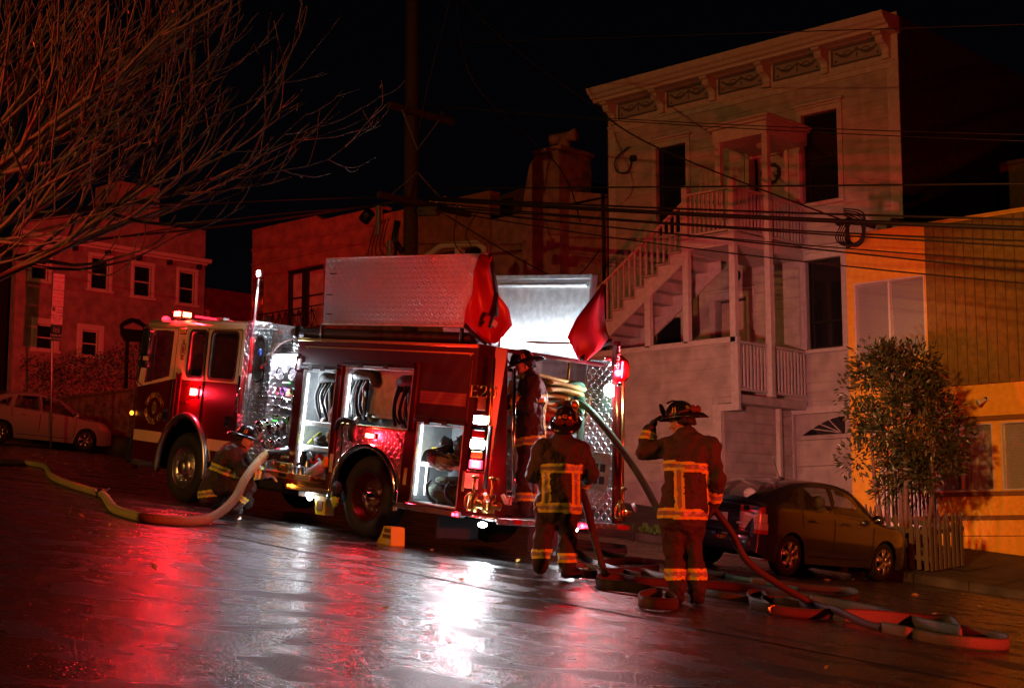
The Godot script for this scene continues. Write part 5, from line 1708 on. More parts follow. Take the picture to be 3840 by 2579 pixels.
	part(e, "hard_suction_hose", g, M["black_rubber"])
	g = MB.new(0)
	g.lathe([Vector2(0.075, 0), Vector2(0.09, 0.0), Vector2(0.09, 0.1), Vector2(0.075, 0.14)], Transform3D(Basis(Vector3.UP, Vector3.RIGHT, Vector3.FORWARD), Vector3(1.94, 2.455, 0.06)), 16)
	for x in [1.4, -1.35]: g.bar(Vector3(x, 2.39, 0.0), Vector3(x - 0.03, 2.56, -0.03), 0.05, 0.02, Vector3.RIGHT)
	part(e, "hose_strap", g, M["black_plastic"])
	# booster line from the reel
	g = MB.new(0)
	g.tube(spline([Vector3(1.9, 2.4, 0.2), Vector3(1.98, 2.4, 0.05), Vector3(2.14, 2.355, 0.0), Vector3(2.32, 2.29, -0.01), Vector3(2.43, 2.2, -0.01), Vector3(2.49, 2.1, 0.0)]), 0.024, 8)
	var bl := part(e, "booster_hose", g, M["hose_brown"])
	g = MB.new(0)
	g.tube([Vector3(2.49, 2.1, 0.0), Vector3(2.55, 2.02, 0.0)], [0.035, 0.038], 10); g.tube([Vector3(2.55, 2.02, 0.0), Vector3(2.68, 1.97, 0.02)], [0.03, 0.05], 10)
	obj("nozzle", g, M["black_plastic"], bl)
	# --- roof lids
	g = MB.new()
	g.prism(PackedVector2Array([Vector2(1.44, 2.59), Vector2(1.53, 3.42), Vector2(-1.63, 3.43), Vector2(-1.42, 2.6)]), 0.035, 0.075)
	var lid := part(e, "roof_lid", g, M["tread_plate"])
	lid.set_meta("label", "raised left roof lid of checker plate")
	g = MB.new()
	g.bx(-1.42, 1.44, 2.575, 2.6, 0.02, 0.09, 0.005); g.bx(-1.64, 1.53, 3.42, 3.435, 0.03, 0.08, 0.004)
	obj("lid_edge", g, M["bare_alu"], lid)
	g = MB.new()
	for q in [[1.4, 3.22, 0.14], [1.42, 2.95, 0.12], [1.38, 2.7, 0.12]]: g.bx(q[0] - q[2], q[0], q[1], q[1] + 0.012, 0.025, 0.036)
	obj("lid_slot", g, M["black_plastic"], lid)
	g = MB.new()
	g.prism(PackedVector2Array([Vector2(1.5, 2.68), Vector2(1.6, 3.46), Vector2(-1.32, 3.48), Vector2(-1.33, 2.68)]), 2.1, 2.13)
	lid = part(e, "roof_lid", g, M["bare_alu"])
	lid.set_meta("label", "raised right roof lid, its bare inside lit white")
	g = MB.new()
	g.bx(-1.32, 1.55, 3.43, 3.49, 2.04, 2.1, 0.006); g.bx(-1.32, 1.5, 2.76, 2.775, 2.08, 2.1); 
	g.tube([Vector3(1.5, 3.36, 2.05), Vector3(-1.25, 3.36, 2.05)], 0.03, 10)
	g.bx(-1.34, -1.3, 2.68, 3.49, 2.03, 2.13, 0.006)
	obj("lid_edge", g, M["bare_alu"], lid)
	g = MB.new()
	g.bx(-1.3, 0.6, 2.635, 2.665, 2.02, 2.06, 0.005)
	var hs := part(e, "hose_bed_light", g, M["glow_white"])
	strip_light(hs, "lamp", Vector3(-0.4, 2.66, 1.99), Vector3(-0.1, 0.12, -1.0).normalized(), Vector3.RIGHT, Vector2(0.05, 1.8), WHITE_LIGHT, 1.3)
	strip_light(hs, "lamp", Vector3(-0.4, 2.66, 1.8), Vector3(0, 0.75, 0.66).normalized(), Vector3.RIGHT, Vector2(0.05, 1.8), WHITE_LIGHT, 2.2)
	lamp(hs, "lamp", Vector3(-1.0, 2.6, 1.85), WHITE_LIGHT, 0.55, 0.05)
	# --- hose bed and rear
	g = MB.new()
	g.bx(-1.45, 1.83, 1.45, 1.5, 0.27, 2.03); g.bx(1.75, 1.83, 1.5, 2.5, 0.27, 2.03); g.bx(-0.6, -0.56, 1.5, 2.58, 1.28, 2.03); g.bx(-1.4, 1.83, 1.5, 2.6, 2.03, 2.07); g.bx(-1.4, 1.83, 1.5, 2.36, 0.23, 0.27)
	part(e, "hose_bed", g, M["bare_alu"])
	g = MB.new()
	g.bx(-1.4, -1.36, 0.5, 1.45, 0.27, 2.03); g.bx(-1.5, -1.36, 1.38, 1.46, 0.9, 2.03, 0.01)
	var rw := part(e, "rear_wall", g, M["tread_plate"])
	g = MB.new()
	g.bx(-1.44, -1.4, 0.52, 1.1, 1.1, 1.42, 0.01); g.bx(-1.46, -1.44, 0.7, 0.85, 1.2, 1.34, 0.006)
	obj("rear_locker_door", g, M["paint_red"], rw)
	# left rear corner: two red facets
	var A := [Vector3(-1.68, 0.45, 0.0), Vector3(-1.68, 2.37, 0.0)]
	var B := [Vector3(-1.87, 0.48, 0.13), Vector3(-1.82, 2.37, 0.12)]
	var C := [Vector3(-2.1, 0.48, 0.28), Vector3(-1.87, 2.37, 0.26)]
	var D := [Vector3(-1.4, 0.48, 0.28), Vector3(-1.4, 2.37, 0.26)]
	g = MB.new()
	g.quad(A[0], A[1], B[1], B[0]); g.quad(B[0], B[1], C[1], C[0]); g.quad(A[1], D[1], C[1], B[1])
	part(e, "rear_corner", g, red)
	g = MB.new()
	g.quad(C[0], C[1], D[1], D[0])
	part(e, "rear_corner_inside", g, M["tread_plate"])
	var on_facet := func(u: float, y: float, out: float) -> Vector3:   # u along A to B
		var t := (y - 0.45) / 1.92
		var p: Vector3 = A[0].lerp(A[1], t).lerp(B[0].lerp(B[1], t), u)
		var n: Vector3 = (B[0] - A[0]).cross(Vector3.UP).normalized()
		if n.z > 0: n = -n
		return p + n * out
	var fdir: Vector3 = (B[0] - A[0]).normalized()
	fdir.y = 0
	fdir = fdir.normalized()
	var fn := Vector3(fdir.z, 0, -fdir.x)
	if fn.z > 0: fn = -fn
	var FB := Basis(fdir, Vector3.UP, fn) if fdir.cross(Vector3.UP).dot(fn) > 0 else Basis(-fdir, Vector3.UP, fn)
	var plate := func(called: String, u: float, y: float, w: float, h: float, d: float, m: Material, par: Node3D) -> MeshInstance3D:
		var q := MB.new()
		q.box(on_facet.call(u, y, d / 2), Vector3(w, h, d), minf(0.012, d * 0.4), FB)
		return obj(called, q, m, par)
	plate.call("reflector_marker", 0.48, 1.72, 0.1, 0.16, 0.02, M["reflect_red"], e)
	var tl: MeshInstance3D = plate.call("scene_light", 0.5, 1.53, 0.19, 0.13, 0.03, M["chrome"], e)
	plate.call("lamp_glow", 0.5, 1.53, 0.16, 0.1, 0.04, M["glow_flood"], tl)
	lamp(tl, "lamp", on_facet.call(0.5, 1.53, 0.09), WHITE_LIGHT, 1.5, 0.05, fn + Vector3(-0.7, -0.25, 0), 70.0)
	tl = plate.call("tail_light_cluster", 0.46, 1.2, 0.2, 0.5, 0.025, M["chrome"], e)
	plate.call("stop_lens", 0.46, 1.37, 0.16, 0.1, 0.035, M["red_lens"], tl)
	plate.call("lamp_glow", 0.46, 1.255, 0.165, 0.1, 0.04, M["glow_flood"], tl)
	lamp(tl, "lamp", on_facet.call(0.46, 1.255, 0.09), WHITE_LIGHT, 1.5, 0.05, fn + Vector3(-0.7, -0.25, 0), 70.0)
	plate.call("turn_lens", 0.46, 1.14, 0.14, 0.08, 0.035, M["amber_lens"], tl)
	plate.call("red_tail_glow", 0.46, 1.03, 0.16, 0.1, 0.04, M["glow_red_dim"], tl)
	lamp(tl, "lamp", on_facet.call(0.46, 1.03, 0.08), RED_LIGHT, 0.5, 0.04)
	plate.call("side_stripe", 0.3, 0.84, 0.16, 0.17, 0.006, M["reflect_white"], e)
	g = MB.new()
	text_on(g, "E29", 0.14, Transform3D(FB, on_facet.call(0.5, 1.85, 0.004)), 0.006, "Droid Serif")
	part(e, "unit_number", g, M["gold_leaf"])
	# rails
	g = MB.new(0)
	g.tube([B[1] + Vector3(-0.05, -0.12, -0.05), B[0] + Vector3(-0.05, 0.55, -0.05)], 0.018, 8)
	var hr := part(e, "corner_grab_rail", g, M["brass"])
	g = MB.new(0)
	g.tube([B[0] + Vector3(-0.052, 1.0, -0.052), B[0] + Vector3(-0.052, 0.3, -0.052)], 0.024, 8)
	obj("rubber_grip", g, M["black_rubber"], hr)
	for q in [[Vector3(-1.93, 2.16, 0.33), Vector3(-2.1, 0.72, 0.36)], [Vector3(-1.95, 2.17, 2.12), Vector3(-2.1, 0.71, 2.14)]]:
		g = MB.new(0)
		g.tube([q[0], q[1]], 0.022, 10)
		hr = part(e, "tailboard_grab_rail", g, M["chrome"] if q[0].z < 1 else M["brass"])
		g = MB.new()
		for t in [0.02, 0.5, 0.98]:
			var p: Vector3 = q[0].lerp(q[1], t)
			g.box(p + Vector3(0.03, 0, -0.03 if q[0].z < 1 else -0.03), Vector3(0.05, 0.05, 0.09), 0.008)
		obj("rail_bracket", g, M["chrome"], hr)
	g = MB.new(0)
	g.tube([Vector3(-1.5, 2.35, 1.62), Vector3(-1.5, 1.5, 1.62)], 0.02, 8); g.tube([Vector3(-1.45, 2.3, 2.0), Vector3(-1.45, 0.9, 2.0)], 0.012, 8)
	part(e, "orange_rail", g, M["brass"])
	# right rear wing
	g = MB.new()
	g.prism(PackedVector2Array([Vector2(-1.4, 0.48), Vector2(-1.4, 2.42), Vector2(-1.83, 2.42), Vector2(-2.08, 0.48)]), 2.04, 2.08)
	g.bx(-1.4, -1.3, 0.48, 2.36, 2.08, 2.27)
	var wg := part(e, "rear_wing", g, M["tread_plate"])
	g = MB.new()
	g.prism(PackedVector2Array([Vector2(-1.83, 2.42), Vector2(-1.86, 2.42), Vector2(-2.12, 0.48), Vector2(-2.08, 0.48)]), 2.02, 2.14)
	obj("red_edge", g, red, wg)
	g = MB.new()
	g.bx(-1.88, -1.8, 2.36, 2.66, 2.03, 2.1, 0.01)
	var pl := obj("number_post", g, red, wg)
	g = MB.new()
	for k in 3: text_on(g, "150"[k], 0.075, Transform3D(REAR_FACE, Vector3(-1.884, 2.57 - k * 0.1, 2.065)), 0.004)
	obj("number", g, M["paper_white"], pl)
	g = MB.new()
	g.prism(rrect(-1.95, -1.6, 0.85, 1.3, 0.05), 2.02, 2.04)
	var lh := obj("recessed_latch", g, M["chrome"], wg)
	g = MB.new()
	for q in [[-1.84, 1.12], [-1.72, 1.12], [-1.84, 0.97], [-1.72, 0.97]]: g.bx(q[0] - 0.04, q[0] + 0.04, q[1] - 0.05, q[1] + 0.05, 2.012, 2.02, 0.006)
	obj("latch_slot", g, M["black_plastic"], lh)
	# right beacon with red bar, and the round white floodlight
	g = MB.new(0)
	g.lathe([Vector2(0.0, -0.15), Vector2(0.1, -0.13), Vector2(0.125, -0.06), Vector2(0.125, 0.05), Vector2(0.1, 0.12), Vector2(0.04, 0.16), Vector2(0.015, 0.18), Vector2(0, 0.18)], Transform3D(Basis.IDENTITY, Vector3(-1.75, 2.33, 2.24)), 18)
	g.bx(-1.8, -1.7, 2.42, 2.47, 2.0, 2.2, 0.01)
	var bc := part(e, "rear_beacon_light", g, M["red_lens"])
	g = MB.new()
	for k in 9: g.box(Vector3(-1.858, 2.235 + k * 0.023, 2.17), Vector3(0.02, 0.017, 0.025), 0.003)
	obj("lamp_glow", g, M["glow_red"], bc)
	lamp(bc, "lamp", Vector3(-1.82, 2.3, 2.42), RED_LIGHT, 50.0, 0.06, Vector3(0.55, -0.03, 1), 30.0)
	lamp(bc, "lamp", Vector3(-1.93, 2.3, 2.15), RED_LIGHT, 1.6, 0.05)
	g = MB.new(0)
	g.lathe([Vector2(0.0, 0.0), Vector2(0.085, 0.0), Vector2(0.09, 0.02), Vector2(0.08, 0.03)], Transform3D(Basis(Vector3.UP, Vector3(-0.9, 0, -0.43).normalized(), Vector3(0.43, 0, -0.9).normalized()), Vector3(-1.84, 2.06, 2.0)), 16)
	var fl := part(e, "rear_floodlight", g, M["chrome"])
	g = MB.new(0)
	g.ball(Vector3(-1.862, 2.06, 1.99), Vector3(0.03, 0.07, 0.07), 12, 8, Basis(Vector3.UP, 0.45))
	obj("lamp_glow", g, M["glow_flood"], fl)
	lamp(fl, "lamp", Vector3(-1.95, 2.05, 1.93), WHITE_LIGHT, 1.2, 0.06)
	lamp(fl, "lamp", Vector3(-2.0, 2.05, 2.2), Color(1.0, 0.82, 0.62), 26.0, 0.06, Vector3(0.5, -0.04, 1.0), 24.0)
	# tailboard
	g = MB.new()
	g.bx(-2.2, -1.4, 0.44, 0.475, 0.06, 2.2, 0.008); g.bx(-2.215, -2.195, 0.41, 0.48, 0.06, 2.2, 0.004)
	var tb := part(e, "tailboard", g, M["tread_plate"])
	g = MB.new()
	for z in [[0.3, 0.42], [1.98, 2.18]]: g.bx(-2.222, -2.214, 0.42, 0.47, z[0], z[1], 0.003)
	obj("red_reflector", g, M["tail_lens_red"], tb)
	for q in [[Vector3(-2.0, 0.385, 0.03), 1.6], [Vector3(-2.0, 0.385, 1.47), 1.3]]:
		g = MB.new(0)
		g.ball(q[0], Vector3(0.05, 0.032, 0.055), 12, 8)
		var ul := part(e, "ground_light", g, M["glow_flood"])
		lamp(ul, "lamp", q[0] + Vector3(-0.06, -0.06, 0), WHITE_LIGHT, q[1], 0.04, Vector3(-0.35, -1, -0.1), 70.0)
	g = MB.new(0)
	g.ball(Vector3(-2.225, 0.445, 1.47), Vector3(0.014, 0.025, 0.025), 8, 6)
	var mk2 := part(e, "rear_marker_light", g, M["glow_red"])
	lamp(mk2, "lamp", Vector3(-2.3, 0.43, 1.47), RED_LIGHT, 0.12, 0.02)
	g = MB.new()
	g.bx(-2.06, -2.045, 0.12, 0.42, 0.7, 1.25, 0.01); g.bx(-1.9, -1.85, 0.05, 0.42, 1.25, 1.32, 0.01)
	part(e, "mud_flap", g, M["black_rubber"])
	g = MB.new()
	g.bx(-2.0, -1.99, 0.62, 0.78, 0.29, 0.44, 0.002)
	var sg := part(e, "notice_plate", g, M["paper_white"])
	g = MB.new()
	text_on(g, "97", 0.075, Transform3D(REAR_FACE, Vector3(-2.003, 0.68, 0.365)), 0.003, "Droid Serif")
	text_on(g, "MENT", 0.022, Transform3D(REAR_FACE, Vector3(-2.003, 0.635, 0.365)), 0.003)
	obj("notice_print", g, M["black_plastic"], sg)
	# hanging red vinyl flaps at the ends of the lids
	var flap := func(rows: Array, edge: Array, lab: String) -> void:
		var q := MB.new(0)
		q.sheet(rows, 0.006)
		var fpt := part(e, "vinyl_flap", q, M["vinyl_red"])
		fpt.set_meta("label", lab)
		q = MB.new(0)
		for ed in edge:
			for i in ed.size() - 1: q.bar(ed[i], ed[i + 1], 0.055, 0.01, Vector3(0, 0, 1) if absf((ed[i + 1] - ed[i]).normalized().z) < 0.7 else Vector3.UP)
		obj("black_hem", q, M["webbing_black"], fpt)
	var lf := [[Vector2(-0.02, 3.4), Vector2(0.02, 3.4)], [Vector2(-0.12, 3.2), Vector2(0.06, 3.22)], [Vector2(-0.2, 2.95), Vector2(0.15, 3.0)], [Vector2(-0.24, 2.75), Vector2(0.28, 2.82)], [Vector2(-0.2, 2.58), Vector2(0.36, 2.64)], [Vector2(0.0, 2.48), Vector2(0.3, 2.5)], [Vector2(0.15, 2.41), Vector2(0.22, 2.41)]]
	var rows := []
	for r in lf:
		var row := []
		for k in 9:
			var t := k / 8.0
			var z: float = lerpf(r[0].x, r[1].x, t)
			var y: float = lerpf(r[0].y, r[1].y, t)
			row.append(Vector3(-1.62 - 0.1 * t - 0.05 * sin(t * 7.0 + y * 5.0) - 0.07 * sin(y * 9.0 + t * 2.0) * 0.6, y + 0.02 * sin(t * 9.0), z))
		rows.append(row)
	flap.call(rows, [[Vector3(-1.7, 3.42, 0.0), Vector3(-1.76, 3.0, 0.1), Vector3(-1.78, 2.72, 0.12)], [rows[4][0] + Vector3(-0.02, 0, 0), rows[5][0] + Vector3(-0.02, 0, 0), rows[6][0] + Vector3(-0.02, 0, 0)], [Vector3(-1.8, 2.75, 0.06), Vector3(-1.8, 2.58, 0.02)]], "red vinyl flap hanging in folds from the left roof lid")
	g = MB.new()
	g.box(Vector3(-1.83, 2.63, 0.06), Vector3(0.01, 0.07, 0.07), 0.0, Basis(Vector3.RIGHT, 0.4))
	part(e, "buckle_patch", g, M["reflect_white"])
	var rf := [[Vector2(1.76, 3.32), Vector2(1.8, 3.32)], [Vector2(1.63, 3.1), Vector2(1.86, 3.12)], [Vector2(1.48, 2.88), Vector2(1.95, 2.92)], [Vector2(1.36, 2.7), Vector2(2.02, 2.76)], [Vector2(1.31, 2.62), Vector2(2.08, 2.66)], [Vector2(1.42, 2.48), Vector2(1.86, 2.53)], [Vector2(1.54, 2.36), Vector2(1.62, 2.38)]]
	rows = []
	for r in rf:
		var row := []
		for k in 9:
			var t := k / 8.0
			var y: float = lerpf(r[0].y, r[1].y, t)
			row.append(Vector3(-1.75 - 0.04 * sin(t * 6.0 + y * 4.0) - 0.05 * sin(y * 8.0 + t) * 0.5, y + 0.01 * sin(t * 8.0), lerpf(r[0].x, r[1].x, t)))
		rows.append(row)
	flap.call(rows, [[rows[6][0] + Vector3(-0.02, 0.02, 0), rows[5][8] + Vector3(-0.02, 0.0, -0.1), rows[4][8] + Vector3(-0.02, 0, 0)]], "red vinyl flap hanging pointed from the right roof lid")
	engine_gear()

func make_truck_wheel(e: Node3D, x: float, z: float, rear: bool, near: bool) -> void:
	var out := -1.0 if near else 1.0
	var zc := z + (0.02 if near else -0.02)
	var xf := Transform3D(Basis(Vector3.RIGHT, Vector3(0, 0, out), Vector3.RIGHT.cross(Vector3(0, 0, out))), Vector3(x, 0.49, zc - out * 0.28))
	var g := MB.new(0)
	g.lathe([Vector2(0.3, 0.02), Vector2(0.42, 0.0), Vector2(0.475, 0.03), Vector2(0.49, 0.07), Vector2(0.49, 0.22), Vector2(0.475, 0.255), Vector2(0.43, 0.28), Vector2(0.31, 0.27), Vector2(0.3, 0.25)], xf, 40)
	var t := obj("wheel", g, M["tyre"], e)
	g = MB.new()
	for k in 40:
		var a := TAU * k / 40
		for w in [0.09, 0.2]:
			g.box(xf * Vector3(cos(a) * 0.49, w, sin(a) * 0.49), Vector3(0.012, 0.03, 0.07), 0.0, xf.basis * Basis(Vector3.UP, -a))
	obj("tread_block", g, M["tyre"], t).set_meta("kind", "stuff")
	if rear:
		g = MB.new(0)
		g.lathe([Vector2(0.3, 0.262), Vector2(0.295, 0.272), Vector2(0.285, 0.262), Vector2(0.26, 0.13), Vector2(0.2, 0.1), Vector2(0.09, 0.1), Vector2(0.0, 0.1)], xf, 32)
		obj("rim", g, M["engine_red"], t)
		g = MB.new(0)
		g.lathe([Vector2(0.1, 0.1), Vector2(0.095, 0.2), Vector2(0.07, 0.22), Vector2(0.065, 0.29), Vector2(0.03, 0.31), Vector2(0, 0.31)], xf, 20)
		obj("hub", g, M["chrome"], t)
	else:
		g = MB.new(0)
		g.lathe([Vector2(0.3, 0.262), Vector2(0.295, 0.275), Vector2(0.285, 0.265), Vector2(0.27, 0.2), Vector2(0.21, 0.21), Vector2(0.16, 0.25), Vector2(0.11, 0.255), Vector2(0.1, 0.3), Vector2(0.08, 0.315), Vector2(0, 0.32)], xf, 32)
		obj("rim", g, M["steel"], t)
	g = MB.new(0)
	var rr := 0.16 if rear else 0.185
	for k in 10:
		var a := TAU * k / 10
		g.lathe([Vector2(0.018, 0.09 if rear else 0.22), Vector2(0.018, 0.13 if rear else 0.262), Vector2(0.01, 0.14 if rear else 0.275), Vector2(0, 0.14 if rear else 0.275)], xf * Transform3D(Basis.IDENTITY, Vector3(cos(a) * rr, 0, sin(a) * rr)), 6)
	obj("wheel_nut", g, M["chrome"], t)

# things carried in and on the engine
func lump(c: Vector3, r: Vector3, amp: float, sd: int, sides := 18, rows := 12, freq := 3.0) -> MB:   # a crumpled soft body
	var n := FastNoiseLite.new()
	n.seed = sd
	n.frequency = freq
	var g := MB.new(0)
	var P := []
	for i in rows + 1:
		var row := []
		for k in sides:
			var a := TAU * k / sides
			var b := PI * i / rows - PI / 2
			var d := Vector3(cos(b) * cos(a), sin(b), cos(b) * sin(a))
			var s := 1.0 + amp * n.get_noise_3d(d.x, d.y, d.z) + amp * 0.5 * n.get_noise_3d(d.x * 2.5, d.y * 2.5 + 9, d.z * 2.5)
			row.append(c + d * r * s)
		row.append(row[0])
		P.append(row)
	for i in rows:
		for k in sides:
			g.quad(P[i][k], P[i + 1][k], P[i + 1][k + 1], P[i][k + 1])
	return g
func air_pack(x: float, y: float, z: float, lab: String, grp: String, strap_x: bool) -> void:   # harness with cylinder, hung in a locker
	var o := tt("breathing_set", lab, "breathing set", grp)
	var g := MB.new(0)
	g.tube(spline([Vector3(x + 0.2, y + 0.02, z + 0.05), Vector3(x + 0.16, y + 0.1, z), Vector3(x, y + 0.13, z - 0.04), Vector3(x - 0.15, y + 0.12, z), Vector3(x - 0.2, y + 0.02, z + 0.05)]), 0.07, 10)
	obj("shoulder_yoke", g, M["cloth_black"], o)
	g = MB.new(0)
	g.lathe([Vector2(0, 0), Vector2(0.05, 0.01), Vector2(0.085, 0.06), Vector2(0.085, 0.4), Vector2(0.05, 0.46), Vector2(0.02, 0.47), Vector2(0.02, 0.5)], Transform3D(Basis.IDENTITY, Vector3(x - 0.03, y - 0.45, z + 0.18)), 16)
	obj("cylinder", g, M["hose_yellow"], o)
	g = MB.new()
	g.box(Vector3(x, y - 0.17, z + 0.02), Vector3(0.13, 0.42, 0.03), 0.012)
	for k in 3: g.box(Vector3(x, y - 0.05 - k * 0.12, z), Vector3(0.09, 0.05, 0.03), 0.008)
	obj("backplate", g, M["black_plastic"], o)
	for k in 5:
		g = MB.new(0)
		var q := k * 0.07
		g.tube(spline([Vector3(x + 0.17 - q, y + 0.06, z - 0.03), Vector3(x + 0.2 - q * 0.9 + rng.randf_range(-0.03, 0.03), y - 0.12, z - 0.06), Vector3(x + 0.17 - q * 0.8 + rng.randf_range(-0.05, 0.05), y - 0.3, z - 0.05), Vector3(x + 0.14 - q + rng.randf_range(-0.05, 0.05), y - 0.43, z - 0.02)]), 0.012 if k % 2 else 0.02, 6)
		obj("strap", g, M["webbing_black"] if k % 2 else M["black_rubber"], o)
	if strap_x:
		g = MB.new()
		g.bar(Vector3(x + 0.2, y - 0.05, z - 0.08), Vector3(x + 0.02, y - 0.38, z - 0.08), 0.035, 0.006, Vector3.RIGHT)
		g.bar(Vector3(x + 0.03, y - 0.02, z - 0.085), Vector3(x + 0.2, y - 0.32, z - 0.085), 0.035, 0.006, Vector3.RIGHT)
		obj("crossed_straps", g, M["webbing_black"], o)
	g = MB.new(0)
	g.ball(Vector3(x + 0.02, y - 0.44, z - 0.03), Vector3(0.05, 0.05, 0.04)); g.tube([Vector3(x - 0.08, y - 0.02, z - 0.07), Vector3(x - 0.12, y - 0.42, z - 0.05)], 0.014, 6)
	obj("regulator", g, M["steel"], o)
	trebase(o, Vector3(x, y - 0.5, z))
func engine_gear() -> void:
	air_pack(1.36, 1.78, 0.2, "air pack with black yoke hung in the front locker, rose cloth beside it", "air packs in the lockers", false)
	air_pack(0.6, 1.84, 0.16, "air pack with crossed straps at the front of the wide middle locker", "air packs in the lockers", true)
	air_pack(-0.3, 1.8, 0.16, "air pack at the rear end of the wide middle locker", "air packs in the lockers", false)
	var o := tag(obj("rose_cloth", lump(Vector3(1.12, 1.42, 0.13), Vector3(0.09, 0.13, 0.05), 0.5, 3), M["cloth_rose"]), "crumpled rose cloth on the upper shelf of the front locker", "cloth")
	o.transform = TRUCK
	# yellow cylinder with a black cap
	var b := tt("signal_cylinder", "small lime cylinder with a black cap clipped in the middle locker", "cylinder")
	var g := MB.new(0)
	g.lathe([Vector2(0, 1.6), Vector2(0.04, 1.6), Vector2(0.04, 1.86), Vector2(0.03, 1.87)], Transform3D(Basis.IDENTITY, Vector3(0.17, 0, 0.4)), 14)
	obj("cylinder", g, M["hi_vis"], b)
	g = MB.new(0)
	g.lathe([Vector2(0.04, 1.87), Vector2(0.042, 1.88), Vector2(0.042, 1.93), Vector2(0, 1.935)], Transform3D(Basis.IDENTITY, Vector3(0.17, 0, 0.4)), 14)
	obj("cap", g, M["black_plastic"], b)
	trebase(b, Vector3(0.17, 1.6, 0.4))
	b = tt("wall_bracket", "small pale bracket on the back of the middle locker", "bracket")
	g = MB.new()
	g.bx(0.26, 0.33, 1.68, 1.97, 0.44, 0.49, 0.01); g.bx(0.28, 0.31, 1.78, 1.84, 0.42, 0.44)
	obj("plate", g, M["paper_white"], b)
	g = MB.new()
	g.bx(0.6, 0.8, 1.98, 2.04, 0.1, 0.14, 0.008)
	obj("side_plate", g, M["bare_alu"], b)
	trebase(b, Vector3(0.3, 1.7, 0.45))
	# middle shelf of the front locker
	b = tt("gear_bundle", "bundle of black, lime and tan gear on the middle shelf of the front locker", "gear")
	obj("black_bag", lump(Vector3(1.4, 1.09, 0.2), Vector3(0.16, 0.08, 0.1), 0.4, 5), M["cloth_black"], b)
	obj("tan_glove", lump(Vector3(1.16, 1.15, 0.2), Vector3(0.1, 0.11, 0.1), 0.5, 6), M["cloth_tan"], b)
	g = MB.new()
	g.bar(Vector3(1.6, 1.04, 0.13), Vector3(1.4, 1.2, 0.16), 0.06, 0.02, Vector3.BACK, 0.006)
	obj("lime_stripe", g, M["hi_vis"], b)
	trebase(b, Vector3(1.35, 1.015, 0.2))
	# fittings on the tray and lower shelf
	var fit := func(kind: int, x: float, y: float, z: float, r: float, h: float, m: Material, lab: String) -> void:
		var q := MB.new(0)
		var xf := Transform3D(Basis.IDENTITY, Vector3(x, y, z))
		if kind == 0: q.lathe([Vector2(r * 0.9, 0), Vector2(r, 0.01), Vector2(r, h * 0.3), Vector2(r * 0.9, h * 0.35), Vector2(r * 0.9, h * 0.6), Vector2(r * 1.08, h * 0.65), Vector2(r * 1.08, h), Vector2(r * 0.8, h), Vector2(r * 0.75, h * 0.4)], xf, 18)
		else: q.lathe([Vector2(r, 0), Vector2(r, h * 0.8), Vector2(r * 0.9, h * 0.84), Vector2(r * 0.9, h), Vector2(r * 0.7, h), Vector2(r * 0.7, h * 0.3)], xf, 18)
		for k in 3:
			var a := TAU * k / 3 + 0.5
			q.ball(Vector3(x + cos(a) * r * 1.12, y + h * 0.8, z + sin(a) * r * 1.12), Vector3(0.012, 0.02, 0.012), 6, 4)
		var t := tag(obj("hose_fitting", q, m), lab, "fitting", "hose fittings on the slide-out tray")
		t.transform = TRUCK
	fit.call(0, 1.86, 0.595, -0.12, 0.07, 0.17, M["brass"], "brass hose coupling at the front end of the slide-out tray")
	fit.call(0, 1.68, 0.595, -0.12, 0.07, 0.17, M["brass"], "brass hose coupling, second from the front of the tray")
	fit.call(1, 1.52, 0.595, -0.1, 0.05, 0.14, M["steel"], "steel adapter beside the brass couplings on the tray")
	fit.call(1, 1.38, 0.595, -0.08, 0.055, 0.15, M["steel"], "taller steel adapter in the middle of the tray")
	fit.call(1, 1.24, 0.595, -0.06, 0.05, 0.14, M["steel"], "steel adapter behind the short brass ring on the tray")
	fit.call(0, 1.2, 0.595, -0.17, 0.055, 0.06, M["brass"], "short open brass ring at the tray's front edge")
	fit.call(0, 1.1, 0.595, -0.02, 0.06, 0.16, M["brass"], "brass nozzle body near the rear end of the tray")
	b = tt("red_gate_valve", "red gated wye valve with black handles in the bottom of the front locker", "valve")
	g = MB.new(0)
	g.tube(spline([Vector3(1.48, 0.83, 0.14), Vector3(1.36, 0.82, 0.12), Vector3(1.24, 0.84, 0.14)]), 0.05, 10); g.tube([Vector3(1.36, 0.82, 0.12), Vector3(1.34, 0.92, 0.14)], 0.05, 10)
	obj("valve_body", g, M["paint_red"], b)
	g = MB.new(0)
	g.tube([Vector3(1.48, 0.93, 0.08), Vector3(1.36, 0.83, 0.06)], 0.018, 8); g.tube([Vector3(1.26, 0.86, 0.06), Vector3(1.1, 0.77, 0.05)], 0.018, 8)
	obj("handle", g, M["black_plastic"], b)
	g = MB.new(0)
	for x in [1.5, 1.34, 1.22]: g.ball(Vector3(x, 0.91, 0.15), Vector3(0.05, 0.035, 0.05), 10, 6)
	g.lathe([Vector2(0.05, 0.62), Vector2(0.05, 0.78), Vector2(0.04, 0.8)], Transform3D(Basis.IDENTITY, Vector3(1.36, 0, 0.14)), 14)
	g.lathe([Vector2(0.05, 0.62), Vector2(0.05, 0.8), Vector2(0.035, 0.83)], Transform3D(Basis.IDENTITY, Vector3(1.58, 0, 0.14)), 14)
	obj("steel_collar", g, M["steel"], b)
	trebase(b, Vector3(1.36, 0.64, 0.14))
	b = tt("black_nozzle", "black pistol nozzle standing at the front of the bottom locker", "nozzle")
	g = MB.new(0)
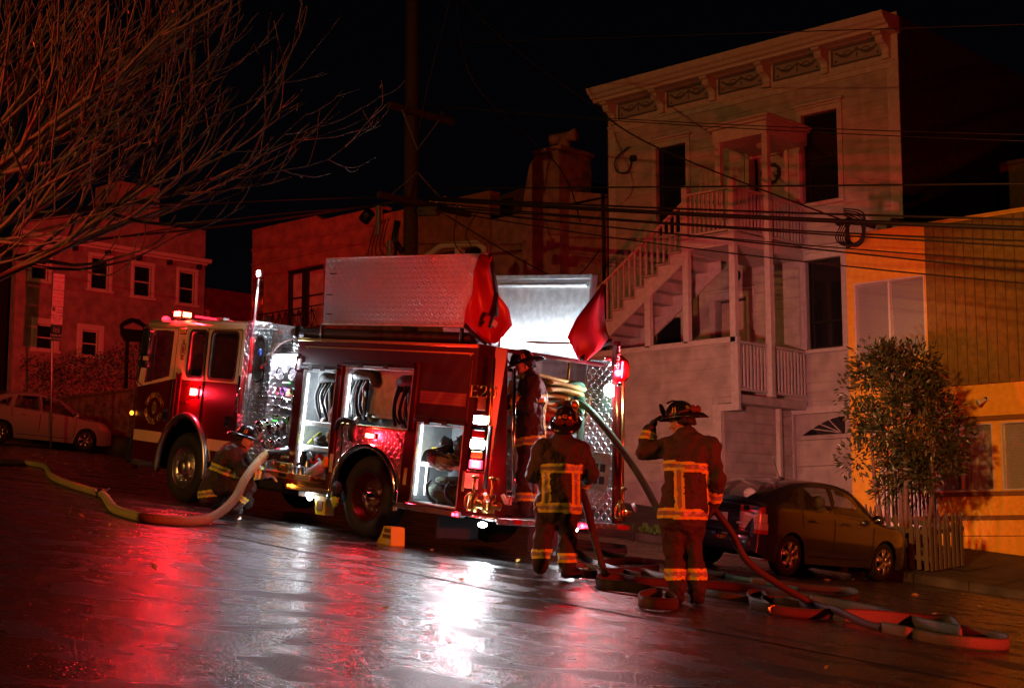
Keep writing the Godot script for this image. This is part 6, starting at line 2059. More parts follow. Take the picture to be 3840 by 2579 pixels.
	g.lathe([Vector2(0.03, 0.66), Vector2(0.045, 0.7), Vector2(0.03, 0.76), Vector2(0.05, 0.8), Vector2(0.05, 0.86), Vector2(0.03, 0.9), Vector2(0.045, 0.93), Vector2(0, 0.94)], Transform3D(Basis.IDENTITY, Vector3(1.62, 0, 0.08)), 14)
	g.tube([Vector3(1.62, 0.8, 0.06), Vector3(1.7, 0.72, 0.03)], 0.02, 8)
	obj("nozzle_body", g, M["black_plastic"], b)
	trebase(b, Vector3(1.62, 0.66, 0.08))
	b = tt("grey_canister", "grey ribbed canister with a yellow top at the rear of the tray", "canister")
	g = MB.new(0)
	g.tube([Vector3(1.2, 0.64, -0.1), Vector3(1.0, 0.78, -0.04)], [0.075, 0.085], 14)
	obj("body", g, M["locker_grey"], b)
	g = MB.new()
	g.prism(PackedVector2Array([Vector2(1.1, 0.74), Vector2(0.97, 0.9), Vector2(0.95, 0.78)]), -0.06, 0.02)
	obj("yellow_top", g, M["paint_yellow"], b)
	trebase(b, Vector3(1.1, 0.6, -0.1))
	# rear locker: heap of straps above, green holdall below
	b = tt("rope_bag_heap", "heap of black bags, straps and tan canvas on the rear locker's shelf", "bags")
	obj("canvas", lump(Vector3(-1.12, 1.03, 0.16), Vector3(0.28, 0.1, 0.14), 0.6, 11, 22, 14), M["cloth_tan"], b)
	obj("black_bag", lump(Vector3(-1.05, 1.17, 0.2), Vector3(0.13, 0.12, 0.1), 0.5, 12), M["cloth_black"], b)
	obj("black_bag", lump(Vector3(-1.36, 1.2, 0.2), Vector3(0.14, 0.14, 0.1), 0.5, 13), M["cloth_black"], b)
	obj("rose_cloth", lump(Vector3(-1.0, 1.06, 0.06), Vector3(0.09, 0.08, 0.05), 0.6, 14), M["cloth_rose"], b)
	obj("yellow_bag", lump(Vector3(-0.86, 1.1, 0.2), Vector3(0.08, 0.07, 0.08), 0.3, 15), M["paint_yellow"], b)
	for k in 5:
		g = MB.new(0)
		g.tube(spline([Vector3(-0.8 - k * 0.03, 1.0, 0.06), Vector3(-0.9 - k * 0.03, 1.12 - k * 0.01, 0.02), Vector3(-1.05 - k * 0.05, 1.16 - k * 0.02, 0.05), Vector3(-1.2, 1.22 - k * 0.05, 0.1)]), 0.012, 6)
		obj("strap", g, M["webbing_black"], b)
	trebase(b, Vector3(-1.12, 0.99, 0.2))
	b = tt("green_holdall", "green canvas holdall with dark straps on the floor of the rear locker", "bag")
	obj("bag_body", lump(Vector3(-1.15, 0.66, 0.22), Vector3(0.33, 0.15, 0.16), 0.18, 21, 28, 16, 1.6), M["canvas_green"], b)
	obj("bag_lid", lump(Vector3(-1.2, 0.8, 0.24), Vector3(0.29, 0.06, 0.13), 0.25, 22, 24, 12, 2.0), M["canvas_green"], b)
	for x in [-0.98, -1.32]:
		g = MB.new(0)
		var sp := spline([Vector3(x, 0.8, 0.08), Vector3(x + 0.02, 0.72, 0.04), Vector3(x - 0.02, 0.6, 0.05), Vector3(x - 0.14, 0.54, 0.06)])
		for i in sp.size() - 1: g.bar(sp[i], sp[i + 1], 0.05, 0.008, Vector3.RIGHT)
		obj("strap", g, M["webbing_black"], b)
	g = MB.new(0)
	g.tube(spline([Vector3(-0.92, 0.79, 0.12), Vector3(-1.1, 0.765, 0.09), Vector3(-1.4, 0.76, 0.1)]), 0.012, 6)
	obj("zip", g, M["webbing_black"], b)
	trebase(b, Vector3(-1.15, 0.53, 0.22))
	# webbing strap with glove and yellow cloth hanging before the wheel
	b = tt("hanging_strap", "black strap with dark glove and yellow cloth hanging beside the rear wheel", "strap")
	g = MB.new()
	var hp := spline([Vector3(0.36, 1.37, -0.06), Vector3(0.62, 1.33, -0.08), Vector3(0.62, 1.05, -0.07), Vector3(0.66, 0.6, -0.06)])
	for i in hp.size() - 1: g.bar(hp[i], hp[i + 1], 0.022, 0.006, Vector3.RIGHT)
	obj("strap", g, M["webbing_black"], b)
	obj("black_glove", lump(Vector3(0.62, 0.52, -0.07), Vector3(0.08, 0.1, 0.05), 0.5, 31), M["cloth_black"], b)
	obj("yellow_cloth", lump(Vector3(0.64, 0.4, -0.07), Vector3(0.07, 0.08, 0.03), 0.6, 32), M["hi_vis"], b)
	obj("black_pouch", lump(Vector3(0.42, 1.25, -0.08), Vector3(0.1, 0.12, 0.05), 0.3, 33), M["cloth_black"], b)
	g = MB.new(0)
	g.tube(spline([Vector3(0.8, 1.25, -0.05), Vector3(0.7, 1.37, -0.08), Vector3(0.5, 1.38, -0.08), Vector3(0.36, 1.3, -0.07)]), 0.03, 8)
	obj("harness_loop", g, M["webbing_black"], b)
	trebase(b, Vector3(0.62, 0.35, -0.07))
	# second chock in its holder and gate valves at the tailboard
	b = tt("stowed_chock", "yellow wheel chock stowed in its holder under the front locker", "wheel chock")
	g = MB.new()
	g.prism(PackedVector2Array([Vector2(1.2, 0.17), Vector2(1.25, 0.4), Vector2(1.02, 0.4), Vector2(1.0, 0.17)]), 0.06, 0.2)
	obj("wedge", g, M["paint_yellow"], b)
	g = MB.new()
	g.bx(1.06, 1.18, 0.22, 0.34, 0.05, 0.06, 0.003)
	obj("recess", g, M["brown_band"], b)
	trebase(b, Vector3(1.1, 0.17, 0.1))
	var valve := func(z: float, x: float, lab: String) -> void:
		var o2 := tt("hydrant_gate", lab, "hydrant valve", "hydrant valves hung at the tailboard corners")
		var q := MB.new(0)
		q.tube([Vector3(x, 0.52, z), Vector3(x, 0.72, z)], [0.06, 0.05], 12); q.tube([Vector3(x, 0.62, z), Vector3(x - 0.1, 0.6, z + 0.07)], [0.05, 0.045], 12); q.tube([Vector3(x, 0.72, z), Vector3(x, 0.92, z)], 0.018, 8)
		q.tube([Vector3(x, 0.9, z - 0.05), Vector3(x, 0.9, z + 0.05)], 0.015, 8)
		obj("valve_body", q, M["brass"], o2)
		q = MB.new(0)
		var ring := []
		for k in 13: ring.append(Vector3(x - 0.03, 0.63 + 0.09 * sin(TAU * k / 12), z - 0.07 + 0.07 * cos(TAU * k / 12)))
		q.tube(ring, 0.014, 6, false)
		obj("hand_wheel", q, M["brass"], o2)
		q = MB.new(0)
		q.lathe([Vector2(0, 0), Vector2(0.06, 0), Vector2(0.06, 0.04), Vector2(0, 0.045)], Transform3D(Basis.from_euler(Vector3(0.6, 0.3, 0.9)), Vector3(x - 0.1, 0.68, z + 0.09)), 14)
		obj("cap", q, M["paint_white"], o2)
		trebase(o2, Vector3(x, 0.5, z))
	valve.call(-0.08, -1.92, "brass hydrant gate under the tail lamps, left of its twin")
	valve.call(0.08, -2.04, "brass hydrant gate nearest the left end of the tailboard")
	valve.call(2.12, -2.12, "hydrant gate at the far right end of the tailboard")
	# folded hose in the bed
	for k in 9:
		var y := 1.53 + k * 0.075
		b = tt("folded_hose", "", "hose", "folded hose stacked in the hose bed")
		b.set_meta("label", ["lowest flat fold", "second fold from the bottom", "third fold from the bottom", "fourth fold from the bottom", "middle fold", "fold just above the middle", "third fold from the top", "second fold from the top", "topmost fold"][k] + " of the yellow hose stacked behind the standing firefighter")
		g = MB.new(0)
		var w := 1.16 + 0.05 * sin(k * 2.1)
		var row := []
		for i in 13:
			var t := i / 12.0
			row.append(Vector3(-1.55 + 0.1 * sin(k * 1.7) + 0.03 * sin(t * 5 + k), y + 0.02 * sin(t * 4.0 + k), w + 0.55 * t))
		g.tube(row, 0.068, 10, true, 0.42)
		var row2 := []
		for i in 7: row2.append(Vector3(-1.55 + 0.1 * sin(k * 1.7) + 0.18 * i, y, w + 0.5))
		g.tube(row2, 0.068, 8, true, 0.42)
		obj("fold", g, M["hose_yellow"] if k > 2 else M["reflect_red"] if k == 1 else M["hose_yellow"], b)
		trebase(b, Vector3(-1.5, y, w))
	b = tt("coiled_green_hose", "loose roll of green hose beside the stacked yellow hose", "hose")
	for k in 3:
		g = MB.new(0)
		g.tube(spline([Vector3(-1.5, 2.08 - k * 0.12, 1.62), Vector3(-1.56, 2.1 - k * 0.12, 1.75), Vector3(-1.5, 2.02 - k * 0.12, 1.86)]), 0.07, 8, true, 0.5)
		obj("fold", g, M["hose_green"], b)
	trebase(b, Vector3(-1.5, 1.85, 1.7))
	b = tt("hose_coupling", "open brass coupling on the end of the hose at the tail of the hose bed", "coupling")
	g = MB.new(0)
	g.lathe([Vector2(0.045, -0.2), Vector2(0.055, -0.05), Vector2(0.06, 0), Vector2(0.068, 0.01), Vector2(0.068, 0.08), Vector2(0.05, 0.08), Vector2(0.045, 0.0), Vector2(0, -0.02)], Transform3D(Basis(Vector3.UP, Vector3(-0.96, -0.05, -0.26).normalized(), Vector3(0.26, 0, -0.96).normalized()), Vector3(-1.72, 1.83, 1.5)), 18)
	obj("ring", g, M["brass"], b)
	g = MB.new()
	g.bx(-1.62, -1.55, 1.62, 1.72, 0.95, 1.45, 0.01)
	obj("board", g, M["paint_red"], b)
	g = MB.new()
	g.bx(-1.63, -1.55, 1.72, 1.75, 1.0, 1.5, 0.008)
	obj("board_top", g, M["bare_alu"], b)
	trebase(b, Vector3(-1.6, 1.7, 1.4))

# ------------------------------------------------------------------ parked cars; own axes: X forward, Y up, Z to its right
var CAR_TOP := [Vector2(0.0, 0.62), Vector2(0.02, 0.9), Vector2(0.06, 1.0), Vector2(0.12, 1.06), Vector2(0.45, 1.21), Vector2(0.9, 1.36), Vector2(1.4, 1.45), Vector2(1.9, 1.48), Vector2(2.3, 1.465), Vector2(2.7, 1.37), Vector2(3.1, 1.19), Vector2(3.4, 1.03), Vector2(3.6, 0.96), Vector2(3.9, 0.9), Vector2(4.15, 0.82), Vector2(4.32, 0.72), Vector2(4.4, 0.6), Vector2(4.43, 0.45)]
func top_y(x: float) -> float:
	for i in CAR_TOP.size() - 1:
		if x <= CAR_TOP[i + 1].x:
			var a: Vector2 = CAR_TOP[maxi(i - 1, 0)]
			var b: Vector2 = CAR_TOP[i]
			var c: Vector2 = CAR_TOP[i + 1]
			var d: Vector2 = CAR_TOP[mini(i + 2, CAR_TOP.size() - 1)]
			var t := (x - b.x) / maxf(c.x - b.x, 1e-4)
			var m0 := (c.y - a.y) / maxf(c.x - a.x, 1e-4) * (c.x - b.x)
			var m1 := (d.y - b.y) / maxf(d.x - b.x, 1e-4) * (c.x - b.x)
			if i < 2: return lerpf(b.y, c.y, t)
			return b.y * (2 * t * t * t - 3 * t * t + 1) + m0 * (t * t * t - 2 * t * t + t) + c.y * (-2 * t * t * t + 3 * t * t) + m1 * (t * t * t - t * t)
	return CAR_TOP[-1].y
func half_w(x: float) -> float:
	var w := 0.86
	if x < 0.5: w -= 0.11 * pow(1.0 - x / 0.5, 2.0)
	if x < 0.09: w -= 0.07 * pow(1.0 - x / 0.09, 2.0)
	if x > 3.6: w -= 0.24 * pow((x - 3.6) / 0.83, 2.2)
	return w
func belt_y(x: float) -> float:
	return minf(lerpf(1.02, 0.86, clampf((x - 0.6) / 2.9, 0, 1)), top_y(x) - 0.03)
func car_side(x: float, y: float) -> float:   # half width of the skin at that height
	var b := belt_y(x)
	var w := half_w(x)
	if y <= b:
		var t := clampf((y - 0.2) / maxf(b - 0.2, 0.01), 0, 1)
		return w * (0.94 + 0.06 * sin(PI * (0.25 + 0.6 * t)))
	var top := top_y(x)
	var q := clampf((y - b) / maxf(top - b, 0.02), 0, 1)
	return lerpf(w * (0.94 + 0.06 * sin(PI * 0.85)), w * 0.66, pow(q, 1.15))
func make_car(label: String, paint: Material, xf: Transform3D, old: bool) -> Node3D:
	var o := thing("parked_car", label, "car", xf)
	var xs := []
	for k in 6: xs.append(0.015 * k)
	for k in 96: xs.append(0.09 + 4.34 * k / 95.0)
	var wheels := [0.83, 3.45]
	var rows := []
	for x in xs:
		var row := []
		var top := top_y(x)
		var b := belt_y(x)
		var low := 0.2
		for w in wheels:
			var dx: float = absf(x - w)
			if dx < 0.36: low = maxf(low, 0.31 + sqrt(0.36 * 0.36 - dx * dx))
		if x < 0.35: low = maxf(low, 0.2 + 0.14 * (1 - x / 0.35))
		if x > 4.1: low = maxf(low, 0.2 + 0.06 * (x - 4.1) / 0.33)
		low = minf(low, top - 0.03)
		var ys := []
		for j in 8: ys.append(lerpf(low, maxf(b, low + 0.01), j / 7.0))
		for j in 7: ys.append(lerpf(maxf(b, low + 0.01), top - 0.012, (j + 1) / 7.0))
		for y in ys: row.append(Vector3(x, y, car_side(x, y)))
		var zr := car_side(x, top - 0.012)
		for j in 3: row.append(Vector3(x, top + 0.012 * (1 - pow(1 - (j + 1) / 3.0, 2)), zr * (1 - (j + 1) / 3.0) * 0.97))
		var full := row.duplicate()
		for j in range(row.size() - 2, -1, -1): full.append(Vector3(row[j].x, row[j].y, -row[j].z))
		rows.append(full)
	var g := MB.new(0)
	var holes := [PackedVector2Array([Vector2(2.0, 0.98), Vector2(3.12, 0.925), Vector2(2.62, 1.33), Vector2(2.02, 1.41)]), PackedVector2Array([Vector2(1.12, 1.03), Vector2(1.92, 0.985), Vector2(1.95, 1.41), Vector2(1.3, 1.37)]), PackedVector2Array([Vector2(0.62, 1.07), Vector2(1.0, 1.045), Vector2(1.16, 1.33), Vector2(0.86, 1.22)])]
	for i in rows.size() - 1:
		for j in rows[0].size() - 1:
			var q := [rows[i][j], rows[i][j + 1], rows[i + 1][j + 1], rows[i + 1][j]]
			var open := false
			for hp in holes:
				var n_in := 0
				for v in q: n_in += 1 if Geometry2D.is_point_in_polygon(Vector2(v.x, v.y), hp) else 0
				if n_in == 4: open = true
			if absf(q[0].z) < 0.54 and absf(q[1].z) < 0.54 and q[0].y > 0.97 and ((q[0].x > 0.22 and q[3].x < 1.0) or (q[0].x > 2.5 and q[3].x < 3.28)): open = true
			if not open: g.quad(q[0], q[1], q[2], q[3])
	g.sm(1)
	for e in [0, rows.size() - 1]:
		var r: Array = rows[e]
		var c := Vector3(r[0].x, 0.5, 0)
		for j in r.size() - 1:
			if e == 0: g.tri(c, r[j + 1], r[j])
			else: g.tri(c, r[j], r[j + 1])
	obj("body", g, paint, o)
	var patch := func(called: String, q: Array, m: Material, side: float, off := 0.006, par: Node3D = o) -> MeshInstance3D:   # corners in (x, y), laid on the flank
		var pr := []
		for i in 9:
			var rr := []
			for j in 9:
				var p: Vector2 = q[0].lerp(q[1], i / 8.0).lerp(q[3].lerp(q[2], i / 8.0), j / 8.0)
				rr.append(Vector3(p.x, p.y, side * (car_side(p.x, p.y) + off)))
			pr.append(rr)
		var gg := MB.new(0)
		gg.sheet(pr)
		return obj(called, gg, m, par)
	for s in [1.0, -1.0]:
		patch.call("side_window", [Vector2(2.0, 0.98), Vector2(3.12, 0.925), Vector2(2.62, 1.33), Vector2(2.02, 1.41)], M["car_glass"], s)
		patch.call("side_window", [Vector2(1.12, 1.03), Vector2(1.92, 0.985), Vector2(1.95, 1.41), Vector2(1.3, 1.37)], M["car_glass"], s)
		patch.call("quarter_window", [Vector2(0.62, 1.07), Vector2(1.0, 1.045), Vector2(1.16, 1.33), Vector2(0.86, 1.22)], M["car_glass"], s)
		patch.call("quarter_window", [Vector2(3.18, 0.925), Vector2(3.36, 0.92), Vector2(3.2, 1.05), Vector2(3.05, 1.13)], M["car_glass"], s)
		for q in [[Vector2(1.935, 0.4), Vector2(1.955, 0.4), Vector2(1.97, 1.42), Vector2(1.955, 1.42)], [Vector2(3.02, 0.36), Vector2(3.035, 0.36), Vector2(3.1, 0.92), Vector2(3.085, 0.92)], [Vector2(1.1, 0.75), Vector2(1.115, 0.75), Vector2(1.06, 1.03), Vector2(1.045, 1.03)], [Vector2(1.3, 0.31), Vector2(2.98, 0.31), Vector2(2.98, 0.325), Vector2(1.3, 0.325)]]:
			patch.call("door_gap", q, M["gap_black"], s, 0.003)
		for x in [1.36, 2.24]:
			g = MB.new(0)
			g.tube([Vector3(x - 0.11, 0.86, s * (car_side(x, 0.86) + 0.015)), Vector3(x, 0.865, s * (car_side(x, 0.86) + 0.03)), Vector3(x + 0.11, 0.86, s * (car_side(x, 0.86) + 0.015))], 0.017, 8)
			obj("door_handle", g, paint, o)
		patch.call("side_moulding", [Vector2(1.25, 0.4), Vector2(3.0, 0.4), Vector2(3.0, 0.43), Vector2(1.25, 0.43)], paint, s, 0.02)
		g = MB.new(0)
		var mx := Vector3(3.02, 0.99, s * 0.93)
		g.ball(mx, Vector3(0.07, 0.075, 0.11), 12, 8)
		var mr := obj("door_mirror", g, paint, o)
		g = MB.new(0)
		g.ball(mx - Vector3(0.055, 0, 0), Vector3(0.02, 0.055, 0.085), 12, 6)
		obj("mirror_glass", g, M["chrome"], mr)
		# lamps
		if old: tail_lamp(o, s)
		else:
			patch.call("headlight", [Vector2(3.85, 0.66), Vector2(4.2, 0.6), Vector2(4.16, 0.72), Vector2(3.82, 0.82)], M["tail_lens_clear"], s, 0.008)
			patch.call("turn_lens", [Vector2(3.78, 0.8), Vector2(3.96, 0.74), Vector2(3.93, 0.79), Vector2(3.76, 0.85)], M["amber_lens"], s, 0.012)
	# glass along the top, front and back
	for q in [[0.2, 1.02, 0.56], [2.45, 3.3, 0.6]]:
		var pr := []
		for i in 13:
			var x := lerpf(q[0], q[1], i / 12.0)
			var rr := []
			for j in 9:
				var z: float = lerpf(-1, 1, j / 8.0) * q[2]
				rr.append(Vector3(x, top_y(x) + 0.012 - 0.02 * pow(z / 0.6, 4), z))
			rr.reverse()
			pr.append(rr)
		g = MB.new(0)
		g.sheet(pr)
		obj("windscreen" if q[0] > 1 else "rear_window", g, M["car_glass"], o)
	if old:
		g = MB.new()
		g.bx(-0.03, -0.018, 0.72, 0.86, -0.24, 0.24, 0.004)
		var pl := obj("number_plate", g, M["paper_white"], o)
		g = MB.new()
		text_on(g, "BE", 0.07, Transform3D(REAR_FACE, Vector3(-0.032, 0.755, -0.12)), 0.002, "Droid Sans Mono"); text_on(g, "2", 0.07, Transform3D(REAR_FACE, Vector3(-0.032, 0.755, 0.14)), 0.002, "Droid Sans Mono")
		obj("plate_print", g, M["paint_blue"], pl)
		g = MB.new()
		g.bx(-0.02, -0.005, 0.87, 0.92, -0.4, 0.4, 0.005)
		obj("rear_garnish", g, paint, o)
		g = MB.new()
		g.bx(-0.012, -0.004, 0.93, 1.0, -0.62, 0.62)
		obj("lower_rear_window", g, M["night_glass"], o)
		g = MB.new()
		g.bx(0.03, 0.3, 1.045, 1.065, -0.7, 0.7, 0.008)
		obj("spoiler", g, paint, o)
		g = MB.new(0)
		g.tube([Vector3(-0.02, 0.6, -0.66), Vector3(-0.06, 0.6, 0.0), Vector3(-0.02, 0.6, 0.66)], 0.02, 8)
		g.bx(-0.04, 0.1, 0.3, 0.58, -0.7, 0.7, 0.04)
		obj("rear_bumper", g, paint, o)
		g = MB.new()
		text_on(g, "PRIUS", 0.035, Transform3D(REAR_FACE, Vector3(-0.024, 0.79, 0.42)), 0.003)
		obj("model_badge", g, M["chrome"], o)
		g = MB.new()
		g.bx(-0.028, -0.022, 0.715, 0.745, 0.42, 0.56)
		obj("small_badge", g, M["paper_white"], o)
		g = MB.new()
		g.bx(-0.048, -0.042, 0.46, 0.57, 0.05, 0.45)
		var st := obj("bumper_sticker", g, M["black_plastic"], o)
		for q in [["F", "paint_red", 0.075], ["A", "paint_orange", 0.12], ["I", "paint_yellow", 0.16], ["R", "hi_vis", 0.2], ["Y", "paint_orange", 0.245], ["L", "paint_green", 0.285], ["A", "paint_blue", 0.325], ["N", "hi_vis", 0.37], ["D", "paint_red", 0.415]]:
			g = MB.new()
			text_on(g, q[0], 0.055, Transform3D(REAR_FACE, Vector3(-0.05, 0.483, q[2])), 0.002)
			obj("letter", g, M[q[1]], st)
		g = MB.new()
		text_on(g, "children's", 0.026, Transform3D(REAR_FACE, Vector3(-0.05, 0.545, 0.26)), 0.002)
		obj("small_print", g, M["glow_screen"] if false else M["paint_white"], st)
		g = MB.new(0)
		g.tube([Vector3(1.5, 1.47, 0.1), Vector3(1.35, 1.5, 0.1)], [0.02, 0.012], 6); g.tube([Vector3(1.36, 1.5, 0.1), Vector3(1.12, 1.83, 0.1)], 0.006, 5)
		obj("aerial", g, M["black_plastic"], o)
	# cabin
	g = MB.new(0)
	for s in [-0.36, 0.36]:
		for x in [1.35, 2.2]:
			g.ball(Vector3(x, 0.8, s), Vector3(0.14, 0.32, 0.24), 12, 8); g.ball(Vector3(x - 0.08, 1.17, s), Vector3(0.06, 0.1, 0.13), 10, 8)
	obj("seat", g, M["seat_cloth"], o)
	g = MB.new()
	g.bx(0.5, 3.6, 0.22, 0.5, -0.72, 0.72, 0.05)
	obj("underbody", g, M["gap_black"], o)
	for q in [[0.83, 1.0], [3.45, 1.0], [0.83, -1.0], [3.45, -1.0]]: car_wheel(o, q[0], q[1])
	return o
func tail_lamp(o: Node3D, s: float) -> void:
	var lamp_rows := []
	for q in [[0.6, 0.66, 0.06, 0.22, "tail_lens_red"], [0.66, 0.76, 0.05, 0.22, "tail_lens_clear"], [0.765, 0.9, 0.045, 0.2, "tail_lens_clear"], [0.905, 1.0, 0.05, 0.16, "tail_lens_red"]]:
		var rows := []
		for i in 5:
			var y := lerpf(q[0], q[1], i / 4.0)
			var row := []
			for j in 11:
				var t := j / 10.0
				var x := -0.016 if t < 0.4 else lerpf(-0.012, q[3], (t - 0.4) / 0.6)
				var z := lerpf(0.52, car_side(0.0, y) - 0.012, t / 0.4) if t < 0.4 else car_side(maxf(x, 0.0), y) + 0.012
				row.append(Vector3(x, y, s * z))
			if s < 0: row.reverse()
			rows.append(row)
		lamp_rows.append(rows)
		var g := MB.new(0)
		g.sheet(rows)
		obj("tail_lamp", g, M[q[4]], o)
	var g2 := MB.new(0)
	for k in 8: g2.tube([Vector3(-0.02, 0.67 + k * 0.03, s * 0.53), Vector3(-0.02, 0.67 + k * 0.03, s * car_side(0.0, 0.8)), Vector3(0.1, 0.67 + k * 0.03, s * (car_side(0.1, 0.8) + 0.014))], 0.005, 4)
	obj("lamp_ribs", g2, M["tail_lens_red"], o)
func car_wheel(o: Node3D, x: float, s: float) -> void:
	var xf := Transform3D(Basis(Vector3.RIGHT, Vector3(0, 0, s), Vector3.RIGHT.cross(Vector3(0, 0, s))), Vector3(x, 0.31, s * 0.64))
	var g := MB.new(0)
	g.lathe([Vector2(0.2, 0.0), Vector2(0.29, 0.0), Vector2(0.312, 0.03), Vector2(0.315, 0.17), Vector2(0.3, 0.195), Vector2(0.26, 0.2), Vector2(0.215, 0.19)], xf, 36)
	var t := obj("wheel", g, M["tyre"], o)
	g = MB.new(0)
	g.lathe([Vector2(0.215, 0.185), Vector2(0.208, 0.2), Vector2(0.2, 0.19), Vector2(0.19, 0.1)], xf, 30)
	g.lathe([Vector2(0.055, 0.16), Vector2(0.05, 0.19), Vector2(0, 0.195)], xf, 14)
	for k in 6:
		var a := TAU * k / 6 + 0.3
		var d := Vector3(cos(a), 0, sin(a))
		var w := Vector3(-sin(a), 0, cos(a))
		g.sheet([[xf * (d * 0.04 + Vector3(0, 0.185, 0) + w * 0.03), xf * (d * 0.04 + Vector3(0, 0.185, 0) - w * 0.03)], [xf * (d * 0.2 + Vector3(0, 0.19, 0) + w * 0.045), xf * (d * 0.2 + Vector3(0, 0.19, 0) - w * 0.045)]], 0.03)
	obj("rim", g, M["car_rim"], t)
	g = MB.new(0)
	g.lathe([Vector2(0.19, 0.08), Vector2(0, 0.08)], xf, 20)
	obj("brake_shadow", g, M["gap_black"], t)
func on_slope(front: Vector3, pos: Vector2) -> Transform3D:
	var up := Vector3(-0.1205, 1, 0.0434).normalized()
	var f := (front - up * front.dot(up)).normalized()
	return Transform3D(Basis(f, up, f.cross(up)), on_road(pos.x, pos.y))
func build_cars() -> void:
	mat("car_rim", Color(0.55, 0.52, 0.5), 0.3, 0.85)
	var x := on_slope(Vector3(-0.04, 0, 1), Vector2(12.78, 17.34))
	x.basis = x.basis.scaled_local(Vector3.ONE * 0.9)
	make_car("dark slate hatchback parked nose to the kerb with red and clear tail lamps", M["car_slate"], x, true)
	x = on_slope(Vector3(0, 0, 1), Vector2(39.9, 19.77))
	make_car("silver hatchback parked uphill at the left edge under the hedge", M["car_silver"], x, false)

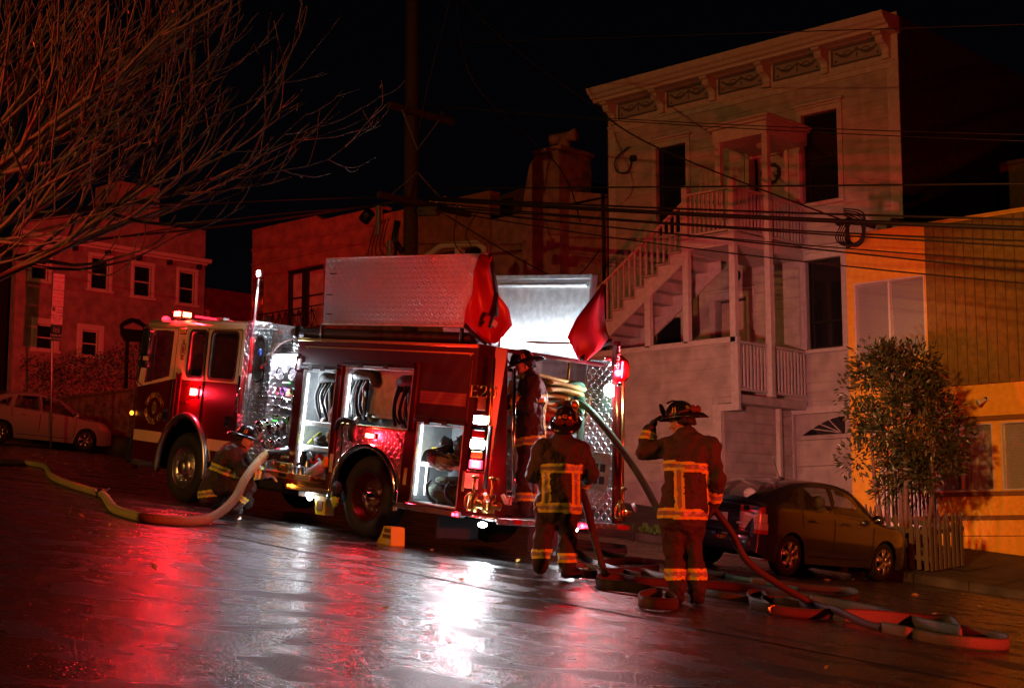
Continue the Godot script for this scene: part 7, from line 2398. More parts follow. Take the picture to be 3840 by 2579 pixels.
# ------------------------------------------------------------------ people: a field of tapered bones, meshed as surface nets
class Field:
	var o: Vector3
	var h: float
	var nx: int
	var ny: int
	var nz: int
	var d := PackedFloat32Array()
	var best := PackedFloat32Array()
	var id := PackedInt32Array()
	var bones := []
	var noise: FastNoiseLite
	var amp := 0.0
	func _init(lo: Vector3, hi: Vector3, cell: float) -> void:
		o = lo; h = cell
		nx = int((hi.x - lo.x) / cell) + 2; ny = int((hi.y - lo.y) / cell) + 2; nz = int((hi.z - lo.z) / cell) + 2
		d.resize(nx * ny * nz); d.fill(9.0)
		best.resize(nx * ny * nz); best.fill(9.0)
		id.resize(nx * ny * nz); id.fill(-1)
	func bone(called: String, a: Vector3, b: Vector3, ra: float, rb: float, k := 0.03, n := Vector3.ZERO, fl := 1.0) -> void:
		var me := bones.size()
		bones.append([called, a, b, ra, rb])
		var m := maxf(ra, rb) + 0.05
		var lo := (a.min(b) - Vector3.ONE * m - o) / h
		var hi := (a.max(b) + Vector3.ONE * m - o) / h
		var ab := b - a
		var st := 1.0 / fl - 1.0
		var l2 := maxf(ab.length_squared(), 1e-8)
		for z in range(maxi(0, int(lo.z)), mini(nz, int(hi.z) + 2)):
			for y in range(maxi(0, int(lo.y)), mini(ny, int(hi.y) + 2)):
				var row := (z * ny + y) * nx
				for x in range(maxi(0, int(lo.x)), mini(nx, int(hi.x) + 2)):
					var p := o + Vector3(x, y, z) * h - a
					if st != 0.0: p += n * (n.dot(p) * st)
					var t := clampf(p.dot(ab) / l2, 0.0, 1.0)
					var v := (p - ab * t).length() - lerpf(ra, rb, t)
					if st != 0.0 and v > 0.0: v *= 0.8
					var i := row + x
					if v < best[i]:
						best[i] = v; id[i] = me
					var w := d[i]
					var e := maxf(k - absf(v - w), 0.0) / k
					d[i] = minf(v, w) - e * e * k * 0.25
	func along(i: int, p: Vector3) -> float:
		var b: Array = bones[i]
		var ab: Vector3 = b[2] - b[1]
		return (p - b[1]).dot(ab) / maxf(ab.length_squared(), 1e-8)
	func mesh(g: MB, color_of: Callable, trim_of = null, trims := []) -> void:
		var sx := 1
		var sy := nx
		var sz := nx * ny
		if noise:
			for i in d.size():
				if absf(d[i]) < 0.06:
					var x := i % nx
					var y := (i / nx) % ny
					var z := i / sz
					var p := o + Vector3(x, y, z) * h
					d[i] += noise.get_noise_3d(p.x, p.y, p.z) * amp
		var vi := PackedInt32Array()
		vi.resize(d.size()); vi.fill(-1)
		var V := PackedVector3Array()
		var N := PackedVector3Array()
		var C := PackedColorArray()
		var W := PackedInt32Array()
		var offs := [0, 1, sy, sy + 1, sz, sz + 1, sz + sy, sz + sy + 1]
		var E := [[0, 1], [2, 3], [4, 5], [6, 7], [0, 2], [1, 3], [4, 6], [5, 7], [0, 4], [1, 5], [2, 6], [3, 7]]
		for z in nz - 1:
			for y in ny - 1:
				for x in nx - 1:
					var i := x + y * sy + z * sz
					var v0 := d[i]
					if v0 > 0.2: continue
					var neg := 0
					for k in 8:
						if d[i + offs[k]] < 0.0: neg += 1
					if neg == 0 or neg == 8: continue
					var s := Vector3.ZERO
					var c := 0
					for e in E:
						var a := d[i + offs[e[0]]]
						var b := d[i + offs[e[1]]]
						if (a < 0.0) != (b < 0.0):
							var t := a / (a - b)
							var k0: int = e[0]
							var k1: int = e[1]
							s += Vector3(k0 & 1, (k0 >> 1) & 1, k0 >> 2).lerp(Vector3(k1 & 1, (k1 >> 1) & 1, k1 >> 2), t)
							c += 1
					var p := o + (Vector3(x, y, z) + s / c) * h
					vi[i] = V.size()
					V.append(p)
					N.append(Vector3(d[i + 1] - d[i], d[i + sy] - d[i], d[i + sz] - d[i]).normalized())
					C.append(color_of.call(bones[id[i]][0], along(id[i], p), p))
					W.append(trim_of.call(bones[id[i]][0], along(id[i], p), p) if trim_of != null else 0)
		for z in range(1, nz - 1):
			for y in range(1, ny - 1):
				for x in range(1, nx - 1):
					var i := x + y * sy + z * sz
					var a := d[i] < 0.0
					for ax in 3:
						var st: int = [sx, sy, sz][ax]
						if (d[i + st] < 0.0) == a: continue
						var u: int = [sy, sz, sx][ax]
						var w: int = [sz, sx, sy][ax]
						var q := [vi[i], vi[i - u], vi[i - u - w], vi[i - w]]
						if q.min() < 0: continue
						if not a: q.reverse()
						for k in [0, 2, 1, 0, 3, 2]:
							g.st.set_color(C[q[k]])
							g.st.add_vertex(V[q[k]])
						if trims.size():
							var tw := [W[q[0]], W[q[1]], W[q[2]], W[q[3]]]
							tw.sort()
							var tk: int = tw[1] if tw[1] == tw[2] else (tw[2] if tw[2] == tw[3] else tw[1])
							if tk > 0:
								var mm: MB = trims[tk - 1]
								for k in [0, 2, 1, 0, 3, 2]:
									mm.st.add_vertex(V[q[k]] + N[q[k]] * 0.007)

const COAT := Color(0.05, 0.036, 0.03)
const PANTS := Color(0.036, 0.026, 0.022)
const BOOT := Color(0.012, 0.012, 0.012)
const SKIN := Color(0.52, 0.3, 0.21)
func facing_camera(at: Vector3) -> Transform3D:   # X to the right as seen from the street corner, Z back towards it
	var y := deg_to_rad(43.7)
	return Transform3D(Basis(Vector3(-cos(y), 0, sin(y)), Vector3.UP, Vector3(-sin(y), 0, -cos(y))), at)
func two_tone(v: float, lo: float, hi: float) -> int:   # lime band with a silver stripe down its middle
	if v < lo or v > hi: return 0
	var q := (v - lo) / (hi - lo)
	return 2 if q > 0.34 and q < 0.66 else 1
func skin_or_gear(b: String, t: float, p: Vector3) -> Color:
	if b.begins_with("shin") or b.begins_with("thigh"): return PANTS
	if b.begins_with("boot"): return BOOT
	if b == "hood": return Color(0.3, 0.24, 0.15)
	if b == "neck" or b.begins_with("head"): return SKIN
	return COAT
func limbs(f: Field, J: Dictionary, n: Vector3) -> void:
	f.bone("spine", J.pelvis, J.chest, 0.205, 0.225, 0.06, n, 0.72)
	f.bone("chest", J.chest, J.chest.lerp(J.neck, 0.5), 0.22, 0.14, 0.06, n, 0.75)
	f.bone("skirt", J.pelvis + (J.pelvis - J.chest).normalized() * -0.05, J.hem, 0.205, 0.225, 0.05, n, 0.76)
	f.bone("collar", J.neck.lerp(J.chest, 0.35), J.neck, 0.1, 0.085, 0.05)
	for s in ["_l", "_r"]:
		f.bone("yoke", J.chest.lerp(J.neck, 0.45), J["shoulder" + s], 0.12, 0.1, 0.06)
		f.bone("upper_arm" + s, J["shoulder" + s], J["elbow" + s], 0.098, 0.076, 0.05)
		f.bone("forearm" + s, J["elbow" + s], J["wrist" + s], 0.077, 0.062, 0.03)
		f.bone("thigh" + s, J["hip" + s], J["knee" + s], 0.118, 0.09, 0.04)
		f.bone("shin" + s, J["knee" + s], J["ankle" + s] + (J["knee" + s] - J["ankle" + s]).normalized() * 0.07, 0.094, 0.088, 0.03)
		f.bone("boot" + s, J["ankle" + s] + (J["knee" + s] - J["ankle" + s]).normalized() * 0.1, J["ankle" + s], 0.07, 0.058, 0.02)
		f.bone("boot" + s, J["ankle" + s] + Vector3(0, -0.02, 0), J["toe" + s], 0.055, 0.045, 0.03)
func head_bones(f: Field, c: Vector3, fw: Vector3, up: Vector3, neck: Vector3) -> void:
	var r := fw.cross(up).normalized()
	f.bone("neck", neck - up * 0.02, c - up * 0.05 - fw * 0.02, 0.06, 0.056, 0.02)
	f.bone("head", c + up * 0.035 - fw * 0.02, c + up * 0.025 + fw * 0.025, 0.083, 0.078, 0.02)
	f.bone("head", c - up * 0.045 + fw * 0.01, c - up * 0.085 + fw * 0.055, 0.062, 0.034, 0.03)
	f.bone("head", c + up * 0.01 + fw * 0.09, c - up * 0.032 + fw * 0.112, 0.011, 0.017, 0.012)
	f.bone("head_lip", c - up * 0.062 + fw * 0.088 - r * 0.015, c - up * 0.062 + fw * 0.088 + r * 0.015, 0.011, 0.011, 0.008)
	f.bone("head", c + up * 0.03 + fw * 0.086 - r * 0.035, c + up * 0.03 + fw * 0.086 + r * 0.035, 0.014, 0.014, 0.012)
	for s in [-1, 1]:
		f.bone("head_ear", c + r * s * 0.077 + up * 0.02 - fw * 0.012, c + r * s * 0.08 - up * 0.025 - fw * 0.004, 0.019, 0.012, 0.006)
		f.bone("head", c + r * s * 0.045 - up * 0.02 + fw * 0.055, c + r * s * 0.03 - up * 0.04 + fw * 0.06, 0.03, 0.025, 0.02)
		f.bone("head_eye", c + r * s * 0.032 + up * 0.006 + fw * 0.082, c + r * s * 0.036 + up * 0.006 + fw * 0.08, 0.01, 0.01, 0.003)
func head_color(hair: Color) -> Callable:
	return func(b: String, _t: float, _p: Vector3) -> Color:
		if b == "head_eye": return Color(0.05, 0.035, 0.03)
		if b == "head_lip": return Color(0.4, 0.16, 0.13)
		if b == "head_hair": return hair
		return SKIN
func glove(called: String, par: Node3D, wrist: Vector3, dir: Vector3, palm: Vector3, curl: float, m: Material, thumb_side := 1.0) -> void:   # palm faces along palm
	var side := dir.cross(palm).normalized() * thumb_side
	var f := Field.new(wrist + dir * 0.08 - Vector3.ONE * 0.135, wrist + dir * 0.08 + Vector3.ONE * 0.135, 0.006)
	var c := wrist + dir * 0.05
	f.bone("palm", wrist - dir * 0.03, c, 0.034, 0.036, 0.02)
	for k in 4:
		var q := k - 1.5
		var kn := wrist + dir * (0.098 - 0.006 * absf(q)) + side * (-q * 0.022)
		f.bone("palm", c + side * (-q * 0.014), kn, 0.022, 0.014, 0.014)
		var l: float = [0.042, 0.047, 0.044, 0.034][k]
		var p := kn
		var ang := curl * 0.55
		for j in 3:
			var v := (dir * cos(ang) + palm * sin(ang)).normalized()
			var e: Vector3 = p + v * l * [1.0, 0.75, 0.6][j]
			f.bone("finger", p, e, 0.0125 - j * 0.001, 0.0118 - j * 0.001, 0.006)
			p = e
			ang += curl * 0.8
	var tb := wrist + dir * 0.03 + side * 0.03
	var t1 := tb + (side * 0.75 + dir * 0.7).normalized() * 0.04
	var t2 := t1 + (dir * 0.9 + palm * curl * 0.7 + side * 0.1).normalized() * 0.036
	f.bone("thumb", wrist + dir * 0.02 + side * 0.01, tb, 0.026, 0.018, 0.012)
	f.bone("thumb", tb, t1, 0.017, 0.014, 0.008)
	f.bone("thumb", t1, t2, 0.0135, 0.012, 0.006)
	var g := MB.new(0)
	f.mesh(g, func(_b, _t, _p): return Color.WHITE)
	obj(called, g, m, par)
func fire_helmet(par: Node3D, c: Vector3, fw: Vector3, up: Vector3, number: String, goggles: bool, shield: Color) -> void:
	var r := fw.cross(up).normalized()
	up = r.cross(fw).normalized()
	var B := Basis(r, up, -fw)   # local: Y up, front towards -Z
	var X := Transform3D(B, c)
	var g := MB.new(0)
	var prof := []
	for k in 9:
		var a := PI / 2 * k / 8.0
		prof.append(Vector2(cos(a), sin(a)))
	g.lathe(prof, X * Transform3D(Basis.from_scale(Vector3(0.122, 0.15, 0.15)), Vector3(0, 0.0, 0)), 32)
	var rows := []   # brim: long and drooping behind
	for i in 33:
		var a := TAU * i / 32
		var dz := -cos(a)   # -1 front, +1 back
		var ext := 0.045 + 0.035 * maxf(-dz, 0.0) * 0.5 + 0.085 * pow(maxf(dz, 0.0), 2.0)
		var s := sin(a)
		rows.append([X * Vector3(s * 0.119, 0.015, dz * 0.147), X * Vector3(s * (0.119 + ext * 0.6), 0.004, dz * (0.147 + ext * 0.6)), X * Vector3(s * (0.119 + ext), -0.01 - 0.035 * pow(maxf(dz, 0), 2.0), dz * (0.147 + ext))])
	g.sheet(rows, 0.006)
	var hm := obj("helmet", g, M["helmet_black"], par)
	g = MB.new(0)
	for k in 8:
		var a := TAU * k / 8
		var rib := []
		for j in 7:
			var b := PI / 2 * (j + 0.4) / 6.6
			rib.append(X * Vector3(sin(a) * cos(b) * 0.124, sin(b) * 0.153, -cos(a) * cos(b) * 0.152))
		g.tube(rib, 0.006, 5)
	g.tube([X * Vector3(0, 0.145, 0.02), X * Vector3(0, 0.165, -0.06), X * Vector3(0, 0.15, -0.12)], 0.01, 6)
	obj("helmet_rib", g, M["helmet_black"], hm)
	g = MB.new()
	var sx := X * Transform3D(Basis(Vector3.RIGHT, -0.25), Vector3(0, 0.02, -0.155))
	g.prism(PackedVector2Array([Vector2(-0.045, 0), Vector2(0.045, 0), Vector2(0.055, 0.06), Vector2(0.035, 0.13), Vector2(0, 0.145), Vector2(-0.035, 0.13), Vector2(-0.055, 0.06)]), -0.004, 0.004, sx)
	var sm := mat("helmet_shield" + str(M.size()), shield, 0.5)
	obj("front_shield", g, sm, hm)
	for k in 6:
		var a := TAU * (k + 0.5) / 6 + 0.0
		if k == 0 or k == 5: continue
		var b0 := 0.25
		var b1 := 0.62
		g = MB.new()
		var q := []
		for e in [[-0.17, b0], [0.17, b0], [0.13, b1], [-0.13, b1]]:
			q.append(X * Vector3(sin(a + e[0]) * cos(e[1]) * 0.1255, sin(e[1]) * 0.1545, -cos(a + e[0]) * cos(e[1]) * 0.1545))
		g.quad(q[0], q[1], q[2], q[3])
		obj("helmet_patch", g, M["helmet_patch"], hm)
	if number:
		g = MB.new()
		text_on(g, number, 0.035, X * Transform3D(Basis(Vector3.RIGHT, -0.6), Vector3(0.0, 0.1, 0.138)), 0.003)
		obj("helmet_number", g, M["trim_orange"], hm)
	g = MB.new(0)   # ear flaps under the brim
	for s in [-1.0, 1.0]:
		g.sheet([[X * Vector3(s * 0.1, 0.0, -0.01), X * Vector3(s * 0.09, 0.0, 0.1)], [X * Vector3(s * 0.1, -0.07, 0.02), X * Vector3(s * 0.08, -0.08, 0.11)]], 0.008)
	g.sheet([[X * Vector3(-0.09, 0.0, 0.1), X * Vector3(0.0, 0.0, 0.135), X * Vector3(0.09, 0, 0.1)], [X * Vector3(-0.08, -0.09, 0.11), X * Vector3(0, -0.1, 0.13), X * Vector3(0.08, -0.09, 0.11)]], 0.008)
	obj("ear_flap", g, M["cloth_black"], hm)
	if goggles:
		g = MB.new(0)
		for s in [-1, 1]:
			g.ball(X * Vector3(s * 0.05, 0.05, 0.17), Vector3(0.05, 0.038, 0.02), 12, 8, B)
		g.tube([X * Vector3(-0.12, 0.03, 0.06), X * Vector3(-0.1, 0.04, 0.13), X * Vector3(0, 0.05, 0.165), X * Vector3(0.1, 0.04, 0.13), X * Vector3(0.12, 0.03, 0.06)], 0.014, 6)
		obj("goggles", g, M["goggle"], hm)

func make_person(label: String, at: Vector3, J: Dictionary, n: Vector3, hc: Vector3, fw: Vector3, hup: Vector3, trim_of: Callable, number: String, goggles: bool, shield: Color, lo: Vector3, hi: Vector3, hair: Color) -> Node3D:
	var o := thing("person", label, "person", facing_camera(at))
	var f := Field.new(lo, hi, 0.0135)
	f.noise = FastNoiseLite.new()
	f.noise.seed = int(at.x * 100)
	f.noise.frequency = 7.0
	f.noise.fractal_octaves = 2
	f.amp = 0.022
	limbs(f, J, n)
	var g := MB.new(0)
	var t1 := MB.new(0)
	var t2 := MB.new(0)
	f.mesh(g, skin_or_gear, trim_of, [t1, t2])
	var hf := Field.new(hc - Vector3.ONE * 0.17, hc + Vector3.ONE * 0.14, 0.007)
	head_bones(hf, hc, fw, hup, J.neck)
	hf.bone("head_hair", hc + hup * 0.03 - fw * 0.035, hc - hup * 0.05 - fw * 0.055, 0.08, 0.05, 0.01)
	hf.mesh(g, head_color(hair))
	obj("body", g, M["person_skin_and_gear"], o)
	obj("reflective_trim", t1, M["trim_lime"], o)
	obj("reflective_trim", t2, M["trim_silver"], o)
	fire_helmet(o, hc + hup * 0.05, fw, (hup - fw * 0.06).normalized(), number, goggles, shield)
	return o

func build_people() -> void:
	# right: back to us, hand to the helmet brim
	var J := {pelvis = Vector3(-0.03, 0.93, 0), chest = Vector3(0.03, 1.34, 0), neck = Vector3(-0.01, 1.58, 0.0), hem = Vector3(-0.04, 0.85, 0),
		shoulder_l = Vector3(-0.13, 1.46, -0.06), shoulder_r = Vector3(0.2, 1.45, 0.04), elbow_l = Vector3(-0.385, 1.41, -0.1), elbow_r = Vector3(0.275, 1.17, 0.06),
		wrist_l = Vector3(-0.32, 1.62, -0.17), wrist_r = Vector3(0.25, 0.95, -0.06), hip_l = Vector3(-0.13, 0.86, 0), hip_r = Vector3(0.06, 0.86, 0), knee_l = Vector3(-0.13, 0.5, -0.03), knee_r = Vector3(0.05, 0.5, -0.06),
		ankle_l = Vector3(-0.1, 0.09, 0.03), ankle_r = Vector3(0.09, 0.09, 0.0), toe_l = Vector3(-0.14, 0.055, -0.15), toe_r = Vector3(0.07, 0.055, -0.19)}
	var n := Vector3(0.25, 0, 1).normalized()
	var trim := func(b: String, t: float, p: Vector3) -> int:
		if b.begins_with("forearm"): return two_tone(t, 0.5, 0.85) if b.ends_with("_l") else two_tone(t, 0.55, 0.9)
		if b.begins_with("shin"): return two_tone(p.y, 0.24, 0.33)
		if b in ["skirt", "spine", "chest", "yoke"]:
			var k := two_tone(p.y, 0.79 + p.x * -0.05, 0.875 + p.x * -0.05)
			if k: return k
			k = two_tone(p.y, 1.225 - p.x * 0.08, 1.305 - p.x * 0.08)
			if k: return k
			if p.y > 0.87 and p.y < 1.24 and p.z > 0.0:
				var q := p.x + (p.y - 1.05) * 0.02
				k = two_tone(q, -0.125, -0.05)
				if k: return k
				return two_tone(q, 0.165 + (1.25 - p.y) * 0.05, 0.225)
		return 0
	var at := on_road(8.69, 11.44, -0.01)
	var o := make_person("firefighter seen from behind touching the helmet brim, nearest the dark parked car", at, J, n, Vector3(-0.045, 1.685, -0.03), Vector3(-0.82, -0.12, -0.55).normalized(), Vector3(-0.06, 1, 0).normalized(), trim, "", true, Color(0.03, 0.03, 0.03), Vector3(-0.6, -0.06, -0.4), Vector3(0.48, 1.7, 0.34), Color(0.02, 0.012, 0.01))
	glove("glove", o, J.wrist_l + Vector3(0.01, 0.03, -0.01), Vector3(0.55, 0.8, -0.1).normalized(), Vector3(0.75, -0.6, 0.1).normalized(), 0.75, M["glove_leather"], -1.0)
	glove("glove", o, J.wrist_r + Vector3(-0.005, -0.03, -0.02), Vector3(-0.1, -0.95, -0.25).normalized(), Vector3(-0.75, 0.1, -0.6).normalized(), 1.3, M["glove_leather"], 1.0)
	# middle: back to us, looking up at the hose bed
	J = {pelvis = Vector3(0.05, 0.8, 0), chest = Vector3(0.08, 1.18, 0), neck = Vector3(0.1, 1.41, 0.0), hem = Vector3(0.05, 0.72, 0.0),
		shoulder_l = Vector3(-0.1, 1.29, 0), shoulder_r = Vector3(0.27, 1.29, 0), elbow_l = Vector3(-0.2, 1.04, 0.0), elbow_r = Vector3(0.39, 1.05, 0.0),
		wrist_l = Vector3(-0.06, 0.98, -0.25), wrist_r = Vector3(0.31, 0.95, -0.24), hip_l = Vector3(-0.06, 0.74, 0), hip_r = Vector3(0.15, 0.74, 0), knee_l = Vector3(-0.1, 0.4, -0.03), knee_r = Vector3(0.14, 0.38, -0.03),
		ankle_l = Vector3(-0.14, 0.12, 0.03), ankle_r = Vector3(0.13, 0.08, 0.04), toe_l = Vector3(-0.13, 0.09, -0.14), toe_r = Vector3(0.24, 0.05, 0.0)}
	trim = func(b: String, t: float, p: Vector3) -> int:
		if b.begins_with("forearm"): return two_tone(t, 0.5, 0.85)
		if b.begins_with("shin"): return two_tone(p.y, 0.2, 0.28) if b.ends_with("_l") else two_tone(p.y, 0.165, 0.245)
		if b in ["skirt", "spine", "chest", "yoke"]:
			var k := two_tone(p.y, 0.66 - p.x * 0.05, 0.745 - p.x * 0.05)
			if k: return k
			if absf(p.x - 0.08) < 0.21:
				k = two_tone(p.y, 1.055 - p.x * 0.02, 1.135 - p.x * 0.02)
				if k: return k
			if p.y > 0.73 and p.y < 1.07 and p.z > 0.0:
				k = two_tone(p.x, -0.11, -0.035)
				if k: return k
				return two_tone(p.x, 0.185, 0.262)
		return 0
	at = on_road(10.47, 11.56, 0.0)
	o = make_person("firefighter with back to us looking up, standing just behind the tailboard", at, J, Vector3(0, 0, 1), Vector3(0.13, 1.535, 0.0), Vector3(0.12, 0.42, -0.9).normalized(), Vector3(0.0, 0.9, 0.42).normalized(), trim, "42", true, Color(0.02, 0.02, 0.02), Vector3(-0.42, -0.04, -0.46), Vector3(0.6, 1.55, 0.36), Color(0.02, 0.012, 0.01))
	glove("glove", o, J.wrist_r + Vector3(-0.01, -0.02, -0.02), Vector3(-0.35, -0.3, -0.88).normalized(), Vector3(-0.2, -0.9, 0.3).normalized(), 1.2, M["glove_leather"], -1.0)
	glove("glove", o, J.wrist_l + Vector3(0.02, 0.0, -0.03), Vector3(0.6, -0.1, -0.75).normalized(), Vector3(0.2, -0.95, 0.1).normalized(), 1.0, M["glove_leather"], 1.0)
	# on the tailboard, in profile to the left
	J = {pelvis = Vector3(0.02, 0.98, 0), chest = Vector3(0.04, 1.42, 0), neck = Vector3(0.01, 1.66, 0), hem = Vector3(0.02, 0.88, 0),
		shoulder_l = Vector3(0.02, 1.54, -0.18), shoulder_r = Vector3(0.05, 1.54, 0.18), elbow_l = Vector3(-0.1, 1.28, -0.22), elbow_r = Vector3(0.0, 1.27, 0.24),
		wrist_l = Vector3(-0.26, 1.32, -0.12), wrist_r = Vector3(-0.2, 1.36, 0.14), hip_l = Vector3(0.02, 0.9, -0.1), hip_r = Vector3(0.02, 0.9, 0.1), knee_l = Vector3(-0.03, 0.48, -0.12), knee_r = Vector3(-0.06, 0.48, 0.1),
		ankle_l = Vector3(0.0, 0.09, -0.14), ankle_r = Vector3(-0.05, 0.09, 0.1), toe_l = Vector3(-0.18, 0.055, -0.16), toe_r = Vector3(-0.22, 0.055, 0.1)}
	trim = func(b: String, t: float, p: Vector3) -> int:
		if b.begins_with("forearm"): return two_tone(t, 0.5, 0.85)
		if b.begins_with("upper_arm"): return 0
		if b.begins_with("shin"): return two_tone(p.y, 0.2, 0.28)
		if b in ["skirt", "spine", "chest"]:
			var k := two_tone(p.y, 0.83 + p.x * 0.12, 0.92 + p.x * 0.12)
			if k: return k
			k = two_tone(p.y, 1.3 + p.x * 0.2, 1.38 + p.x * 0.2) if p.x > 0.0 else 0
			if k: return k
			if p.y > 0.9 and p.y < 1.35 and p.x > 0.05: return two_tone(p.z, 0.02, 0.1)
		return 0
	at = TRUCK * Vector3(-1.88, 0.475, 0.84)
	o = make_person("firefighter in profile standing on the tailboard beside the stacked yellow hose", at, J, Vector3(1, 0, 0), Vector3(-0.05, 1.755, 0.0), Vector3(-0.95, -0.3, 0.1).normalized(), Vector3(-0.25, 0.95, 0.05).normalized(), trim, "", false, Color(0.03, 0.03, 0.03), Vector3(-0.42, -0.03, -0.42), Vector3(0.42, 1.78, 0.44), Color(0.02, 0.012, 0.01))
	glove("glove", o, J.wrist_r + Vector3(-0.03, 0.01, -0.01), Vector3(-0.85, 0.3, -0.4).normalized(), Vector3(-0.2, -0.9, -0.3).normalized(), 1.0, M["glove_leather"])
	glove("glove", o, J.wrist_l + Vector3(-0.03, 0.01, 0.01), Vector3(-0.9, 0.1, 0.4).normalized(), Vector3(-0.2, -0.9, 0.3).normalized(), 1.0, M["glove_leather"], -1.0)
	var g := MB.new(0)
	g.box(Vector3(-0.17, 1.45, 0.12), Vector3(0.04, 0.09, 0.05), 0.008); g.tube([Vector3(-0.17, 1.5, 0.12), Vector3(-0.17, 1.6, 0.12)], 0.006, 5)
	obj("radio", g, M["black_plastic"], o)
	g = MB.new(0)
	g.ball(Vector3(-0.05, 1.62, 0.1), Vector3(0.03, 0.045, 0.03)); g.ball(Vector3(-0.2, 1.5, 0.0), Vector3(0.04, 0.1, 0.06)); 
	obj("yellow_strap", g, M["paint_yellow"], o)
	# crouching at the pump panel, in profile to the right
	J = {pelvis = Vector3(-0.18, 0.42, 0), chest = Vector3(0.0, 0.74, 0), neck = Vector3(0.12, 0.89, 0), hem = Vector3(-0.19, 0.33, 0.0),
		shoulder_l = Vector3(0.08, 0.82, -0.18), shoulder_r = Vector3(0.06, 0.8, 0.17), elbow_l = Vector3(0.24, 0.62, -0.22), elbow_r = Vector3(0.22, 0.55, 0.2),
		wrist_l = Vector3(0.42, 0.56, -0.2), wrist_r = Vector3(0.42, 0.53, 0.06), hip_l = Vector3(-0.14, 0.36, -0.12), hip_r = Vector3(-0.14, 0.36, 0.12), knee_l = Vector3(0.2, 0.2, -0.18), knee_r = Vector3(0.27, 0.36, 0.12),
		ankle_l = Vector3(-0.16, 0.13, -0.16), ankle_r = Vector3(0.05, 0.09, 0.12), toe_l = Vector3(-0.1, 0.05, -0.2), toe_r = Vector3(0.16, 0.055, 0.13)}
	n = Vector3(0.87, -0.49, 0).normalized()
	trim = func(b: String, t: float, p: Vector3) -> int:
		if b.begins_with("forearm"): return two_tone(t, 0.5, 0.85)
		if b.begins_with("shin_r"): return two_tone(t, 0.42, 0.66)
		if b == "skirt" or b == "spine" or b == "chest":
			var v := p.y + p.x * 0.35
			var k := two_tone(v, 0.52, 0.61)
			if k: return k
			return two_tone(p.y - p.x * 0.1, 0.27, 0.345)
		return 0
	at = TRUCK * Vector3(2.13, 0, -0.62)
	at.y = road_h(at.x, at.z)
	o = make_person("firefighter crouching in profile at the pump panel behind the thick yellow hose", at, J, n, Vector3(0.2, 0.97, 0.0), Vector3(0.93, -0.32, 0.12).normalized(), Vector3(0.28, 0.95, 0).normalized(), trim, "", false, Color(0.7, 0.7, 0.7), Vector3(-0.5, -0.05, -0.4), Vector3(0.55, 0.98, 0.4), Color(0.12, 0.1, 0.09))
	glove("hand", o, J.wrist_r + Vector3(0.03, -0.005, -0.01), Vector3(0.9, -0.1, -0.3).normalized(), Vector3(0.0, -0.95, -0.2).normalized(), 0.6, M["skin"])
	glove("glove", o, J.wrist_l + Vector3(0.03, 0.02, 0.0), Vector3(0.95, 0.2, 0.1).normalized(), Vector3(0.1, -0.95, 0.0).normalized(), 0.5, M["glove_leather"], -1.0)
	g = MB.new(0)
	var ring := []
	for k in 15: ring.append(J.neck + Vector3(-0.02 + 0.1 * cos(TAU * k / 14), -0.01 - 0.045 * cos(TAU * k / 14), 0.105 * sin(TAU * k / 14)))
	g.tube(ring, 0.035, 8, false)
	obj("tan_hood", g, M["cloth_tan"], o)

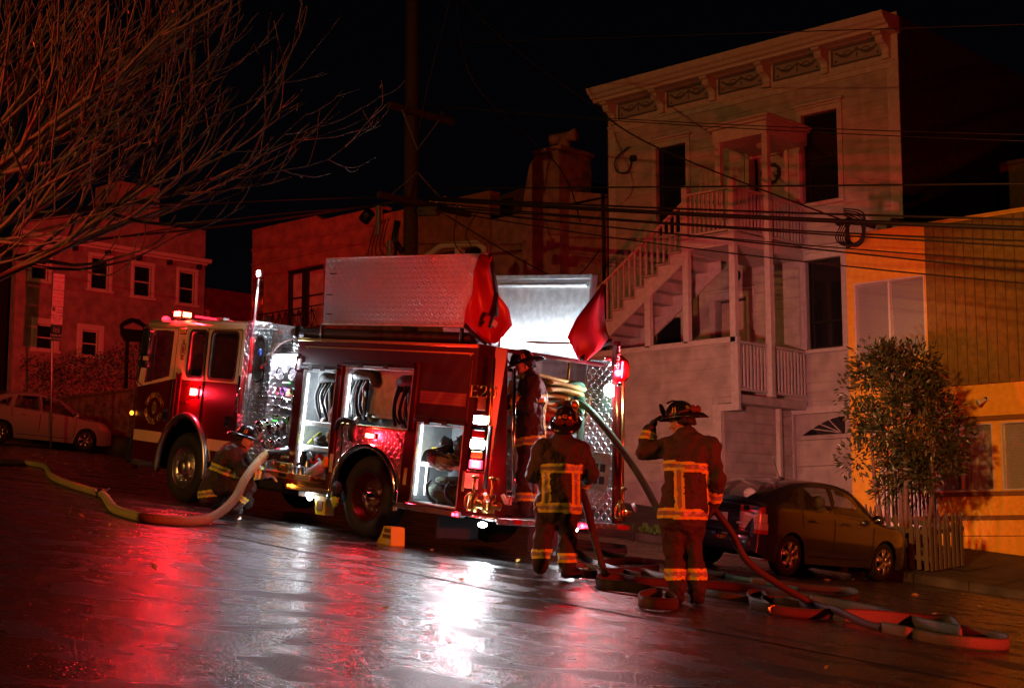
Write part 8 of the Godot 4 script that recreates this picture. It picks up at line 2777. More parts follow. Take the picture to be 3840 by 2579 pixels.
# ------------------------------------------------------------------ hoses on the road
func ground_path(pts: Array, up: float) -> Array:
	var v := []
	for p in pts: v.append(Vector3(p.x, ground_h(p.x, p.y) + up, p.y))
	return spline(v, 8)
func hose_thing(label: String, mb: MB, m: Material) -> Node3D:
	var o := tag(obj("fire_hose", mb, m), label, "hose", "hoses lying on the road") as Node3D
	return o
func edge_hose(label: String, pts: Array, face: Material, edge: Material, hgt := 0.035) -> void:   # an empty hose standing on its edge
	var path := ground_path(pts, hgt + 0.004)
	for i in path.size(): path[i].y += 0.006 * sin(i * 0.23)
	var g := MB.new(0)
	g.tube(path, 0.013, 10, true, hgt / 0.013)
	var o := hose_thing(label, g, face)
	var top := []
	for p in path: top.append(p + Vector3(0, hgt * 0.98, 0))
	g = MB.new(0)
	g.tube(top, 0.007, 6)
	obj("hose_edge", g, edge, o)
func build_hoses() -> void:
	var V := func(a: Array) -> Array: return a
	edge_hose("green edged hose looped on the far side of the tailboard", [Vector2(13.9, 15.2), Vector2(14.39, 16.25), Vector2(14.51, 16.74), Vector2(14.2, 16.95), Vector2(14.2, 17.2), Vector2(14.5, 17.6), Vector2(14.9, 18.0), Vector2(15.1, 17.6), Vector2(15.3, 17.2)], M["hose_pale"], M["hose_green"])
	edge_hose("thin green hose running from the tailboard behind the right firefighter", [Vector2(15.4, 17.9), Vector2(14.53, 16.97), Vector2(13.79, 16.25), Vector2(13.16, 15.83), Vector2(12.84, 15.89), Vector2(12.5, 16.15), Vector2(11.87, 15.99), Vector2(11.15, 15.53), Vector2(10.69, 15.44), Vector2(10.1, 15.42)], M["hose_green"], M["hose_green"], 0.025)
	edge_hose("pale green edged hose looping back beneath the dark car's rear wheel", [Vector2(10.7, 15.3), Vector2(10.44, 15.55), Vector2(10.32, 15.81), Vector2(10.20, 16.02), Vector2(10.0, 16.28), Vector2(9.8, 16.2), Vector2(9.44, 15.62), Vector2(9.05, 14.7), Vector2(9.06, 14.26), Vector2(9.31, 14.17)], M["hose_pale"], M["hose_green"], 0.04)
	edge_hose("dark red hose in a long loop behind the middle firefighter", [Vector2(11.59, 13.56), Vector2(12.17, 14.64), Vector2(12.45, 15.4), Vector2(12.07, 15.25), Vector2(11.49, 14.50), Vector2(11.31, 14.06), Vector2(10.98, 13.21), Vector2(10.69, 12.47)], M["hose_red"], M["hose_brown"], 0.045)
	edge_hose("dark hose arching beside the middle firefighter's right boot", [Vector2(12.6, 14.1), Vector2(13.3, 15.1), Vector2(13.2, 15.1), Vector2(12.50, 14.41), Vector2(11.80, 13.80), Vector2(11.17, 13.40), Vector2(10.74, 13.28)], M["hose_brown"], M["hose_brown"])
	edge_hose("grey brown hose crossing behind the right firefighter's boots", [Vector2(11.18, 12.44), Vector2(11.53, 13.14), Vector2(11.36, 13.25), Vector2(11.0, 13.2), Vector2(11.25, 13.7), Vector2(11.15, 13.85), Vector2(10.67, 13.77), Vector2(10.57, 14.07), Vector2(10.94, 14.88)], M["hose_pale"], M["hose_brown"])
	edge_hose("long red faced hose crossing the middle of the tangle", [Vector2(10.59, 12.02), Vector2(10.41, 12.12), Vector2(10.33, 12.40), Vector2(10.08, 12.47), Vector2(9.96, 12.76), Vector2(10.0, 13.4), Vector2(9.95, 13.9), Vector2(9.69, 13.99), Vector2(9.31, 13.94), Vector2(9.17, 14.00)], M["hose_red"], M["hose_green"], 0.045)
	edge_hose("dark hose with a tight double loop in front of the right firefighter", [Vector2(10.51, 12.28), Vector2(10.1, 11.85), Vector2(9.8, 11.45), Vector2(9.55, 11.3), Vector2(9.41, 11.36), Vector2(9.27, 11.46), Vector2(9.17, 11.56), Vector2(9.01, 11.44), Vector2(8.83, 11.05), Vector2(8.66, 10.7), Vector2(8.38, 10.36), Vector2(8.2, 10.33), Vector2(8.22, 10.56), Vector2(8.38, 10.87), Vector2(8.68, 11.2), Vector2(8.85, 11.32)], M["hose_brown"], M["hose_brown"], 0.05)
	edge_hose("green edged hose under the right firefighter's feet", [Vector2(9.32, 12.49), Vector2(9.05, 12.45), Vector2(8.85, 12.63), Vector2(8.84, 13.07), Vector2(8.92, 13.63)], M["hose_red"], M["hose_green"])
	edge_hose("short hose length curling to its open brass end", [Vector2(8.2, 12.02), Vector2(8.42, 12.27), Vector2(8.66, 12.42), Vector2(9.00, 12.82), Vector2(9.3, 13.3), Vector2(9.25, 13.45), Vector2(8.96, 13.10), Vector2(8.70, 12.87), Vector2(8.48, 12.94)], M["hose_brown"], M["hose_brown"], 0.04)
	edge_hose("red faced hose in a flat loop to the right of the brass end", [Vector2(8.78, 12.75), Vector2(8.69, 12.99), Vector2(8.37, 12.91), Vector2(8.14, 12.94), Vector2(7.98, 12.74), Vector2(7.85, 12.41), Vector2(7.92, 12.11), Vector2(8.07, 11.89), Vector2(8.35, 11.94)], M["hose_red"], M["hose_green"], 0.045)
	edge_hose("long pale green edged hose reaching farthest right across the road", [Vector2(7.02, 12.0), Vector2(6.76, 11.9), Vector2(6.68, 11.96), Vector2(6.40, 11.92), Vector2(6.2, 12.02), Vector2(6.14, 12.31), Vector2(6.23, 12.74), Vector2(6.46, 13.1), Vector2(6.87, 13.1), Vector2(7.30, 13.23), Vector2(7.95, 13.66), Vector2(8.44, 13.78), Vector2(8.89, 13.78)], M["hose_pale"], M["hose_green"], 0.05)
	edge_hose("pale hose lying bent on top of the long green edged hose", [Vector2(7.7, 12.5), Vector2(7.60, 12.93), Vector2(7.53, 13.28), Vector2(7.45, 13.60), Vector2(7.3, 13.75), Vector2(7.05, 13.4), Vector2(6.77, 12.93), Vector2(6.6, 12.6)], M["hose_pale"], M["hose_brown"], 0.06)
	# brass end
	var g := MB.new(0)
	var c := on_road(8.1, 11.92, 0.05)
	g.lathe([Vector2(0.03, -0.08), Vector2(0.035, 0), Vector2(0.048, 0.01), Vector2(0.048, 0.05), Vector2(0.034, 0.055), Vector2(0.03, 0.01), Vector2(0, 0.0)], Transform3D(Basis(Vector3.UP, Vector3(-0.75, 0, -0.65).normalized(), Vector3(0.65, 0, -0.75).normalized()), c), 16)
	tag(obj("hose_coupling", g, M["brass"]), "round brass hose end lying open on the wet road", "coupling")
	# the held lines
	var held := func(label: String, pts: Array, r: float, m: Material, flat := 1.0) -> void:
		var q := MB.new(0)
		q.tube(spline(pts, 10), r, 12, true, flat)
		tag(obj("held_hose", q, m), label, "hose")
	var f := facing_camera(on_road(8.69, 11.44))
	held.call("dark hose held in the right firefighter's lowered hand, trailing down to the right", [f * Vector3(0.12, 0.96, -0.2), f * Vector3(0.2, 0.9, -0.14), f * Vector3(0.27, 0.86, -0.1), f * Vector3(0.42, 0.66, -0.12), f * Vector3(0.62, 0.35, -0.2), on_road(8.35, 12.85, 0.12), on_road(8.0, 12.7, 0.08), on_road(7.72, 12.42, 0.1), on_road(7.28, 12.12, 0.06), on_road(7.02, 12.0, 0.05)], 0.034, M["hose_brown"])
	f = facing_camera(on_road(10.47, 11.56))
	held.call("dark hose held at the middle firefighter's right hip, dropping to the road", [f * Vector3(0.1, 0.96, -0.36), f * Vector3(0.26, 0.92, -0.3), f * Vector3(0.34, 0.74, -0.16), f * Vector3(0.41, 0.42, -0.04), f * Vector3(0.5, 0.1, 0.0), f * Vector3(0.53, 0.03, 0.03)], 0.044, M["hose_brown"], 0.75)
	held.call("green hose slung from the hose bed down to the road behind the right firefighter", [TRUCK * Vector3(-1.45, 1.86, 1.8), TRUCK * Vector3(-1.75, 1.83, 1.72), TRUCK * Vector3(-2.05, 1.55, 1.85), TRUCK * Vector3(-2.4, 1.05, 2.1), TRUCK * Vector3(-2.75, 0.4, 2.35), on_road(11.5, 15.2, 0.05), on_road(11.3, 15.6, 0.04)], 0.042, M["hose_green"])
	held.call("flat green hose hanging straight down from the hose bed at the rear wall", [TRUCK * Vector3(-1.45, 1.8, 1.72), TRUCK * Vector3(-1.68, 1.76, 1.7), TRUCK * Vector3(-1.72, 1.5, 1.7), TRUCK * Vector3(-1.72, 0.9, 1.66), TRUCK * Vector3(-1.72, 0.5, 1.62)], 0.06, M["hose_green"], 0.25)
	# thick yellow supply line
	var v := []
	for p in [Vector2(23.5, 11.6), Vector2(25.0, 13.0), Vector2(25.9, 13.9), Vector2(26.1, 14.35), Vector2(25.2, 14.2), Vector2(21.65, 12.34), Vector2(19.6, 11.52), Vector2(18.2, 11.1)]: v.append(on_road(p.x, p.y, 0.052))
	g = MB.new(0)
	g.tube(spline(v, 10), 0.052, 16)
	tag(obj("supply_hose", g, M["hose_yellow"]), "far length of the thick yellow supply hose, snaking to the left edge", "hose")
	v = []
	for p in [Vector2(18.2, 11.1), Vector2(17.53, 10.75), Vector2(16.2, 10.0), Vector2(15.25, 9.5), Vector2(14.45, 9.3), Vector2(14.25, 9.6), Vector2(14.5, 10.1)]: v.append(on_road(p.x, p.y, 0.053))
	v.append(on_road(14.85, 10.6, 0.12)); v.append(on_road(15.15, 11.05, 0.3)); v.append(on_road(15.4, 11.4, 0.56)); v.append(TRUCK * Vector3(1.84, 0.82, -0.38)); v.append(TRUCK * Vector3(1.9, 0.86, -0.2)); v.append(TRUCK * Vector3(1.93, 0.86, -0.06))
	g = MB.new(0)
	g.tube(spline(v, 10), 0.053, 18)
	var sh := tag(obj("supply_hose", g, M["hose_yellow"]), "near length of the thick yellow supply hose, curving up into the pump inlet", "hose")
	g = MB.new(0)
	g.tube([TRUCK * Vector3(1.86, 0.83, -0.32), TRUCK * Vector3(1.9, 0.86, -0.2), TRUCK * Vector3(1.93, 0.86, -0.04)], 0.06, 16)
	obj("dark_cuff", g, M["hose_brown"], sh)
	var cp := tag(Node3D.new(), "metal hose coupling with lugs joining the two yellow supply lengths", "coupling") as Node3D
	cp.name = "supply_coupling"
	add_child(cp)
	g = MB.new(0)
	var dd := (on_road(17.53, 10.75) - on_road(19.6, 11.52)).normalized()
	var sd := dd.cross(Vector3.UP).normalized()
	var xf := Transform3D(Basis(sd, dd, sd.cross(dd)), on_road(18.2, 11.1, 0.055))
	g.lathe([Vector2(0.053, -0.12), Vector2(0.062, -0.1), Vector2(0.062, -0.03), Vector2(0.07, -0.02), Vector2(0.07, 0.02), Vector2(0.062, 0.03), Vector2(0.062, 0.1), Vector2(0.053, 0.12)], xf, 18)
	obj("sleeve", g, M["steel"], cp)
	for k in 3:
		g = MB.new(0)
		var a := TAU * k / 3 + 0.4
		g.tube([xf * Vector3(cos(a) * 0.06, 0.0, sin(a) * 0.06), xf * Vector3(cos(a) * 0.12, 0.02, sin(a) * 0.12)], 0.013, 6)
		obj("lug", g, M["steel"], cp)

# ------------------------------------------------------------------ pole, wires, trees, fence, signs
func wire(label: String, pts: Array, r: float, sag: float, called := "overhead_wire") -> void:
	var path := []
	for i in pts.size() - 1:
		for k in 12:
			var t := k / 12.0
			var p: Vector3 = pts[i].lerp(pts[i + 1], t)
			p.y -= sag * 4.0 * t * (1 - t) if pts.size() == 2 else 0.0
			path.append(p)
	path.append(pts[-1])
	if pts.size() > 2: path = spline(pts, 8)
	var g := MB.new(0)
	g.tube(path, r, 6)
	tag(obj(called, g, M["wire"]), label, "wire", "overhead wires")
func build_street_things() -> void:
	build_pole()
	build_bare_tree()
	build_street_tree()
	build_sign()
	build_small_things()
	build_unseen_lights()
func build_pole() -> void:
	var o := thing("utility_pole", "tall dark wooden utility pole with one crossarm and cable gear behind the engine", "utility pole")
	var b := Vector3(24.05, walk_h(24.05, 22.0), 22.0)
	var g := MB.new(0)
	g.tube([b, b + Vector3(0, 5, 0), b + Vector3(0, 12.5, 0)], [0.175, 0.16, 0.14], 18)
	obj("pole_shaft", g, M["pole_wood"], o)
	g = MB.new()
	g.bx(23.82, 23.94, 9.2, 9.34, 21.18, 23.09, 0.01)
	var ar := obj("crossarm", g, M["pole_wood"], o)
	g = MB.new()
	g.bar(Vector3(23.81, 9.22, 21.5), Vector3(23.86, 8.45, 22.0), 0.035, 0.012, Vector3.RIGHT); g.bar(Vector3(23.81, 9.22, 22.6), Vector3(23.86, 8.45, 22.0), 0.035, 0.012, Vector3.RIGHT)
	obj("arm_brace", g, M["galv"], ar)
	g = MB.new(0)
	for t in [22.75, 22.95]: g.lathe([Vector2(0.03, 9.34), Vector2(0.05, 9.38), Vector2(0.035, 9.42), Vector2(0.05, 9.46), Vector2(0.0, 9.5)], Transform3D(Basis.IDENTITY, Vector3(23.88, 0, t)), 10)
	obj("insulator", g, M["iron"], ar)
	g = MB.new()
	g.bx(23.8, 23.92, 7.2, 7.34, 20.9, 23.6, 0.01)
	ar = obj("crossarm", g, M["pole_wood"], o)
	g = MB.new()
	g.bar(Vector3(23.8, 7.3, 21.2), Vector3(23.86, 7.95, 22.0), 0.035, 0.012, Vector3.RIGHT); g.bar(Vector3(23.8, 7.3, 22.9), Vector3(23.86, 7.95, 22.0), 0.035, 0.012, Vector3.RIGHT)
	obj("arm_brace", g, M["galv"], ar)
	g = MB.new(0)
	for t in [22.4, 22.6, 23.1, 23.3]: g.lathe([Vector2(0.02, 7.34), Vector2(0.04, 7.37), Vector2(0.03, 7.42), Vector2(0.0, 7.45)], Transform3D(Basis.IDENTITY, Vector3(23.86, 0, t)), 8)
	obj("insulator", g, M["galv"], ar)
	g = MB.new()
	g.bx(24.2, 24.3, 6.5, 7.15, 21.2, 21.3, 0.01); g.bx(24.05, 24.15, 6.0, 6.4, 21.4, 21.5, 0.01)
	obj("conduit_box", g, M["galv"], o)
	g = MB.new(0)
	g.tube([Vector3(23.6, 7.02, 21.85), Vector3(23.1, 6.96, 21.9)], 0.11, 12)
	obj("splice_case", g, M["canvas_green"], o)
	g = MB.new(0)
	g.tube([Vector3(24.9, 6.95, 21.4), Vector3(24.7, 7.1, 21.4)], 0.13, 12); g.tube([Vector3(24.1, 6.2, 21.8), Vector3(24.3, 6.5, 21.75), Vector3(24.25, 6.9, 21.8)], 0.07, 8)
	obj("cable_drum", g, M["iron"], o)
	for k in 5:
		g = MB.new(0)
		g.tube(spline([Vector3(24.2 + k * 0.1, 6.9, 21.5), Vector3(24.35 + k * 0.13, 6.4 - k * 0.1, 21.5), Vector3(24.2, 6.2 - k * 0.12, 21.6), Vector3(24.1, 6.7, 21.7)]), 0.012, 5)
		obj("cable_loop", g, M["wire"], o)
	rebase(o, b)
	var W := func(s: float, h: float, t := 22.0) -> Vector3: return Vector3(s, h, t)
	var far := func(a: Vector3, c: Vector3) -> Vector3: return c + (c - a).normalized() * 9.0
	var specs := [["thin high wire crossing in front of the cornice", 23.8, 10.8, 10.1, 7.95, 0.01, 0.0], ["thin wire across the upper window heads, the higher of a pair", 23.7, 9.42, 10.2, 6.46, 0.009, 0.25], ["thin wire across the upper window heads, the lower of a pair", 23.7, 9.4, 10.2, 6.33, 0.009, 0.22], ["wire across the middle of the upper windows", 23.7, 7.56, 10.2, 5.47, 0.016, 0.02], ["wire passing just under the upper landing's handrail", 23.5, 7.34, 10.2, 5.01, 0.02, 0.12], ["thick lashed cable bundle across the landing balusters", 23.5, 7.3, 10.2, 4.87, 0.042, 0.12], ["wire running just beneath the thick cable bundle", 23.4, 7.2, 10.2, 4.8, 0.016, 0.25], ["wire at the level of the landing floor", 23.3, 7.11, 10.2, 4.57, 0.016, 0.1], ["wire across the head of the lower right window", 23.3, 7.08, 10.3, 4.14, 0.016, 0.03], ["slack wire sagging lowest across the chimney house", 23.2, 7.02, 10.3, 4.26, 0.014, 0.35], ["thin wire crossing the yellow parapet", 23.2, 7.05, 10.3, 4.45, 0.012, 0.2]]
	for q in specs:
		var a: Vector3 = W.call(q[1], q[2])
		var c: Vector3 = W.call(q[3], q[4])
		wire(q[0], [a, far.call(a, c)], q[5], q[6])
	wire("thick cable running left from the pole across the corner house", [W.call(24.6, 7.4), W.call(31.5, 7.82), W.call(44, 8.9)], 0.03, 0)
	wire("wire running left from the pole below the thick cable", [W.call(24.8, 7.35), W.call(31.4, 7.95), W.call(44, 8.5)], 0.016, 0)
	wire("wire running left from the pole above the thick cable", [W.call(24.4, 7.5), W.call(33, 8.6), W.call(44, 9.6)], 0.014, 0)
	wire("service drop falling from the pole head to the chimney house", [W.call(22.7, 11.6), W.call(22.1, 9.54), Vector3(22.0, 8.2, 24.5), Vector3(23.9, 7.7, 27.4)], 0.014, 0)
	wire("long service drop slanting from the pole head to the yellow house", [W.call(22.6, 11.6), W.call(21.1, 10.16), W.call(19.1, 8.61), W.call(17.3, 7.31), Vector3(14.9, 5.95, 24.6)], 0.016, 0)
	wire("thin slack wire hanging left of the service drops", [W.call(22.85, 11.6), W.call(23.5, 9.9), W.call(23.8, 8.9)], 0.01, 0)
	wire("drooping service wire to the conduit at the pale house's left edge", [W.call(23.1, 6.95), Vector3(22.6, 6.1, 24.0), Vector3(23.0, 6.0, 26.0), Vector3(23.3, 6.9, 27.4)], 0.014, 0)
	wire("dangling cable loop below the green splice case", [W.call(22.6, 6.95), W.call(22.7, 6.3), W.call(22.4, 5.95), W.call(22.2, 6.1), W.call(22.35, 6.4), W.call(21.9, 6.9)], 0.012, 0)

func build_bare_tree() -> void:
	var o := thing("bare_tree", "leafless tree spreading red lit branches over the upper left", "tree")
	rng.seed = 41
	var base := on_road(14.6, 6.3)
	var Y := deg_to_rad(43.7)
	var right := Vector3(-cos(Y), 0, sin(Y))
	var away := Vector3(sin(Y), 0, cos(Y))
	var g := MB.new(0)
	g.tube([base, base + Vector3(0.05, 0.9, 0), base + Vector3(0, 1.9, 0.05)], [0.2, 0.17, 0.15], 12)
	obj("trunk", g, M["bare_bark"], o)
	var fork := base + Vector3(0, 1.8, 0.05)
	var tips := []
	for k in 17:
		var el := deg_to_rad(lerpf(0.0, 64.0, k / 16.0) + rng.randf_range(-5, 5))
		var az := rng.randf_range(-0.7, 0.7)
		var d := (right * cos(el) * cos(az) + away * cos(el) * sin(az) + Vector3.UP * sin(el)).normalized()
		g = MB.new(0)
		grow(g, fork + Vector3(0, rng.randf_range(-0.3, 0.9), 0) + right * rng.randf_range(-0.2, 0.4), d, rng.randf_range(3.0, 4.2), rng.randf_range(0.036, 0.06), 0, tips)
		obj("limb", g, M["bare_bark"], o)
	g = MB.new()
	for k in 60:
		leaf(g, tips[rng.randi() % tips.size()], Vector3(rng.randf_range(-0.4, 0.4), -1, rng.randf_range(-0.4, 0.4)).normalized(), 0.07, Color(0.3, 0.2, 0.14))
	var lv := obj("dry_leaves", g, M["leaf"], o)
	lv.set_meta("kind", "stuff")
	rebase(o, base)
func grow(g: MB, at: Vector3, dir: Vector3, length: float, r: float, depth: int, tips: Array) -> void:
	var n := 9 if depth == 0 else 6
	var path := [at]
	var rad := [r]
	var d := dir
	var p := at
	for i in n:
		d = (d + Vector3(rng.randf_range(-1, 1), rng.randf_range(-1, 1), rng.randf_range(-1, 1)) * 0.13 + Vector3.UP * (0.05 if depth == 0 else 0.09)).normalized()
		p += d * length / n
		path.append(p)
		rad.append(maxf(r * (1.0 - 0.78 * (i + 1.0) / n), 0.005))
		if depth < 3 and i >= (2 if depth == 0 else 1) and rng.randf() < [0.85, 0.6, 0.2][depth]:
			for rep in (2 if depth == 0 and rng.randf() < 0.5 else 1):
				var ax := Vector3(rng.randf_range(-1, 1), rng.randf_range(-1, 1), rng.randf_range(-1, 1)).cross(d).normalized()
				var nd := d.rotated(ax, rng.randf_range(0.35, 0.75))
				nd = (nd + Vector3.UP * 0.12).normalized()
				grow(g, p, nd, length * rng.randf_range(0.34, 0.52), maxf(rad[-1] * 0.7, 0.0075), depth + 1, tips)
	tips.append(path[-2])
	g.tube(path, rad, 6 if depth < 2 else 4)

func build_street_tree() -> void:
	rng.seed = 77
	var o := thing("street_tree", "bushy evergreen street tree growing inside the picket fence", "tree")
	var base := Vector3(12.65, walk_h(12.65, 22.4), 22.4)
	for q in [[Vector3(0.25, 0, 0.0), Vector3(0.45, 1.3, -0.1)], [Vector3(0.05, 0, 0.1), Vector3(0.1, 1.5, 0.1)], [Vector3(-0.1, 0, -0.05), Vector3(-0.12, 1.4, -0.1)], [Vector3(-0.35, 0, 0.1), Vector3(-0.5, 1.3, 0.1)]]:
		var g := MB.new(0)
		g.tube([base + q[0], base + (q[0] + q[1]) / 2 + Vector3(0.03, 0, 0), base + q[1], base + q[1] + Vector3(0.05, 0.9, 0)], [0.05, 0.042, 0.035, 0.015], 8)
		obj("trunk", g, M["bark"], o)
	var clumps := []
	for k in 46:
		var a := rng.randf() * TAU
		var y := rng.randf_range(0.95, 3.2)
		var rr := 0.95 * sqrt(clampf(1.0 - pow((y - 2.0) / 1.35, 2.0), 0.05, 1.0))
		var q := sqrt(rng.randf()) * rr
		clumps.append([base + Vector3(cos(a) * q + 0.05, y + 0.1, sin(a) * q * 0.9), rng.randf_range(0.22, 0.42)])
	var g2 := MB.new()
	for c in clumps:
		for k in 190:
			var d := Vector3(rng.randfn(), rng.randfn(), rng.randfn()).normalized()
			var p: Vector3 = c[0] + d * c[1] * pow(rng.randf(), 0.4)
			var ld := (d + Vector3(rng.randf_range(-0.7, 0.7), rng.randf_range(-0.5, 0.5), rng.randf_range(-0.7, 0.7))).normalized()
			var t := rng.randf()
			leaf(g2, p, ld, rng.randf_range(0.08, 0.14), Color(0.022, 0.04, 0.014).lerp(Color(0.075, 0.06, 0.02), t * t))
	var cr := obj("crown", g2, M["leaf"], o)
	cr.set_meta("kind", "stuff")
	rebase(o, base)
	# picket fence round it
	o = thing("picket_fence", "weathered little picket fence round the street tree", "fence")
	var y0 := func(s: float, t: float) -> float: return walk_h(s, t)
	var picket := func(s: float, t: float, along_s: bool) -> void:
		var h := 0.86 + rng.randf_range(-0.03, 0.03)
		var w := 0.035
		var poly := PackedVector2Array([Vector2(-w, 0.02), Vector2(w, 0.02), Vector2(w, h - 0.2), Vector2(w * 0.4, h - 0.16), Vector2(w * 0.75, h - 0.1), Vector2(w * 0.5, h - 0.04), Vector2(0, h), Vector2(-w * 0.5, h - 0.04), Vector2(-w * 0.75, h - 0.1), Vector2(-w * 0.4, h - 0.16), Vector2(-w, h - 0.2)])
		var q := MB.new()
		var bb := Basis.IDENTITY if along_s else Basis(Vector3.BACK, Vector3.UP, Vector3.LEFT)
		q.prism(poly, -0.01, 0.01, Transform3D(bb * Basis(Vector3.BACK, rng.randf_range(-0.03, 0.03)), Vector3(s, y0.call(s, t), t)))
		obj("picket", q, M["fence_wood"], o)
	for k in 11: picket.call(11.95 + k * 0.13, 21.82, true)
	for k in 8: picket.call(11.88, 21.86 + k * 0.14, false)
	for k in 11: picket.call(11.95 + k * 0.13, 22.95, true)
	for k in 7: picket.call(13.32, 21.95 + k * 0.14, false)
	for q in [[11.88, 21.85, 13.32, 21.85], [11.91, 21.84, 11.91, 22.95], [11.88, 22.92, 13.32, 22.92], [13.29, 21.84, 13.29, 22.95]]:
		for hh in [0.2, 0.6]:
			var g := MB.new()
			g.bar(Vector3(q[0], y0.call(q[0], q[1]) + hh, q[1]), Vector3(q[2], y0.call(q[2], q[3]) + hh, q[3]), 0.07, 0.022)
			obj("fence_rail", g, M["fence_wood"], o)
	rebase(o, base)
	var gr := foliage_blob(260, func() -> Vector3:
		var s := 12.0 + rng.randf() * 1.2
		var t := 21.95 + rng.randf() * 0.9
		return Vector3(s, walk_h(s, t) + rng.randf() * 0.12, t), 0.1, Color(0.04, 0.05, 0.02), Color(0.08, 0.08, 0.03))
	var gg := obj("ground_cover", gr, M["leaf"])
	tag(gg, "low ground cover inside the picket fence", "plants"); gg.set_meta("kind", "stuff")

func build_sign() -> void:
	var o := thing("parking_sign_post", "leaning metal post with four parking signs above the silver car", "sign post")
	var foot := Vector3(38.6, walk_h(38.6, 24.5) - 0.1, 21.9)
	foot.y = road_h(38.6, 21.9)
	var top := Vector3(38.0, 7.42, 21.42)
	var g := MB.new(0)
	g.tube([foot, top], 0.032, 8)
	obj("post", g, M["galv"], o)
	var X := facing_downhill(37.93)
	var plate := func(u0: float, u1: float, v0: float, v1: float, m: Material) -> MeshInstance3D:
		var q := MB.new()
		q.prism(rrect(u0, u1, v0, v1, 0.02), 0.0, 0.006)
		return part(o, "sign_plate", q, m, X)
	var words := func(p: MeshInstance3D, rows: Array, m: Material) -> void:
		var q := MB.new()
		for r in rows: text_on(q, r[0], r[1], Transform3D(Basis.IDENTITY, Vector3(r[2], r[3], 0.009)), 0.003)
		obj("sign_print", q, m, p)
	var u := 21.57
	var p1: MeshInstance3D = plate.call(u - 0.17, u + 0.17, 6.93, 7.38, M["paper_white"])
	words.call(p1, [["NO PARKING", 0.04, u, 7.28], ["12AM TO 2AM", 0.035, u, 7.16], ["STREET", 0.03, u, 7.06], ["CLEANING", 0.03, u, 7.0]], M["paint_red"])
	p1 = plate.call(u - 0.18, u + 0.16, 6.48, 6.91, M["paper_white"])
	words.call(p1, [["NO PARKING", 0.038, u - 0.01, 6.82], ["8AM TO 10AM", 0.035, u - 0.01, 6.71], ["WEDNESDAY", 0.038, u - 0.01, 6.61], ["STREET CLEANING", 0.02, u - 0.01, 6.54]], M["paint_red"])
	p1 = plate.call(u - 0.19, u + 0.15, 5.98, 6.46, M["paper_white"])
	words.call(p1, [["HOUR", 0.045, u + 0.05, 6.37], ["PARKING", 0.042, u + 0.05, 6.3], ["8AM TO 10PM", 0.04, u - 0.02, 6.21], ["MON - SAT", 0.04, u - 0.02, 6.14], ["EXCEPT VEHICLES WITH", 0.016, u - 0.02, 6.09], ["AREA S PERMITS", 0.016, u - 0.02, 6.05]], M["paint_green"])
	g = MB.new()
	g.bx(u - 0.17, u - 0.08, 6.33, 6.44, 0.006, 0.01)
	obj("number_box", g, M["black_plastic"], p1)
	g = MB.new()
	text_on(g, "2", 0.08, Transform3D(Basis.IDENTITY, Vector3(u - 0.125, 6.385, 0.012)), 0.003)
	obj("sign_print", g, M["paper_white"], p1)
	p1 = plate.call(u - 0.2, u + 0.14, 5.5, 5.96, M["sign_green"] if M.has("sign_green") else mat("sign_green", Color(0.005, 0.06, 0.03), 0.4))
	words.call(p1, [["PARK AT", 0.065, u - 0.03, 5.66], ["90 DEGREES", 0.05, u - 0.03, 5.57]], M["paper_white"])
	g = MB.new()
	for v in [5.86, 5.78]:
		for e in [[u - 0.12, u + 0.08, v + 0.025, v + 0.031], [u - 0.12, u + 0.08, v - 0.031, v - 0.025], [u - 0.12, u - 0.114, v - 0.025, v + 0.025], [u + 0.074, u + 0.08, v - 0.025, v + 0.025], [u - 0.06, u - 0.055, v - 0.025, v + 0.025], [u + 0.02, u + 0.025, v - 0.025, v + 0.025]]: g.bx(e[0], e[1], e[2], e[3], 0.006, 0.009)
	g.bx(u - 0.19, u + 0.13, 5.945, 5.952, 0.006, 0.008); g.bx(u - 0.19, u + 0.13, 5.508, 5.515, 0.006, 0.008)
	obj("parked_cars_picture", g, M["paper_white"], p1)
	rebase(o, foot)

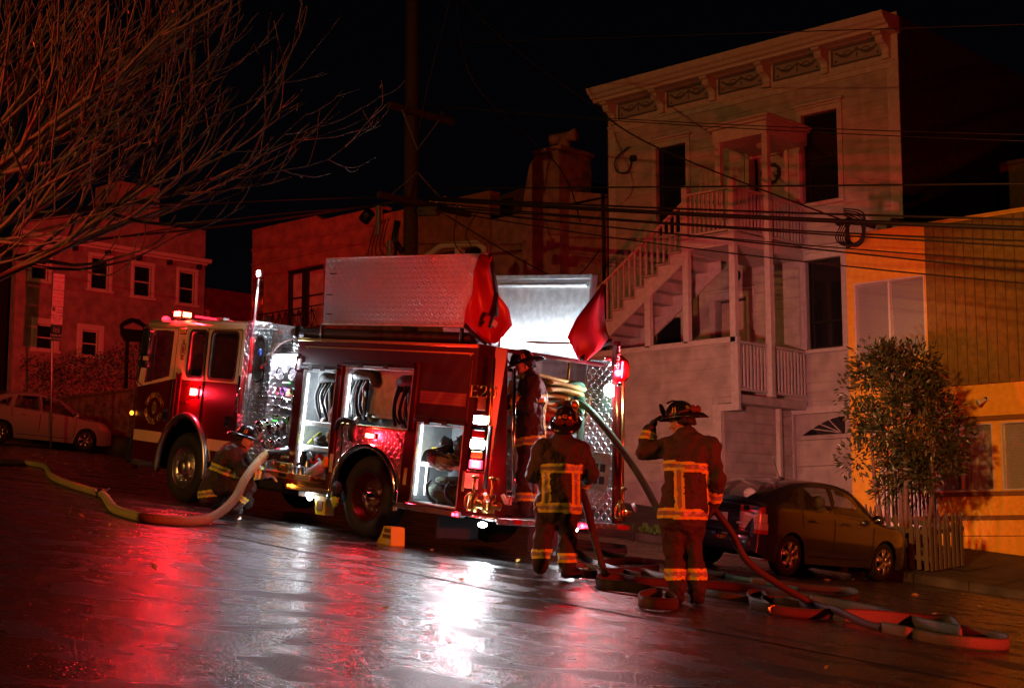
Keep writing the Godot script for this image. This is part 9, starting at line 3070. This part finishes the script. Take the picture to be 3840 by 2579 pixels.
func build_small_things() -> void:
	rng.seed = 99
	# wheel chock on the road behind the rear wheel
	var o := thing("wheel_chock", "bright yellow wheel chock standing on the road behind the rear wheel", "wheel chock")
	var at := on_road(13.38, 11.98)
	o.transform = Transform3D(TRUCK.basis, at)
	var g := MB.new()
	g.prism(PackedVector2Array([Vector2(0.16, 0), Vector2(-0.12, 0), Vector2(-0.09, 0.21), Vector2(0.05, 0.21), Vector2(0.08, 0.12)]), -0.1, 0.1)
	obj("wedge", g, M["paint_yellow"], o)
	g = MB.new()
	g.bx(-0.09, 0.03, 0.14, 0.185, -0.104, -0.1, 0.002); g.bx(-0.1, 0.05, 0.075, 0.12, -0.104, -0.1, 0.002)
	obj("side_slot", g, M["brown_band"], o)
	g = MB.new()
	g.bx(-0.1, 0.06, 0.122, 0.132, -0.106, -0.1); g.bx(-0.1, -0.02, 0.02, 0.06, -0.106, -0.1)
	obj("pale_label", g, M["paper_white"], o)
	# leaves
	g = MB.new()
	for k in 150:
		var s := rng.randf_range(24, 38)
		var t := rng.randf_range(14.5, 21.0)
		if rng.randf() < 0.25:
			s = rng.randf_range(5, 16); t = rng.randf_range(6, 20)
		var d := Vector3(rng.randf_range(-1, 1), 0.12, rng.randf_range(-1, 1)).normalized()
		leaf(g, on_road(s, t, 0.012), d, rng.randf_range(0.06, 0.12), Color(0.45, 0.3, 0.06).lerp(Color(0.3, 0.12, 0.05), rng.randf()))
	var lv := obj("fallen_leaves", g, M["leaf"])
	tag(lv, "small yellow and brown leaves scattered on the road", "leaves"); lv.set_meta("kind", "stuff")
	g = MB.new()
	for k in 130:
		var p := Vector3(17.05 + rng.randfn() * 0.22, 0, 21.62 + rng.randfn() * 0.06)
		p.y = walk_h(p.x, p.z)
		leaf(g, p, Vector3(rng.randf_range(-0.7, 0.7), 1, rng.randf_range(-0.7, 0.7)).normalized(), rng.randf_range(0.08, 0.2), Color(0.06, 0.13, 0.02))
	lv = obj("grass_tuft", g, M["leaf"])
	tag(lv, "tuft of green grass at the kerb between the tailboard and the right firefighter", "grass"); lv.set_meta("kind", "stuff")

func build_unseen_lights() -> void:   # out of frame: an inferred street lamp, plus an added lamp and added vans
	for q in [[Vector3(17.0, 8.2, -11.0), Vector3(0, 0, 1), 170.0, "cobra head street lamp on the near pavement behind the photographer", 0.0], [Vector3(2.0, 7.0, -9.0), Vector3(0, 0, 1), 820.0, "added street lamp out of frame whose narrow beam brightens the yellow house", 8.0]]:  # second lamp is added, its beam narrowed onto the yellow house
		var o := thing("street_lamp", q[3], "street lamp", Transform3D.IDENTITY, "street lamps on the near side")
		var p: Vector3 = q[0]
		var g := MB.new(0)
		g.tube([Vector3(p.x, road_h(p.x, p.z) - 0.3, p.z - 2.2), Vector3(p.x, p.y - 0.6, p.z - 2.2), Vector3(p.x, p.y + 0.1, p.z - 1.6), Vector3(p.x, p.y + 0.15, p.z - 0.3)], [0.11, 0.08, 0.05, 0.04], 10)
		obj("lamp_post", g, M["galv"], o)
		g = MB.new(0)
		g.ball(p + Vector3(0, 0.12, 0), Vector3(0.16, 0.09, 0.34), 14, 8)
		obj("lamp_housing", g, M["galv"], o)
		g = MB.new(0)
		g.ball(p + Vector3(0, 0.02, 0.02), Vector3(0.1, 0.05, 0.2), 12, 8)
		var gl := obj("lamp_glow", g, M["glow_sodium"] if M.has("glow_sodium") else lamp_mat("glow_sodium", Color(1.0, 0.42, 0.1), 20.0), o)
		if q[4] > 0.0: lamp(gl, "lamp", p + Vector3(0, -0.08, 0.02), Color(1.0, 0.36, 0.07), q[2], 0.5, Vector3(10.6, 2.0, 25.0) - p, q[4])
		else: lamp(gl, "lamp", p + Vector3(0, -0.08, 0.02), Color(1.0, 0.4, 0.09), q[2], 0.15)
		rebase(o, Vector3(p.x, road_h(p.x, p.z - 2.2), p.z - 2.2))
	for q in [[Vector2(17.0, 1.2), 0.3, 105.0, Vector3(-0.75, 0.42, 0.5), "added red van out of frame on the left, carrying the red light on the branches", 50.0], [Vector2(-4.5, 12.6), 0.9, 60.0, Vector3(0.75, 0.14, 0.62), "added red van out of frame downhill, carrying the red light on firefighters and houses", 38.0]]:  # both vans are added, unseen carriers for the red light
		var o := thing("added_light_van", q[4], "van", on_slope(Vector3(1, 0, 0.05), q[0]), "added vans out of frame")
		var g := MB.new()
		g.prism(PackedVector2Array([Vector2(0, 0.4), Vector2(4.6, 0.4), Vector2(4.6, 0.95), Vector2(3.9, 1.1), Vector2(3.3, 1.9), Vector2(0, 1.95)]), -0.9, 0.9)
		obj("body", g, M["engine_red"], o)
		g = MB.new()
		g.prism(PackedVector2Array([Vector2(3.82, 1.12), Vector2(3.36, 1.8), Vector2(2.4, 1.8), Vector2(2.4, 1.12)]), -0.92, 0.92)
		obj("side_window", g, M["night_glass"], o)
		for w in [[0.9, 0.8], [3.7, 0.8], [0.9, -0.8], [3.7, -0.8]]:
			g = MB.new(0)
			g.lathe([Vector2(0.2, -0.12), Vector2(0.33, -0.1), Vector2(0.34, 0.08), Vector2(0.2, 0.12), Vector2(0, 0.1)], Transform3D(Basis(Vector3.RIGHT, Vector3(0, 0, signf(w[1])), Vector3.RIGHT.cross(Vector3(0, 0, signf(w[1])))), Vector3(w[0], 0.34, w[1])), 24)
			obj("wheel", g, M["tyre"], o)
		g = MB.new(0)
		g.ball(Vector3(2.6, 2.04, 0), Vector3(0.12, 0.12, 0.2), 14, 8)
		var bl := obj("added_beacon_light", g, M["glow_red_hot"], o)
		lamp(bl, "lamp", Vector3(2.6, 2.3, 0), Color(1.0, 0.035, 0.015), q[2], 0.1, o.basis.inverse() * q[3], q[5])
		if q[0].x < 0: lamp(bl, "lamp", Vector3(2.7, 2.3, -0.1), Color(1.0, 0.04, 0.015), 150.0, 0.1, o.basis.inverse() * Vector3(12.0, 0.2, -0.8), 13.0)  # added narrow beam that reddens the firefighters from behind
